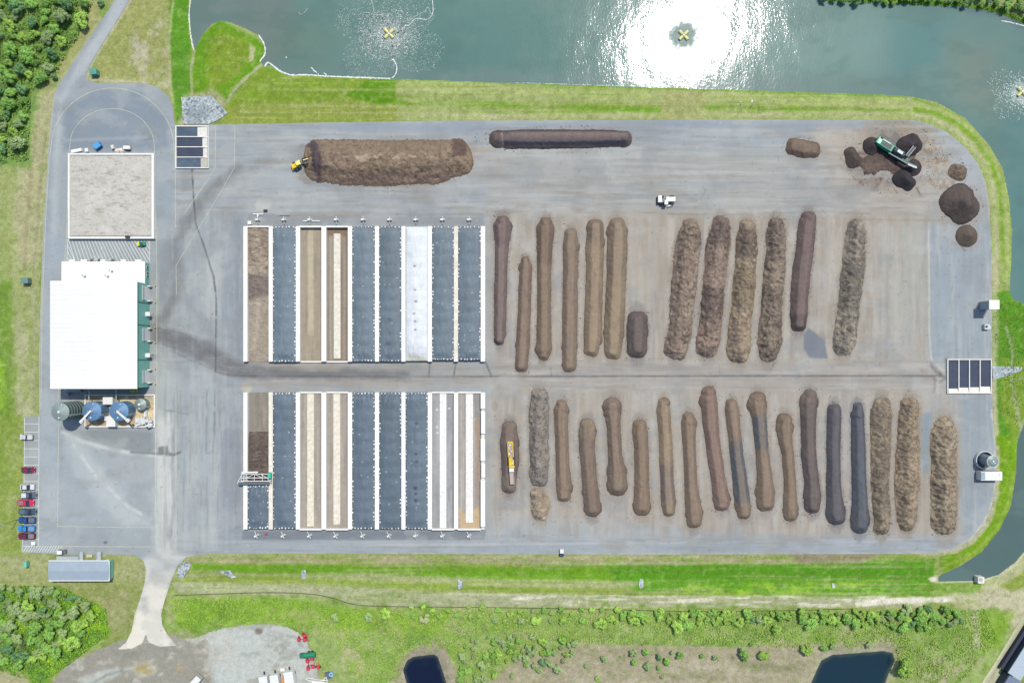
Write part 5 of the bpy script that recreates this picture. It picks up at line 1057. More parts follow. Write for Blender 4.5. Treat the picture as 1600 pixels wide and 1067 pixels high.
def tank(px, py, r, h, shell, lab, arm=None, ribs=0, hoops=0, low=None):
    gx_, gy_ = gpx(px, py, h); o = empty('tank', *R(gx_, gy_)); r = r * S * (H - h) / H
    m = MB(); m.cyl(0, 0, 0, h - .7, r, n=36); m.build('shell', low or shell, o)
    m = MB(); m.cyl(0, 0, h - .7, h, r * 1.02, r * .16, n=36); ro = m.build('roof', shell, o)
    m = MB(); m.cyl(0, 0, h - .05, h + .25, .38, n=14); m.build('hatch', WHITE, ro)
    m = MB(); m.cyl(-.1, -r * .68, h - .5, h - .1, .24, n=10); m.cyl(.2 * r, .75 * r, h - .6, h - .3, .16, n=8); m.build('vent', WHITE, ro)
    if ribs:
        for k in range(ribs):
            a = 2 * math.pi * k / ribs; m = MB(); m.tube((.4 * math.cos(a), .4 * math.sin(a), h - .02), (r * math.cos(a), r * math.sin(a), h - .68), .045, 5); m.build('rib', STEEL, ro)
    for k in range(hoops):
        m = MB(); m.ring(0, 0, .8 + k * (h - 1.4) / hoops, r + .12, .09, 28); m.build('hoop', TANKG, o)
    if arm:
        a, L = math.radians(arm[0]), arm[1]; m = MB()
        e = (L * math.cos(a), L * math.sin(a)); nx_2, ny_2 = -math.sin(a) * .3, math.cos(a) * .3
        for sg in (-1, 1): m.tube((nx_2 * sg, ny_2 * sg, h + .5), (e[0] + nx_2 * sg, e[1] + ny_2 * sg, h + .3), .07, 5)
        for k in range(7): t = k / 6; m.tube((e[0] * t + nx_2, e[1] * t + ny_2, h + .45), (e[0] * t - nx_2, e[1] * t - ny_2, h + .45), .05, 5)
        m.box(e[0] * .5, e[1] * .5, h + .35, L, .45, .05, rz=a); m.box(*e, h - .2, 1.1, 1., .9, rz=a); m.build('walkway', WHITE, o)
        m = MB(); m.ring(0, 0, h + .3, .9, .06, 14); m.build('railing', STEEL, o)
    m = MB(); a = math.radians(-20)
    for sg in (-.2, .2): m.tube(((r + .3) * math.cos(a) - sg * math.sin(a), (r + .3) * math.sin(a) + sg * math.cos(a), 0), ((r + .3) * math.cos(a) - sg * math.sin(a), (r + .3) * math.sin(a) + sg * math.cos(a), h), .05, 5)
    for k in range(int(h / .6)): z_ = .4 + k * .6; m.tube(((r + .3) * math.cos(a) + .2 * math.sin(a), (r + .3) * math.sin(a) - .2 * math.cos(a), z_), ((r + .3) * math.cos(a) - .2 * math.sin(a), (r + .3) * math.sin(a) + .2 * math.cos(a), z_), .03, 4)
    m.build('ladder', WHITE, o)
    return tag(o, lab, 'storage tank')
TANKD = mat('ribbed_dark_shell', (96, 118, 118), .6, .2)
tank(92, 643.5, 14, 10.2, TANKG, 'tall grey green ribbed tank at the left of the tank row', None, 18, 6, TANKD)
tank(141.5, 642.5, 14.8, 5.6, TANKB, 'left blue tank with its walkway pointing down left', (228, 4.6))
tank(184, 642.5, 14.8, 5.6, TANKB, 'right blue tank with its walkway pointing down right', (-42, 4.6))
tank(217.5, 632, 9.2, 3.4, TANKG, 'smallest grey tank at the right of the sand bund', None, 0, 1)
m = MB(); bbox(m, 160.5, 620, 176, 632, .0, 2.4); bbox(m, 161, 620.4, 175.5, 631.6, 2.4, 2.5); tag(m.build('control_cabin', WHITE), 'square white cabin between the two blue tanks', 'cabin')
m = MB(); bbox(m, 166, 656, 180, 666.5, .0, 2.2); bbox(m, 163, 650, 178, 657, 0, 1.6); tag(m.build('pump_house', WHITE), 'white L-shaped pump house below the two blue tanks', 'pump house')
m = MB(); rr = random.Random(3)
for k in range(16): px, py = rr.uniform(217, 240), rr.uniform(655, 666); m.box(*R(px, py), rr.uniform(.4, .9), rr.uniform(.5, 1.6), rr.uniform(.4, .9), rr.uniform(.6, 1.5), rz=rr.uniform(-.3, .3))
for k in range(5): px = 219 + k * 4.2; m.tube((*R(px, 650), .8), (*R(px + 2, 664), .8), .14, 6)
m.box(*R(221, 656), .6, 3., 1.8, 1.2); m.box(*R(229, 645), .5, .9, 2.6, .8)
tag(m.build('pump_skid', mat('pump_white', (226, 230, 232), .5)), 'cluttered white pump skid in the right corner of the bund', 'pump skid')
m = MB(); m.wheel(0, 0, .6, .5); o = m.build('dark_drum', DARK); o.location = (*R(234, 668), 0); tag(o, 'dark drum just outside the right bund corner', 'drum')
m = MB()
for px in (139, 181.5): m.tube((*R(px, 607, 3.4), 3.4), (*R(px, 627, 3.4), 3.4), .16, 8); m.tube((*R(px, 622, 3.4), 3.4), (*R(px, 622, 0), 0), .1, 6)
tag(m.build('pipe_bridge', STEEL), 'pair of pale pipes from the hall to the blue tanks', 'pipes')
m = MB(); bbox(m, 99, 608, 125, 612.5, .2, 1.3); m.box(*R(108, 615.5), .8, 1., .8, 1.2); tag(m.build('air_handler', mat('shaded_grey_steel', (170, 182, 200), .5)), 'grey air handler standing in the hall shadow', 'air handler')
m = MB(); rr = random.Random(8)
for k in range(7): m.box(*R(rr.uniform(206, 216), rr.uniform(608, 612)), .5, rr.uniform(.4, .9), rr.uniform(.4, .8), rr.uniform(.5, 1.), rz=rr.uniform(0, 3))
tag(m.build('valve_cluster', mat('lime_yellow_paint', (190, 214, 60), .5)), 'lime yellow valves in the hall shadow corner', 'valves')

# office
OH = 3.0; b = empty('office_building', *R(123, 892, OH)); og = (b.location.x, b.location.y)
m = MB(); bbox(m, 78.5, 877.8, 170.4, 906, 0, OH - .1, og); m.build('wall', GRNW, b)
m = MB(); X0, Y0 = R(75.8, 875.7, OH); X1, Y1 = R(170.6, 907, OH); cxm = (X0 + X1) / 2 - og[0]; cym = (Y0 + Y1) / 2 - og[1]; LX = (X1 - X0) / 2; LY = (Y0 - Y1) / 2
m.add([(cxm - LX, cym - LY, OH - .1), (cxm + LX, cym - LY, OH - .1), (cxm + LX, cym, OH + .35), (cxm - LX, cym, OH + .35), (cxm - LX, cym + LY, OH - .1), (cxm + LX, cym + LY, OH - .1), (cxm - LX, cym - LY, OH - .22), (cxm + LX, cym - LY, OH - .22), (cxm + LX, cym + LY, OH - .22), (cxm - LX, cym + LY, OH - .22)],
      [(0, 1, 2, 3), (3, 2, 5, 4), (6, 7, 1, 0), (8, 9, 4, 5), (7, 8, 5, 2, 1), (9, 6, 0, 3, 4)])
r_ = m.build('roof', mat('blue_grey_roof', (164, 180, 194), .6, var=.05, scale=.5), b)
m = MB()
for s_, c_ in ((1, cym + LY), (-1, cym - LY)): m.box(cxm, c_, OH - .1, 2 * LX, .28, .2)
m.box(cxm + LX, cym, OH - .05, .3, 2 * LY, .2); m.build('fascia', WHITE, r_)
yn = R(0, 877.8, OH)[1] - og[1]
for xx in (92, 108, 137, 152): m = MB(); m.box(R(xx, 0, OH)[0] - og[0], yn + .04, 1.6, 1.2, .08, 1.1); q = m.build('window', WHITE, b); m = MB(); m.box(R(xx, 0, OH)[0] - og[0], yn + .1, 1.6, 1., .05, .9); m.build('pane', GLASS, q)
for xx in (121, 146, 161): m = MB(); m.box(R(xx, 0, OH)[0] - og[0], yn + .05, 1.05, 1.0, .1, 2.1); m.build('door', WHITE, b)
for xx in (78, 84): pass
for yy in (885, 899): m = MB(); m.box(R(75, 0, OH)[0] - og[0], R(0, yy, 1)[1] - og[1], .5, .6, 1., 1.); m.build('air_conditioner', WHITE, b)
m = MB()
for (x0, y0, x1, y1, z1) in ((88, 869, 122, 874.5, .45), (123, 862, 130, 874.5, .45), (150, 862, 158, 874.5, .45)): bbox(m, x0, y0, x1, y1, 0, z1, og)
m.build('ramp', mat('ramp_concrete', (186, 196, 202), .85), b)
m = MB()
for (x0, y0, x1, y1) in ((94, 868, 120, 868), (120, 868, 124, 860), (123, 861, 123, 874), (130, 861, 130, 874), (150, 861, 150, 874), (158, 861, 158, 874)): m.tube((R(x0, y0, 1)[0] - og[0], R(x0, y0, 1)[1] - og[1], 1.2), (R(x1, y1, 1)[0] - og[0], R(x1, y1, 1)[1] - og[1], 1.2), .06, 5)
m.build('handrail', STEEL, b)
m = MB(); bbox(m, 135, 866, 144, 870.5, 0, .5, og); m.build('step', mat('beige_step', (206, 204, 178), .85), b)
tag(b, 'long office with blue grey roof and ramps below the parking bays', 'office')

# ------------------------------------------------------------------ vehicles
def carpaint(c): return mat('car_paint_%d_%d_%d' % c, c, .3, .1, var=.04, spec=.6)
def prism_x(m, prof, wd):      # side profile (x,z) extruded across y
    n = len(prof); v = [(p[0], -wd / 2, p[1]) for p in prof] + [(p[0], wd / 2, p[1]) for p in prof]
    m.add(v, [(i, (i + 1) % n, n + (i + 1) % n, n + i) for i in range(n)] + [tuple(reversed(range(n))), tuple(range(n, 2 * n))])
def car(px, py, col, lab, pickup=True, face=-1, L=5.4, W=1.95, bedcol=None, extras=None):
    o = empty('pickup_truck' if pickup else 'parked_car', *R(px, py), 0, 0 if face > 0 else math.pi)
    P = carpaint(col); m = MB(); h = L / 2
    prism_x(m, [(-h, .45), (h - .05, .45), (h, .75), (h - .15, 1.0), (h * .42, 1.12), (-h, 1.12)], W); bd = m.build('body', P, o, .12)
    m = MB()
    if pickup: prism_x(m, [(h * .5, 1.1), (h * .22, 1.72), (-h * .16, 1.74), (-h * .22, 1.1)], W * .86)
    else: prism_x(m, [(h * .48, 1.1), (h * .1, 1.55), (-h * .55, 1.55), (-h * .86, 1.1)], W * .86)
    m.build('window_band', GLASS, o, .06)
    m = MB()
    if pickup: m.box(h * .03, 0, 1.76, h * .36, W * .78, .07)
    else: m.box(-h * .23, 0, 1.57, h * .6, W * .76, .07)
    m.build('roof', P, o, .03)
    if pickup:
        m = MB(); m.box(-h * .62, 0, 1.135, h * .7, W * .8, .03); m.build('cargo_bed', mat('bed_%s' % (str(bedcol) if bedcol else 'dark'), bedcol or (96, 100, 106), .6), o)
        m = MB(); m.box(-h * .62, W * .45, 1.2, h * .74, .12, .16); m.box(-h * .62, -W * .45, 1.2, h * .74, .12, .16); m.box(-h + .07, 0, 1.2, .12, W * .9, .16); m.build('bed_rail', P, o)
    for sx in (.62, -.6):
        for sy in (-1, 1): m = MB(); m.wheel(h * sx, sy * (W / 2 - .1), .37, .26); m.build('wheel', BLACK, o)
    for sy in (-1, 1):
        m = MB(); m.box(h - .08, sy * W * .36, .85, .12, .34, .18); m.build('headlight', WHITE, o)
        m = MB(); m.box(h * .34, sy * (W / 2 + .1), 1.15, .18, .22, .16); m.build('mirror', BLACK, o)
    return tag(o, lab, 'pickup' if pickup else 'car', 'vehicles in the parking bays')
car(43.8, 682, (226, 230, 236), 'white pickup alone near the top of the parking bays', True, -1, 4.4, 1.8, (210, 216, 222))
car(46.8, 733.3, (150, 38, 78), 'dark red car alone in the middle of the bays', False, 1, 4.6, 1.85)
car(45.5, 760, (236, 238, 240), 'white car above the silver and dark pickup', False, 1, 4.7, 1.9)
car(47.8, 772.8, (104, 110, 130), 'grey pickup with a white bed cover below the white car', True, 1, 5.2, 1.95, (222, 232, 238))
car(43, 784.4, (232, 44, 96), 'bright red pickup fifth from the bottom with its bed to the left', True, 1, 5.6, 1.95, (150, 120, 130))
car(46.2, 798.2, (72, 92, 108), 'dark slate pickup between the red and the blue ones', True, 1, 5.7, 1.95, (92, 116, 132))
car(44.5, 811.2, (36, 92, 160), 'deep blue pickup with a dark grey bed', True, -1, 5.9, 1.95, (110, 118, 124))
car(44, 824.5, (60, 156, 228), 'light blue pickup beside the maroon one', True, -1, 5.9, 1.95, (122, 158, 200))
car(44, 836.2, (128, 34, 76), 'maroon pickup with a grey loaded bed, lowest in the bays', True, -1, 5.8, 1.95, (132, 136, 140))
m = MB(); m.box(*R(55, 847.5), .5, 1.2, 1.1, 1.); m.box(*R(55, 847.5), 1.04, 1.3, 1.2, .08); tag(m.build('utility_box', WHITE), 'small white box at the lowest parking bay', 'utility box')

def loader(px, py, rz, body, roof, lab, sc_=1.):
    o = empty('wheel_loader', *R(px, py), 0, rz); o.scale = (sc_,) * 3
    m = MB(); m.box(-1.9, 0, 1.35, 2.4, 1.7, 1.1, tx=.95, ty=.9); m.box(-3.2, 0, 1.0, .4, 2.0, .7); m.build('engine_body', body, o, .06)
    m = MB(); m.box(-.45, 0, 2.1, 1.5, 1.4, 1.5, tx=.9, ty=.9); m.build('cab', GLASS, o)
    m = MB(); m.box(-.45, 0, 2.92, 1.6, 1.5, .14); m.build('cab_roof', roof, o, .03)
    m = MB(); m.box(1.3, 0, 1.0, 1.6, 1.0, .7); m.build('front_frame', DARK, o)
    for sy in (-.6, .6): m = MB(); m.box(2.3, sy, 1.3, 2.4, .25, .35, pitch=-.3); m.build('lift_arm', body if sy > 0 else DARK, o)
    m = MB(); prism_x(m, [(3.1, .1), (4.3, .1), (3.4, .5), (3.35, 1.3), (3.1, 1.3)], 2.7); m.build('bucket', DARK, o)
    for sx in (-1.9, 1.5):
        for sy in (-1, 1):
            m = MB(); m.wheel(sx, sy * 1.1, .78, .6, 18); q = m.build('wheel', BLACK, o); m = MB(); m.wheel(sx, sy * 1.12, .3, .66, 12); m2_ = m.build('hub', body, q)
            m2_.location = (0, 0, .48)
    return tag(o, lab, 'wheel loader')
loader(471.5, 257.5, math.radians(23), YEL, mat('pale_yellow_roof', (246, 238, 130), .5), 'yellow wheel loader digging into the flat-topped pile', 1.0)
# white loader in the lane
o = empty('utility_tractor', *R(1040, 314), 0, math.pi)
m = MB(); m.box(-1.4, .2 * -1, 1.3, 3.2, 1.8, 1.0, ty=.86); m.build('engine_body', WHITE, o, .08)
m = MB(); m.box(.3, .9, 1.6, 1.2, 1.6, 1.6, tx=.85, ty=.85); m.build('cab', GLASS, o); m = MB(); m.box(.3, 1., 2.46, 1.2, 1.6, .12); m.build('cab_roof', mat('pale_cab_roof', (232, 240, 244), .5), o)
m = MB(); prism_x(m, [(1.4, .3), (3.0, .3), (2.9, 1.7), (1.6, 1.8)], 2.3); q = m.build('front_hopper', WHITE, o, .06); q.location = (0, -.3, 0)
for sx in (-1.9, 1.5):
    for sy in (-1, 1): m = MB(); m.wheel(sx, sy * 1.2, .75, .55, 16); m.build('wheel', BLACK, o)
m = MB(); m.box(2.95, 0, .6, .4, 2.6, .7); m.build('blade', BLACK, o)
for sy in (1.5,): m = MB(); m.box(-1.7, sy, .9, 1.6, .12, .1); m.box(-1.2, sy + .4, .8, 1.3, .3, .1, rz=.3); m.build('step', WHITE, o)
tag(o, 'white tractor with front hopper standing in the open lane', 'tractor')
# small green utility vehicle
o = empty('utility_cart', *R(222.5, 381.8), 0, 0)
m = MB(); m.box(.5, 0, .75, 1.9, 1.1, .55, tx=.9); m.build('body', GRNP, o, .05); m = MB(); m.box(-1.0, 0, .75, .9, 1.35, .5, tx=.8); m.build('cargo_bed', mat('vivid_yellow_bed', (225, 240, 60), .5), o)
m = MB(); m.box(.3, 0, 1.5, .9, 1.1, .08); q = m.build('roof', DGRN, o); m = MB()
for a in (-.1, .7):
    for s_ in (-.5, .5): m.tube((a, s_, .9), (a, s_, 1.5), .04, 5)
m.build('roll_bar', DARK, o)
for sx in (-.9, 1.0):
    for sy in (-1, 1): m = MB(); m.wheel(sx, sy * .6, .35, .3); m.build('wheel', BLACK, o)
tag(o, 'small green utility cart with yellow bed on the hatching', 'utility cart')
# yellow machine
o = empty('compost_turner', *R(798.5, 716), 2.0, -math.pi / 2 - math.radians(-3)); o.location.z = 1.2
m = MB(); m.box(-1.6, 0, 1.3, 9.0, 1.5, 1.0, tx=.98, ty=.85); m.build('machine_body', mat('grey_pink_steel', (176, 160, 156), .6), o)
m = MB(); m.box(-3.4, .85, 1.7, 5., .3, .7); m.box(-3.4, -.85, 1.7, 5., .3, .7); m.box(-5.9, 0, 1.7, .5, 1.7, .6); m.build('hopper_side', YEL, o)
rr = random.Random(4)
m = MB()
for k in range(12): m.box(rr.uniform(-5.4, 1.8), rr.uniform(-.6, .6), 2.0, rr.uniform(.3, .9), rr.uniform(.2, .5), rr.uniform(.3, .6), rz=rr.uniform(-.4, .4))
m.build('engine_parts', mat('pale_parts', (236, 222, 214), .5), o)
m = MB(); m.box(.6, -.3, 1.9, 2.6, 1.0, .8); m.box(.9, .6, 1.8, 1.8, .7, .7); m.box(2.4, .1, 1.9, .8, 1.9, .5); m.build('engine_cover', YEL, o, .05)
m = MB(); m.box(3.5, 0, 1.9, 1.2, 1.6, .7); m.build('cab', WHITE, o, .05)
m = MB(); m.box(6.2, 0, 1.5, 4.4, 1.5, .2); m.box(6.2, .7, 1.75, 4.4, .1, .4); m.box(6.2, -.7, 1.75, 4.4, .1, .4); m.build('discharge_conveyor', mat('pinkish_belt', (190, 178, 172), .7), o)
for sy in (-1.1, 1.1): m = MB(); m.box(-1.2, sy, .45, 7., .45, .9, tx=.86); m.build('track', BLACK, o)
tag(o, 'yellow compost machine with grey conveyor standing on the short windrow', 'compost machine')
# green screener
a = math.radians(-32.); o = empty('trommel_screener', *R(1393, 240), 0, a)
m = MB(); m.box(-4.4, 0, 2.3, 6.2, 2.5, 1.5, ty=.9); m.build('hopper_body', GRNP, o, .06)
m = MB(); m.box(-4.2, 0, 3.1, 4.4, 1.6, .1); m.build('hopper_grid', DARK, o); m = MB(); m.box(-6.6, 0, 3.15, 1.2, 2.2, .2); m.box(-5.0, .9, 3.15, 4., .4, .2); m.build('side_flap', mat('pale_green_steel', (170, 230, 205), .45), o)
m = MB(); m.tube((-1.0, .1, 2.4), (3.2, .1, 2.2), 1.0, 16); m.build('screen_drum', DARK, o)
m = MB(); m.box(1.2, .1, 3.4, 2., .9, .2); 
for k in range(4): m.box(.4 + k * .5, .15, 3.55, .25, .9, .15)
m.build('engine_deck', STEEL, o)
m = MB(); m.box(3.4, -1.15, 2.2, 9.4, .9, .25, pitch=.06); m.build('side_conveyor', DARK, o); m = MB(); m.box(3.2, -1.62, 2.5, 9.8, .12, .25, pitch=.06); m.box(.5, .95, 3., 4.6, .12, .2); m.build('conveyor_frame', mat('teal_steel', (110, 190, 180), .5), o)
m = MB(); m.box(7.4, -1.4, 2.8, 3.2, .5, .2, rz=.18); m.box(7.2, -.9, 2.7, 3., .1, .2, rz=.18); m.build('tail_conveyor', STEEL, o)
m = MB(); m.box(4.3, 2.6, 2.6, .9, 4.2, .16, rz=-.12); m.build('stacking_belt', DARK, o); m = MB(); m.box(3.8, 2.6, 2.75, .1, 4.2, .2, rz=-.12); m.box(4.8, 2.6, 2.75, .1, 4.2, .2, rz=-.12); m.build('stacker_frame', STEEL, o)
for sx in (-4.6, -3.4, 2.6):
    for sy in (-1, 1): m = MB(); m.wheel(sx, sy * 1.15, .55, .4); m.build('wheel', BLACK, o)
m = MB(); m.box(-.6, 0, 1.2, 13.2, 1.6, .4); m.build('chassis', mat('deep_green_frame', (20, 110, 92), .5), o)
tag(o, 'green and dark screening machine between the black cones', 'screener')

# ------------------------------------------------------------------ small fixtures
def roundcover(px, py, lab):
    pass
o = empty('canopy_shed', *R(1541, 477)); m = MB(); bbox(m, 1545.7, 468.8, 1561.8, 483.3, 5.6, 5.9, (o.location.x, o.location.y)); m.build('roof', WHITE, o)
m = MB(); X_, Y_ = R(1553.7, 476, 5.6); X_ -= o.location.x; Y_ -= o.location.y; m.box(X_, Y_, 2.8, 2.6, 2.4, 5.5); m.build('tower_body', mat('pale_blue_panel', (176, 192, 206), .5), o)
m = MB()
for sx in (-1.5, 1.5):
    for sy in (-1.3, 1.3): m.tube((X_ + sx, Y_ + sy, 0), (X_ + sx, Y_ + sy, 5.6), .09, 6)
m.build('post', STEEL, o); tag(o, 'tall narrow shed with square white roof on the east kerb', 'shed')
o = empty('pump_unit', *R(1539, 511)); m = MB(); m.box(0, 0, .6, 2., 1.8, 1.2, tx=.9); m.build('housing', mat('pale_grey_cover', (206, 214, 216), .5), o, .05); m = MB(); m.cyl(-.3, .1, 1.2, 1.4, .35, n=14); m.build('hatch', BLACK, o); m = MB(); m.box(1.4, -.1, .35, .9, 1.1, .7, tx=.6); m.build('outlet_hood', mat('pale_grey_cover', (206, 214, 216)), o); tag(o, 'small white pump unit with black hatch near the tall shed', 'pump')
# round tank with open ring + container
o = empty('open_top_tank', *R(1535.5, 718)); m = MB(); r = 14 * S
n = 32; v = []; 
for rr_, z_ in ((r, 0), (r, 1.3), (r - .2, 1.3), (r - .2, .15)):
    for i in range(n): t = 2 * math.pi * i / n; v.append((rr_ * math.cos(t), rr_ * math.sin(t), z_))
f = []
for k in range(3):
    for i in range(n): f.append((k * n + i, k * n + (i + 1) % n, (k + 1) * n + (i + 1) % n, (k + 1) * n + i))
f.append(tuple(3 * n + i for i in range(n))); m.add(v, f, False); m.build('ring_wall', mat('white_ring', (232, 240, 246), .5), o)
m = MB(); m.cyl(0, 0, .17, .2, r - .22, n=32); m.build('dark_liner', mat('dark_teal_liner', (58, 78, 92), .4), o); tag(o, 'white ringed round tank bund beside the white container', 'tank bund')
gx_, gy_ = gpx(1551, 721, 5.5); o = empty('tank', *R(gx_ + 1, gy_)); m = MB(); m.cyl(0, 0, .2, 5.2, 1.75, n=28); m.build('shell', mat('shaded_tank_side', (150, 165, 172), .5), o); m = MB(); m.cyl(0, 0, 5.2, 5.6, 1.85, 1.0, n=28); q = m.build('roof', TANKG, o); m = MB(); m.cyl(-.1, .1, 5.6, 5.8, .3, n=12); m.cyl(.55, -.5, 5.45, 5.65, .16, n=10); m.build('hatch', WHITE, q); m = MB(); m.ring(0, 0, 5.25, 1.95, .08, 28); m.build('rim', WHITE, q); tag(o, 'grey topped upright tank inside the white ring', 'storage tank')
o = empty('container', *R(1541, 741.5)); m = MB(); m.box(0, 0, 1.4, 7.2, 3., 2.7); m.build('body', WHITE, o, .05); m = MB(); m.box(-2.9, 0, 2.77, 1.3, 2.6, .05); m.build('hatch_panel', mat('grey_blue_panel', (160, 182, 192), .5), o); m = MB(); m.cyl(2.6, .5, 2.75, 2.95, .14, n=8); m.build('vent', STEEL, o); m = MB()
for k in range(16): m.box(-3.3 + k * .44, 1.53, 1.4, .12, .06, 2.5); m.box(-3.3 + k * .44, -1.53, 1.4, .12, .06, 2.5)
m.build('corrugation', WHITE, o); tag(o, 'long white container below the ringed tank', 'container')
def boxthing(name, px, py, sx, sy, sz, mt, lab, cat, rz=0, lid=None):
    o = empty(name, *R(px, py), 0, rz); m = MB(); m.box(0, 0, sz / 2, sx, sy, sz, tx=.96, ty=.96); m.build('body', mt, o, .04); m = MB(); m.box(0, 0, sz + .05, sx * 1.02, sy * 1.02, .1); m.build('lid', lid or mt, o); return tag(o, lab, cat)
boxthing('transformer', 150.5, 115.5, 2.2, 1.8, 1.8, mat('teal_cabinet', (90, 160, 148), .5), 'teal green cabinet by the bend of the access road', 'electrical cabinet', .1)
boxthing('transformer', 43.5, 439, 2.4, 1.9, 1.7, mat('grey_green_cabinet', (112, 146, 138), .5), 'grey green cabinet in the western grass', 'electrical cabinet', .05)
boxthing('meter_box', 43.5, 880, 1.0, 1.9, 1.3, mat('mint_cabinet', (120, 205, 175), .5), 'mint green box left of the office', 'utility box')
boxthing('dumpster', 155, 229, 2.2, 1.9, 1.4, mat('blue_bin', (40, 120, 196), .4), 'blue tilted skip above the chip bed', 'skip', .6, mat('light_blue_lid', (90, 170, 230), .4))
boxthing('scrap_panel', 121, 236.3, 3.6, 1.0, .6, WHITE, 'white stacked panels at the left above the chip bed', 'panels', .2); boxthing('white_bag', 137.5, 235.8, 1.1, 1.2, .9, WHITE, 'small white bulk bag right of the white panels', 'bag', .1)
boxthing('white_bag', 178, 231, .9, 1.3, .9, mat('offwhite_bag', (222, 222, 220), .7), 'off-white bag left of the round-cornered trailer', 'bag', .3)
pile('rubble_heap', 'pale rubble heap against the top wall of the chip bed', 'rubble', [(183, 236, 4), (187, 235.5, 4.5), (194, 236.5, 3)], .7, (206, 200, 190), (170, 160, 150), .2, [], None, .2, .2, .6, 1300)
o = empty('trailer', *R(200.5, 232.3)); m = MB(); m.box(0, 0, .9, 2.4, 1.2, .9, tx=.95); m.build('body', WHITE, o, .1)
for sx in (-.7, .7):
    for sy in (-1, 1): m = MB(); m.wheel(sx, sy * .7, .35, .25); m.build('wheel', BLACK, o)
tag(o, 'little white trailer above the chip bed', 'trailer')
boxthing('door_box', 203.5, 371.5, 1.4, .7, .9, DARK, 'small dark box on the lower rim of the chip bed', 'utility box').location.z = 1.0
o = empty('golf_cart', *R(99, 861)); m = MB(); m.box(-.4, 0, 1.5, 1.7, 1.3, .1); m.build('roof', WHITE, o); m = MB(); m.box(0, 0, .55, 2.9, 1.2, .5, tx=.9); m.build('body', mat('cart_grey', (110, 115, 120), .5), o, .05)
m = MB()
for a in (-1., .3):
    for s_ in (-.5, .5): m.tube((a, s_, .7), (a, s_, 1.5), .04, 5)
m.build('roof_post', STEEL, o)
for sx in (-.9, .9):
    for sy in (-1, 1): m = MB(); m.wheel(sx, sy * .6, .28, .22); m.build('wheel', BLACK, o)
tag(o, 'golf cart with white roof at the corner of the office ramp', 'golf cart')
o = empty('trash_pump', *R(877.5, 862)); m = MB(); m.box(0, .5, .7, 1.5, 1.3, 1.0, tx=.8); m.build('housing', WHITE, o, .05); m = MB(); m.box(-.1, -.7, .45, 1.3, 1.2, .8); m.build('engine', mat('navy_engine', (50, 62, 88), .5), o); m = MB(); m.wheel(.6, -1, .35, .2); m.wheel(-.7, -1, .35, .2); m.build('wheel', BLACK, o); tag(o, 'white and navy pump at the south kerb below the windrows', 'pump')
m = MB(); m.wheel(0, 0, .45, .35, 12); q = m.build('hydrant', RED); q.location = (*R(416.5, 833.5), 0); tag(q, 'tiny red hydrant beside the first lower blowers', 'hydrant')
o = empty('outlet_box', *R(1530.5, 905), WZ); m = MB(); m.box(0, 0, 1.0, 2.2, 2.2, 2.2); m.build('chamber', CONC, o, .05); m = MB(); m.box(-.2, .2, 2.13, 1.1, 1.1, .06); m.build('grate', STEEL, o); tag(o, 'square concrete outlet box on the rim of the narrow water', 'outlet box')
o = empty('utility_pole', *R(27, 811.5), -.1); m = MB(); m.cyl(0, 0, 0, 7., .14, .09, n=8); m.build('pole', mat('weathered_wood', (150, 140, 120), .9), o); m = MB(); m.box(-.35, 0, 6.8, .9, .25, .14); m.build('lamp_head', STEEL, o); tag(o, 'lamp pole in the grass left of the parked pickups', 'lamp pole')
for (px, py, lab) in ((1157, 164, 'left small survey stake of the pair on the north bank'), (1174, 166, 'right taller survey stake of the pair on the north bank')):
    m = MB(); hgt = 1.2 if px < 1160 else 1.8; m.box(0, 0, hgt / 2, .18, .18, hgt); m.box(0, 0, .02, .5, 2.4 if px < 1160 else 4.2, .05, rz=-.15); q = m.build('marker_stake', CONC); q.location = (*R(px, py, -.4), -.4); tag(q, lab, 'marker stake')
# silt fence
fp = smoothpoly([(272, 930), (340, 928), (400, 926), (450, 926), (490, 928), (520, 934), (545, 943), (575, 947), (700, 948), (900, 951), (1100, 956), (1250, 953), (1340, 951)], 2, False)
m = MB(); pts = np.array(fp); tz = terrain(pts[:, 0].copy(), pts[:, 1].copy())
for i in range(len(fp) - 1):
    a_ = R(*fp[i]); b_ = R(*fp[i + 1]); d = Vector((b_[0] - a_[0], b_[1] - a_[1])).normalized(); nn = (-d.y * .04, d.x * .04)
    m.add([(a_[0] - nn[0], a_[1] - nn[1], tz[i] - .1), (b_[0] - nn[0], b_[1] - nn[1], tz[i + 1] - .1), (b_[0] - nn[0], b_[1] - nn[1], tz[i + 1] + .3), (a_[0] - nn[0], a_[1] - nn[1], tz[i] + .3),
           (a_[0] + nn[0], a_[1] + nn[1], tz[i] - .1), (b_[0] + nn[0], b_[1] + nn[1], tz[i + 1] - .1), (b_[0] + nn[0], b_[1] + nn[1], tz[i + 1] + .3), (a_[0] + nn[0], a_[1] + nn[1], tz[i] + .3)],
          [(0, 1, 2, 3), (5, 4, 7, 6), (3, 2, 6, 7), (0, 3, 7, 4), (1, 5, 6, 2)])
fo = m.build('silt_fence', mat('black_fabric', (70, 82, 64), .9)); tag(fo, 'long low black silt fence between mown strip and scrub', 'fence')
pm = MB(); pm.box(0, 0, .55, .08, .08, 1.2); pw = mat('stake_wood', (170, 160, 130), .9)
for i in range(2, len(fp) - 1, 2):
    q = pm.build('stake', pw, fo) if i == 2 else q.copy()
    if i > 2: C.objects.link(q); q.parent = fo
    q.location = (R(*fp[i])[0], R(*fp[i])[1], tz[i])
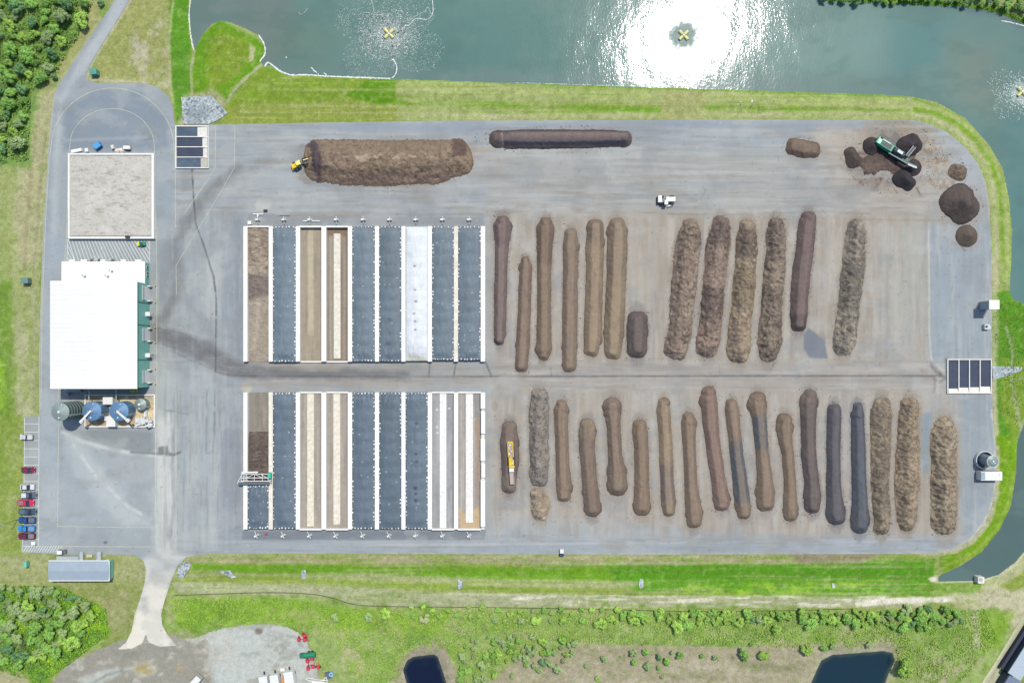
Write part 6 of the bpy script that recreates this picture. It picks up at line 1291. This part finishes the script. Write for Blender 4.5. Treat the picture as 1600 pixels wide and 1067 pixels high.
# bottom edge of the picture
M_TRL = mat('white_trailer_roof', (244, 246, 246), .5, var=.05)
def boxtruck(px, py, L, W, rz, lab, name='box_trailer', hh=3.2):
    o = empty(name, *R(px, py), -.2, rz); m = MB(); m.box(0, 0, hh / 2 + .5, L, W, hh - .6, ty=.96); m.build('cargo_box', M_TRL, o, .06)
    for sx in (-.36, .3):
        for sy in (-1, 1): m = MB(); m.wheel(L * sx, sy * (W / 2 - .2), .5, .3); m.build('wheel', BLACK, o)
    m = MB(); m.box(L / 2 + .5, 0, .9, 1., .4, .4); m.build('hitch', DARK, o)
    m = MB()
    for k in range(5): m.box(-L * .4 + k * L * .2, 0, hh + .23, .07, W * .96, .04)
    m.build('roof_rib', mat('trailer_rib', (226, 230, 232), .5), o)
    return tag(o, lab, 'trailer')
boxtruck(416, 1064, 5.4, 3.0, math.radians(98), 'white trailer leftmost of three at the bottom edge', hh=2.6); boxtruck(433, 1063, 6., 3.0, math.radians(98), 'white trailer in the middle of three at the bottom edge', hh=2.6); boxtruck(456, 1060, 7, 3.3, math.radians(99), 'longest white trailer right of the orange machine', hh=2.8)
m = MB(); m.box(0, 0, .8, 1.5, 1., 1.); q = m.build('white_tote', M_TRL); q.location = (*R(443, 1043.5), -.1); tag(q, 'white tote above the gap between trailers', 'tote')
o = empty('orange_baler', *R(446, 1064), -.1, .1); m = MB(); m.box(0, -.2, .9, 1.4, 3.2, 1.1); m.build('body', mat('orange_paint', (240, 150, 70), .5), o, .05); m = MB(); m.box(0, 1.7, .6, 1.0, 1.2, .5); m.build('pickup_head', mat('rusty_red', (190, 90, 90), .6), o); m = MB(); m.wheel(-.9, -.6, .5, .3); m.wheel(.9, -.6, .5, .3); m.build('wheel', BLACK, o); tag(o, 'orange implement wedged between the white trailers', 'implement')
def spreader(px, py, rz, lab, n=2, blob=False):
    o = empty('red_implement', *R(px, py), -.1, rz); m = MB(); m.box(0, 0, .8, 1.3, 1.1, .8, tx=.7, ty=.8); m.build('hopper', RED, o, .05); m = MB(); m.box(1.0, 0, .5, 1.2, .18, .18); m.box(0, .7, .4, .2, 1.4, .2); m.build('drawbar', mat('brick_red_steel', (196, 80, 90), .5), o)
    for sy in (-.75, .75): m = MB(); m.wheel(0, sy, .35, .2); m.build('wheel', BLACK, o)
    return tag(o, lab, 'implement', 'red implements parked on the gravel yard')
for px, py, rz, lab in ((467.5, 997.5, 0, 'left red implement of the upper three'), (475.8, 991.8, .5, 'top red implement of the upper three'), (477, 997.8, -.4, 'right red implement of the upper three'), (481, 1031, .2, 'left red implement directly below the green tanker'), (488, 1027.5, .8, 'right red implement directly below the green tanker'), (482, 1042.5, 0, 'low left red implement above the white boat trailer'), (490, 1040, 1.2, 'red implement between the low left and the round one'), (498, 1040.5, 1.5, 'rightmost round red implement by the grass')): spreader(px, py, rz, lab)
o = empty('green_tanker', *R(483.5, 1021), -.1, .09); m = MB(); m.tube((-1.6, 0, 1.2), (2.3, 0, 1.2), .95, 16); m.build('tank_barrel', mat('tanker_green', (30, 140, 100), .4), o); m = MB(); m.box(-2.4, 0, .9, 1.2, 1.5, 1.2); m.build('pump_end', mat('tanker_teal', (50, 120, 104), .5), o); m = MB()
for sx in (0, 1.2):
    for sy in (-.9, .9): m.wheel(sx, sy, .45, .3)
m.build('wheels', BLACK, o); tag(o, 'green tanker on the gravel yard above red implements', 'tanker')
o = empty('frame_trailer', *R(498, 1063), -.1, -.12); m = MB(); m.box(.6, -.6, .9, 5.2, 1.6, .35); m.build('deck', WHITE, o)
m = MB()
for a_, b_ in (((-4, .9), (-1.6, .9)), ((-4, .9), (-4.2, .3)), ((-4.2, .3), (-1.6, -.2)), ((-1.6, .6), (3.2, .9)), ((1.6, .8), (2.6, 2.0)), ((2.6, 2.0), (3.2, .2)), ((.2, .2), (3.2, 1.0))): m.tube((*a_, .9), (*b_, .9), .13, 6)
m.build('frame', WHITE, o); m = MB(); m.wheel(-1, -1.6, .4, .3); m.wheel(2, -1.6, .4, .3); m.build('wheel', BLACK, o); tag(o, 'white framed boat trailer at the bottom edge', 'trailer')
o = empty('blue_barrel', *R(518.5, 1051)); m = MB(); m.cyl(0, 0, 0, 1.2, .75, n=16); m.build('drum', mat('pale_blue_drum', (150, 200, 236), .5), o); m = MB(); m.cyl(0, 0, 1.2, 1.24, .3, n=12); m.build('opening', mat('drum_hole', (60, 110, 150), .5), o); tag(o, 'pale blue round drum beside the boat trailer', 'drum')
boxthing('tarp_stack', 513, 1054, 1.8, 2.2, .7, mat('slate_tarp', (92, 106, 122), .7), 'slate grey covered stack next to the blue drum', 'covered stack', .2)
o = empty('dump_trailer', *R(308, 1061), -.1, math.radians(48)); m = MB(); m.box(0, 0, 1.1, 5., 2.4, .2); m.build('deck', WHITE, o); m = MB(); m.box(0, 1.15, 1.4, 5., .12, .6); m.box(0, -1.15, 1.4, 5., .12, .6); m.box(2.45, 0, 1.4, .12, 2.2, .6); m.build('side_board', STEEL, o)
for sx in (-.8, .4):
    for sy in (-1, 1): m = MB(); m.wheel(sx, sy * 1.2, .4, .25); m.build('wheel', BLACK, o)
m = MB(); m.box(2.0, 0, 1.25, .9, 2.1, .1); m.build('toolbox', mat('grey_toolbox', (150, 156, 156), .5), o)
tag(o, 'white open trailer at the bottom of the gravel yard', 'trailer')
# long building lower right
a = math.radians(57.5); o = empty('long_barn', *R(1594, 1018), -.1, a); M_LR = mat('pale_blue_roof', (186, 200, 214), .55, var=.06)
m = MB(); m.box(2.5, 0, 1.6, 21., 4.4, 3.4); m.build('wall', mat('navy_wall', (60, 70, 92), .7), o); m = MB(); prism_x(m, [(-8.3, 3.2), (13.3, 3.2), (13.3, 3.5), (-8.3, 3.5)], 5.); m.build('roof', M_LR, o); m = MB(); m.box(2, -.8, 3.7, 3., 2., .3); m.box(5, .6, 3.65, 1.2, .8, .4); m.build('roof_unit', DARK, o)
m = MB(); m.box(2.5, 3.2, .6, 21.4, 1.1, 1.2); m.build('retaining_kerb', mat('navy_kerb', (48, 58, 80), .7), o)
tag(o, 'long narrow pale roofed barn beside the dirt road', 'barn')
o = empty('small_barn', *R(1571, 1064), -.1, a); m = MB(); m.box(-1, 0, 1.4, 7., 5.2, 3.); m.build('wall', mat('navy_wall', (60, 70, 92)), o); m = MB(); m.box(-1, -.3, 3.0, 7.2, 5.4, .25); m.build('roof', mat('slate_blue_roof', (120, 134, 164), .6), o); tag(o, 'slate roofed small barn at the very bottom beside the dirt road', 'barn')

# ------------------------------------------------------------------ fountains and foam
def fountain(px, py, lab):
    X_, Y_ = R(px, py, WZ); o = empty('pond_aerator', X_, Y_, WZ)
    for k in range(4):
        a = math.pi / 4 + k * math.pi / 2; m = MB(); m.tube((.5 * math.cos(a), .5 * math.sin(a), .14), (2.1 * math.cos(a), 2.1 * math.sin(a), .14), .58, 10); m.build('float', PYEL, o)
    m = MB(); m.cyl(0, 0, .1, .7, .55, .4, n=14); m.build('motor', mat('aerator_white', (240, 240, 225), .5), o)
    m = MB(); m.ring(0, 0, .72, .38, .07, 12); m.build('spray_ring', WHITE, o)
    return tag(o, lab, 'aerator', 'yellow aerators floating on the pond')
fountain(608, 53.5, 'yellow cross-shaped aerator in the spray at upper left of pond'); fountain(1068, 56, 'yellow cross-shaped aerator inside the bright sun glare'); fountain(1596, 144, 'yellow cross-shaped aerator at the right edge of the pond')
m = MB(); X_, Y_ = R(614, 95, WZ); m.cyl(0, 0, 0, .5, .6, .3, n=12); m.cyl(0, 0, .5, .8, .2, n=8); q = m.build('buoy', WHITE); q.location = (X_, Y_, WZ); tag(q, 'white buoy trailing a foam line south of the left aerator', 'buoy')
FOAM = mat('water_foam', (232, 238, 236), .9, var=.1); FOAM2 = mat('thin_foam', (182, 196, 192), .9, var=.15)
def flecks(cx, cy, n, rmin, rmax, seed, lab, mt, size=(.06, .24), star=True):
    r2 = np.random.default_rng(seed); V = []; F = []
    ang = r2.uniform(0, 2 * math.pi, n); rad = rmin + (rmax - rmin) * r2.power(1.3, n)
    if star: rad *= .55 + .45 * np.abs(np.cos(2 * (ang - .6))) ** .7
    for k in range(n):
        px, py = cx + rad[k] * math.cos(ang[k]) * 1.15, cy + rad[k] * math.sin(ang[k]) * .95
        if not (293 < px < 1625) : continue
        X_, Y_ = R(px, py, WZ); s_ = r2.uniform(*size) * (1.4 if rad[k] < rmax * .5 else 1); b0 = len(V); kk = 5
        for j in range(kk): t = 2 * math.pi * j / kk + ang[k]; q = s_ * r2.uniform(.6, 1.3); V.append((X_ + q * math.cos(t), Y_ + q * math.sin(t), WZ + .05))
        F.append([b0 + j for j in range(kk)])
    V = np.array(V); pts_px = np.stack([CX + V[:, 0] / S * H / (H - WZ), CY - V[:, 1] / S * H / (H - WZ)], 1)
    ok = inside(pts_px[:, 0], pts_px[:, 1], POND); F = np.array([f_ for f_ in F if all(ok[f_])])
    o = npmesh('foam_flecks', V, F, mt, smooth=False); tag(o, lab, 'foam', None, 'stuff')
flecks(608, 54, 3600, 9, 84, 1, 'white foam flecks thrown out around the left aerator', FOAM2, (.05, .17)); flecks(608, 54, 700, 7, 48, 3, 'bright spray drops near the left aerator', FOAM, (.06, .2)); flecks(1068, 56, 500, 10, 34, 4, 'spray drops around the aerator in the glare', FOAM2, (.05, .15)); flecks(1596, 146, 900, 7, 52, 5, 'white foam flecks around the right aerator', FOAM, (.05, .17))
def foamline(pts, wd, lab, seed, mt=FOAM, smooth_it=2, gap=0):
    pts = smoothpoly(pts, smooth_it, False); V = []; r2 = random.Random(seed); m = MB(); n = len(pts); Ls = []; Rs = []
    pts2 = []
    for i in range(n - 1):
        L = math.hypot(pts[i + 1][0] - pts[i][0], pts[i + 1][1] - pts[i][1]); k = max(int(L / 1.5), 1)
        for j in range(k): pts2.append((pts[i][0] + (pts[i + 1][0] - pts[i][0]) * j / k, pts[i][1] + (pts[i + 1][1] - pts[i][1]) * j / k))
    pts = pts2; n = len(pts)
    for i in range(n):
        a_ = pts[max(i - 1, 0)]; b_ = pts[min(i + 1, n - 1)]; dx, dy = b_[0] - a_[0], b_[1] - a_[1]; l = math.hypot(dx, dy) + 1e-9
        w1_, w2_ = wd / 2 * r2.uniform(.3, 1.4), wd / 2 * r2.uniform(.3, 1.4)
        Ls.append((*R(pts[i][0] - dy / l * w1_, pts[i][1] + dx / l * w1_, WZ), WZ + .07)); Rs.append((*R(pts[i][0] + dy / l * w2_, pts[i][1] - dx / l * w2_, WZ), WZ + .07))
    m.add(Ls + Rs, [(i, i + 1, n + i + 1, n + i) for i in range(n - 1) if r2.random() > gap])
    o = m.build('foam_line', mt); tag(o, lab, 'foam', None, 'stuff')
foamline([(299, -6), (295, 18), (297, 50), (300, 66), (303, 80)], 2.4, 'white foam edge along the western shore of the pond', 1, mat('cream_foam', (226, 226, 206), .9))
foamline([(404, 55), (413, 68), (415.5, 84), (408, 94), (402, 101)], 2.2, 'white foam rim around the grassy point', 2); foamline([(400, 122), (412, 108), (418, 97), (425, 101), (434, 110), (454, 118.5), (480, 117), (500, 119), (545, 121), (612, 123.3)], 2.4, 'white foam line along the north shore up to the buoy', 3)
foamline([(612, 122.5), (617, 119), (620, 112), (620, 104), (617, 97), (614, 94)], 1.6, 'thin curved foam trail behind the buoy', 4)
foamline([(632, 41), (640, 40), (646, 31), (652, 29), (668, 32), (676, 24), (677, 12), (675, -5)], 1.1, 'wavy outer foam thread above the left aerator', 5); foamline([(636, 36), (648, 27), (655, 22), (664, 19), (669, 9), (673, 22), (677, 26)], 1., 'wavy inner foam thread above the left aerator', 6, FOAM2); foamline([(560, 24), (572, 19), (586, 24), (600, 23)], 1., 'short foam thread left of the left aerator', 7, FOAM2); foamline([(578, -4), (583, 8), (584, 20)], 1., 'foam thread running up from the left aerator', 8, FOAM2)
foamline([(486, 106), (492, 112), (500, 117)], 2., 'foam streak curling off the north shore', 9, FOAM, 1, .2); foamline([(506, 114), (512, 119)], 1.6, 'small foam streak beside the curling one', 10, FOAM, 1, .2)
foamline([(800, 129.6), (1000, 135.8), (1130, 139.5)], .8, 'broken foam thread along the glittering shore', 11, FOAM, 1, .4); foamline([(1565, 33), (1585, 37), (1604, 42)], 1.8, 'foam streak in the upper right corner of the pond', 12, FOAM, 1, .1)
foamline([(467, 20), (470, 24), (476, 20), (482, 12)], 1., 'faint foam wisp left of the left aerator', 13, FOAM2, 1, .3); foamline([(447, 89), (448, 92)], 1.6, 'tiny foam spot near the grassy point', 14, FOAM, 1)

# ------------------------------------------------------------------ trees
def leafmat(name, c, var=.3):
    m, nt, bs = _nodes(name); at = nt.nodes.new('ShaderNodeAttribute'); at.attribute_name = 'Col'
    oi = nt.nodes.new('ShaderNodeObjectInfo'); rgb = nt.nodes.new('ShaderNodeRGB'); rgb.outputs[0].default_value = (*(alb(c) * 1.38), 1)
    mx = nt.nodes.new('ShaderNodeVectorMath'); mx.operation = 'MULTIPLY'; nt.links.new(rgb.outputs[0], mx.inputs[0]); nt.links.new(at.outputs['Color'], mx.inputs[1])
    cc = _mul(nt, mx.outputs[0], [_map(nt, oi.outputs['Random'], .82, 1.18, 0, 1)])
    nt.links.new(cc, bs.inputs['Base Color']); bs.inputs['Roughness'].default_value = .65; bs.inputs['Specular IOR Level'].default_value = .25
    return m
LEAF = {'bright': leafmat('bright_leaves', (152, 190, 84)), 'mid': leafmat('mid_leaves', (130, 176, 82)), 'olive': leafmat('olive_leaves', (150, 174, 116)), 'dark': leafmat('dark_leaves', (104, 146, 92)), 'pale': leafmat('pale_leaves', (170, 178, 130)), 'bare': leafmat('bare_twigs', (150, 146, 130))}
BARK = mat('bark', (120, 108, 92), .9)
def crown_mesh(seed, kind, nl, nleaf, lsz):
    r2 = np.random.default_rng(seed); V = []; Cc = []
    lobes = []
    for k in range(nl):
        a = r2.uniform(0, 2 * math.pi); d = math.sqrt(r2.uniform(0, 1)) * .66; lobes.append((d * math.cos(a), d * math.sin(a), .82 - .42 * d + r2.uniform(-.12, .12), r2.uniform(.22, .42)))
    per = nleaf // nl
    for (lx, ly, lz, lr) in lobes:
        tone = r2.uniform(.78, 1.2); d = r2.normal(size=(per, 3)); d[:, 2] = np.abs(d[:, 2]) * .9 - .25; d /= np.linalg.norm(d, axis=1)[:, None]
        rr_ = lr * (r2.uniform(.55, 1.08, per)) ; c = np.array([lx, ly, lz]) + d * rr_[:, None] * np.array([1, 1, .75])
        for j in range(per):
            nrm = d[j] * .7 + np.array([0, 0, .55]) + r2.normal(size=3) * .3; nrm /= np.linalg.norm(nrm); u = np.cross(nrm, r2.normal(size=3)); u /= np.linalg.norm(u); v = np.cross(nrm, u); s_ = lsz * r2.uniform(.6, 1.3)
            V += [c[j] - u * s_, c[j] + v * s_ * .7, c[j] + u * s_, c[j] - v * s_ * .7]; t = tone * r2.uniform(.8, 1.25); Cc += [(t, t, t * r2.uniform(.8, 1.15))] * 4
    # leafy inner masses keep the crown closed
    F = [[4 * i, 4 * i + 1, 4 * i + 2, 4 * i + 3] for i in range(len(V) // 4)]
    for (lx, ly, lz, lr) in lobes:
        b0 = len(V); rings = 5; seg = 8
        for i in range(rings + 1):
            ph = math.pi * i / rings
            for j in range(seg):
                t = 2 * math.pi * j / seg; q = lr * .72 * r2.uniform(.85, 1.12); V.append(np.array([lx + q * math.sin(ph) * math.cos(t), ly + q * math.sin(ph) * math.sin(t), lz + q * .8 * math.cos(ph)])); Cc.append((.8, .8, .8))
        for i in range(rings):
            for j in range(seg): F.append([b0 + i * seg + j, b0 + (i + 1) * seg + j, b0 + (i + 1) * seg + (j + 1) % seg, b0 + i * seg + (j + 1) % seg])
    return np.array(V), np.array(F), np.array(Cc)
PROT = {}
def tree_proto(kind, var):
    o = empty('tree'); nl, nf, ls = (15, 900, .075) if kind != 'bare' else (9, 260, .035)
    if kind == 'bare':
        V, F, Cc = crown_mesh(var * 31 + 7, kind, nl, nf, ls); n4 = (nf // nl) * nl; F = F[:n4]
    else: V, F, Cc = crown_mesh(var * 31 + hash_k[kind], kind, nl, nf, ls)
    npmesh('crown', V, F, LEAF[kind], Cc, o, False)
    m = MB(); m.cyl(0, 0, -.15, .7, .07, .04, n=7)
    for k in range(4): a = k * 1.7 + var; m.tube((0, 0, .35 + k * .06), (.35 * math.cos(a), .35 * math.sin(a), .75), .022, 5)
    m.build('trunk', BARK, o); return o
hash_k = {'bright': 1, 'mid': 2, 'olive': 3, 'dark': 4, 'pale': 5}
def plant(px, py, r, kind, lab, group, hf=1.0, name='tree'):
    v = random.randrange(3); k_ = (kind, v)
    if k_ not in PROT: PROT[k_] = tree_proto(kind, v); o = PROT[k_]
    else: o = copy_tree(PROT[k_])
    o.name = name; s_ = r * S; zt = float(terrain(np.array([float(px)]), np.array([float(py)]))[0]); hh = s_ * 1.5 * hf
    gx_, gy_ = gpx(px, py, hh * .8)
    o.location = (*R(gx_, gy_), zt - .1); o.rotation_euler = (0, 0, random.uniform(0, 6.28)); o.scale = (s_ * random.uniform(.8, 1.2), s_ * random.uniform(.8, 1.2), hh)
    return tag(o, lab, 'tree' if name == 'tree' else 'shrub', group)
LT = {'bright': 'bright lime green', 'mid': 'fresh green', 'olive': 'dull olive', 'dark': 'dark bluish green', 'pale': 'pale blossoming', 'bare': 'bare grey'}
def wood(poly, dist, rr_, weights, zone, group, extra=(), name='tree', hf=1., nmax=400):
    pts = list(extra); A = np.array(poly); tries = 0; ks = list(weights)
    while tries < 4000 and len(pts) < nmax:
        tries += 1; x_ = random.uniform(A[:, 0].min(), A[:, 0].max()); y_ = random.uniform(A[:, 1].min(), A[:, 1].max())
        if not inside(np.array([x_]), np.array([y_]), poly)[0]: continue
        r = random.uniform(*rr_)
        if all(math.hypot(x_ - q[0], y_ - q[1]) > (r + q[2]) * dist for q in pts): pts.append((x_, y_, r, random.choices(ks, [weights[k] for k in ks])[0]))
    for (x_, y_, r, k) in pts:
        sz = 'large' if r > rr_[0] + (rr_[1] - rr_[0]) * .6 else 'small'
        plant(x_, y_, r, k, f'{sz} {LT[k]} {name} {zone}', group, hf, name)
nw = [(125, 29, 13, 'bright'), (92, 22, 15, 'olive'), (90, 62, 10, 'bright'), (77, 80, 12, 'dark'), (48, 54, 10, 'bright'), (8, 38, 13, 'bright'), (10, 74, 14, 'mid'), (38, 82, 15, 'mid'), (47, 33, 12, 'dark'), (100, 4, 12, 'dark'), (70, 56, 11, 'olive'), (72, 104, 10, 'olive'), (40, 115, 8, 'bright'), (20, 8, 13, 'dark'), (26, 106, 12, 'dark'), (44, 4, 11, 'mid'), (82, 118, 7, 'dark'), (10, 118, 12, 'mid'), (16, 205, 9, 'bright'), (22, 222, 14, 'olive'), (8, 160, 13, 'mid'), (32, 180, 9, 'mid'), (24, 192, 9, 'olive')]
wood([(-8, -8), (150, -8), (128, 14), (84, 48), (88, 70), (62, 120), (36, 130), (34, 200), (34, 234), (-8, 234)], .8, (7, 12), {'mid': 4, 'dark': 3, 'olive': 3, 'bright': 2}, 'in the north west wood beside the access road', 'trees of the north west wood', nw, nmax=50)
wood([(-150, -100), (-14, -100), (-14, 240), (-150, 240)], .75, (11, 15), {'mid': 3, 'dark': 2, 'olive': 2}, 'in the wood beyond the western edge', 'trees beyond the western edge', nmax=26)
sw = [(52, 928, 12, 'olive'), (72, 925, 10, 'olive'), (130, 950, 12, 'olive'), (112, 958, 13, 'olive'), (96, 965, 10, 'olive'), (75, 978, 11, 'mid'), (40, 948, 12, 'bright'), (20, 955, 14, 'olive'), (50, 985, 12, 'mid'), (32, 965, 10, 'olive'), (62, 955, 9, 'dark'), (80, 945, 10, 'olive'), (118, 980, 11, 'bright'), (108, 1010, 14, 'bright'), (95, 990, 9, 'olive'), (30, 1012, 12, 'bare'), (8, 1015, 10, 'dark'), (25, 1040, 9, 'mid'), (12, 980, 11, 'olive'), (60, 1005, 10, 'mid'), (46, 1030, 9, 'bright'), (97, 934, 10, 'bare')]
wood([(-8, 918), (75, 918), (140, 945), (140, 965), (120, 1010), (70, 1030), (-8, 1040)], .62, (6, 11), {'olive': 5, 'mid': 3, 'dark': 2, 'bare': 1, 'bright': 1}, 'in the south west thicket below the office', 'trees of the south west thicket', sw, nmax=62)
# scrub row behind the silt fence
wood([(950, 955), (1200, 957), (1420, 955), (1500, 948), (1512, 972), (1440, 985), (1250, 970), (1120, 975), (950, 972)], .56, (4, 10), {'bright': 5, 'mid': 5, 'dark': 1, 'olive': 1}, 'in the hedge line south of the silt fence', 'shrubs behind the silt fence', [(1058, 982, 11, 'bright'), (1075, 978, 9, 'mid'), (1215, 985, 9, 'bright'), (1270, 978, 11, 'mid'), (1440, 970, 11, 'mid'), (1427, 976, 8, 'dark'), (1462, 966, 10, 'mid')], 'shrub', .9, 100)
wood([(640, 948), (950, 953), (950, 975), (840, 972), (640, 970)], 1.15, (4.5, 7), {'bright': 4, 'mid': 3, 'olive': 2}, 'along the fence below the bunkers', 'shrubs below the bunkers', [(663, 968, 9, 'pale'), (878, 970, 7.5, 'bright'), (840, 973, 10, 'bright'), (938, 978, 11, 'bright'), (575, 966, 9, 'olive'), (522, 966, 8, 'olive'), (600, 960, 10, 'bright')], 'shrub', .8, 34)
wood([(725, 1000), (790, 990), (905, 1005), (890, 1030), (860, 1058), (835, 1045), (800, 1035), (760, 1075), (715, 1075)], .62, (4.5, 8), {'olive': 5, 'mid': 4, 'bright': 2}, 'in the willow clump between the two dark ponds', 'willow scrub between the dark ponds', [(850, 1035, 8, 'dark'), (872, 1048, 8, 'olive'), (832, 1020, 10, 'olive')], 'shrub', 1.1, 62)
for (x_, y_, r, k, lab) in ((945, 1031, 7, 'olive', 'olive shrub alone on the bare ground right of the willow clump'), (916, 1042, 4, 'olive', 'tiny olive shrub left of the lone olive shrub'), (970, 1027, 3, 'bright', 'tiny lime shrub between two olive clumps'), (991, 1022, 9, 'olive', 'upper olive shrub of the clump on bare ground'), (992, 1037, 7, 'mid', 'green lower shrub of that clump on bare ground'), (1013, 1042, 8, 'olive', 'olive shrub at the foot of the clump on bare ground'), (1010, 1020, 7, 'mid', 'green shrub top right of the clump on bare ground'), (1031, 1028, 7, 'dark', 'dark shrub starting the middle group on bare ground'), (1043, 1036, 8, 'mid', 'green shrub in the middle group on bare ground'), (1030, 1045, 4, 'mid', 'tiny green shrub below the middle group'), (1064, 1026, 8, 'mid', 'round green shrub just right of the middle group'), (1051, 1021, 5, 'olive', 'small olive shrub above the round green one'), (1098, 1026, 5, 'mid', 'little round shrub before two darker shrubs'), (1119, 1029, 6, 'olive', 'rounded olive shrub with a long shadow on bare ground'), (1164, 1025, 11, 'mid', 'biggest round bush above the eastern bare ground'), (1148, 1029, 6, 'bare', 'rusty bare bush touching the biggest round bush'), (1196, 1028, 9, 'bright', 'lime bush before the dark square-ended pond'), (1263, 1018, 9, 'bright', 'lime bush at the top left of the square-ended pond'), (1290, 1015, 7, 'mid', 'green bush left on the pond bank'), (1303, 1012, 6, 'olive', 'olive bush second on the pond bank'), (1360, 1010, 6, 'olive', 'flat olive bush on the pond bank middle'), (1420, 1049, 15, 'bright', 'large isolated tree right of the square-ended pond'), (1413, 1013, 6, 'bare', 'bare grey bush above the large isolated tree'), (1592, 1048, 9, 'bright', 'lime tree beside the long barn'), (1602, 1040, 10, 'dark', 'dark tree behind the long barn'), (935, 1062, 5, 'bright', 'small lime shrub at the bottom edge'), (1035, 1059, 4, 'olive', 'tiny shrub near the bottom edge on bare ground'), (1176, 1008, 5, 'mid', 'small green shrub above the biggest round bush'), (800, 1058, 5, 'olive', 'stunted shrub at the bottom of the willow clump')):
    plant(x_, y_, r, k, lab, 'shrubs on the bare ground', 1.0, 'shrub' if r < 12 else 'tree')
wood([(1280, -10), (1560, -10), (1600, 0), (1620, 22), (1560, 6), (1290, -2)], .8, (5, 8), {'mid': 3, 'dark': 2, 'bright': 1}, 'along the far top shore of the pond', 'trees on the far shore', [], 'tree', 1., 34)
wood([(1400, -60), (1700, -60), (1700, 10), (1590, 0)], .9, (7, 10), {'mid': 3, 'olive': 2}, 'beyond the top right corner', 'trees beyond the far shore', [(1598, 6, 7, 'olive'), (1578, 4, 6, 'dark')], 'tree', 1., 22)
plant(155, 3, 6, 'dark', 'small dark tree by the road at the very top', None)
# low leafy undergrowth: one loose mass, nobody could count it
def undergrowth(poly, n, cols, lab, sz=(.12, .32), hz=.5, seed=1):
    r2 = np.random.default_rng(seed); A = np.array(poly); x_ = r2.uniform(A[:, 0].min(), A[:, 0].max(), n * 2); y_ = r2.uniform(A[:, 1].min(), A[:, 1].max(), n * 2)
    ok = inside(x_, y_, poly) & (fbm(x_, y_, 14, 14, 3, seed) > -.25 + r2.uniform(-.3, .3, n * 2)); x_ = x_[ok][:n]; y_ = y_[ok][:n]; n = len(x_)
    z_ = terrain(x_, y_) + r2.uniform(.02, hz, n) * np.clip(fbm(x_, y_, 9, 9, 2, seed + 1) + .8, .2, 1.6); wx, wy = R(x_, y_, z_); s_ = r2.uniform(*sz, n)
    nr = r2.normal(size=(n, 3)) * .5 + np.array([0, 0, 1]); nr /= np.linalg.norm(nr, axis=1)[:, None]; u = np.cross(nr, r2.normal(size=(n, 3))); u /= np.linalg.norm(u, axis=1)[:, None]; v = np.cross(nr, u)
    c = np.stack([wx, wy, z_], 1); V = np.stack([c - u * s_[:, None], c + v * s_[:, None] * .7, c + u * s_[:, None], c - v * s_[:, None] * .7], 1).reshape(-1, 3)
    ci = np.clip(((fbm(x_, y_, 20, 16, 3, seed + 4) * .5 + .5) * len(cols) + r2.normal(size=n) * .5).astype(int), 0, len(cols) - 1); col = alb(np.array(cols)[ci]) * r2.uniform(.8, 1.2, n)[:, None]
    o = npmesh('undergrowth', V, np.arange(4 * n).reshape(-1, 4), M_LEAFY, np.repeat(col, 4, 0), smooth=False); tag(o, lab, 'undergrowth', None, 'stuff')
M_LEAFY = mat_attr('loose_leaves', [(1.5, .9, 1.1)], .7, None, .2)
undergrowth([(268, 935), (470, 936), (560, 952), (960, 957), (1540, 952), (1560, 1000), (1500, 1067), (1410, 1067), (1400, 1010), (1280, 1012), (905, 1006), (860, 1000), (720, 1067), (700, 1010), (640, 1015), (620, 1067), (560, 1067), (520, 1000), (430, 970), (280, 982)], 42000, [(126, 160, 72), (142, 184, 70), (158, 198, 76), (178, 188, 120)], 'low bright green scrub and weeds south of the silt fence', seed=3)
undergrowth([(-8, 915), (90, 915), (165, 950), (168, 990), (110, 1035), (60, 1067), (-8, 1045)], 16000, [(104, 150, 66), (128, 178, 58), (160, 204, 60)], 'leafy undergrowth of the south west thicket', (.14, .4), .8, 5)
undergrowth([(-8, -8), (150, -8), (125, 50), (85, 118), (48, 140), (44, 250), (-8, 256)], 18000, [(112, 150, 76), (126, 172, 66), (150, 180, 96)], 'leafy undergrowth of the north west wood', (.14, .4), .8, 6)
undergrowth([(1552, 480), (1578, 470), (1625, 476), (1625, 650), (1590, 660), (1560, 640)], 4000, [(80, 140, 24), (100, 160, 30), (140, 170, 60)], 'rank grass on the east bank', (.08, .22), .3, 8)
undergrowth([(1280, -4), (1500, 0), (1560, 8), (1610, 30), (1602, 36), (1555, 19), (1500, 10), (1290, 2)], 3000, [(70, 120, 30), (96, 150, 30)], 'reeds on the far top shore', (.1, .3), .6, 9)
print('objects', len(bpy.data.objects))
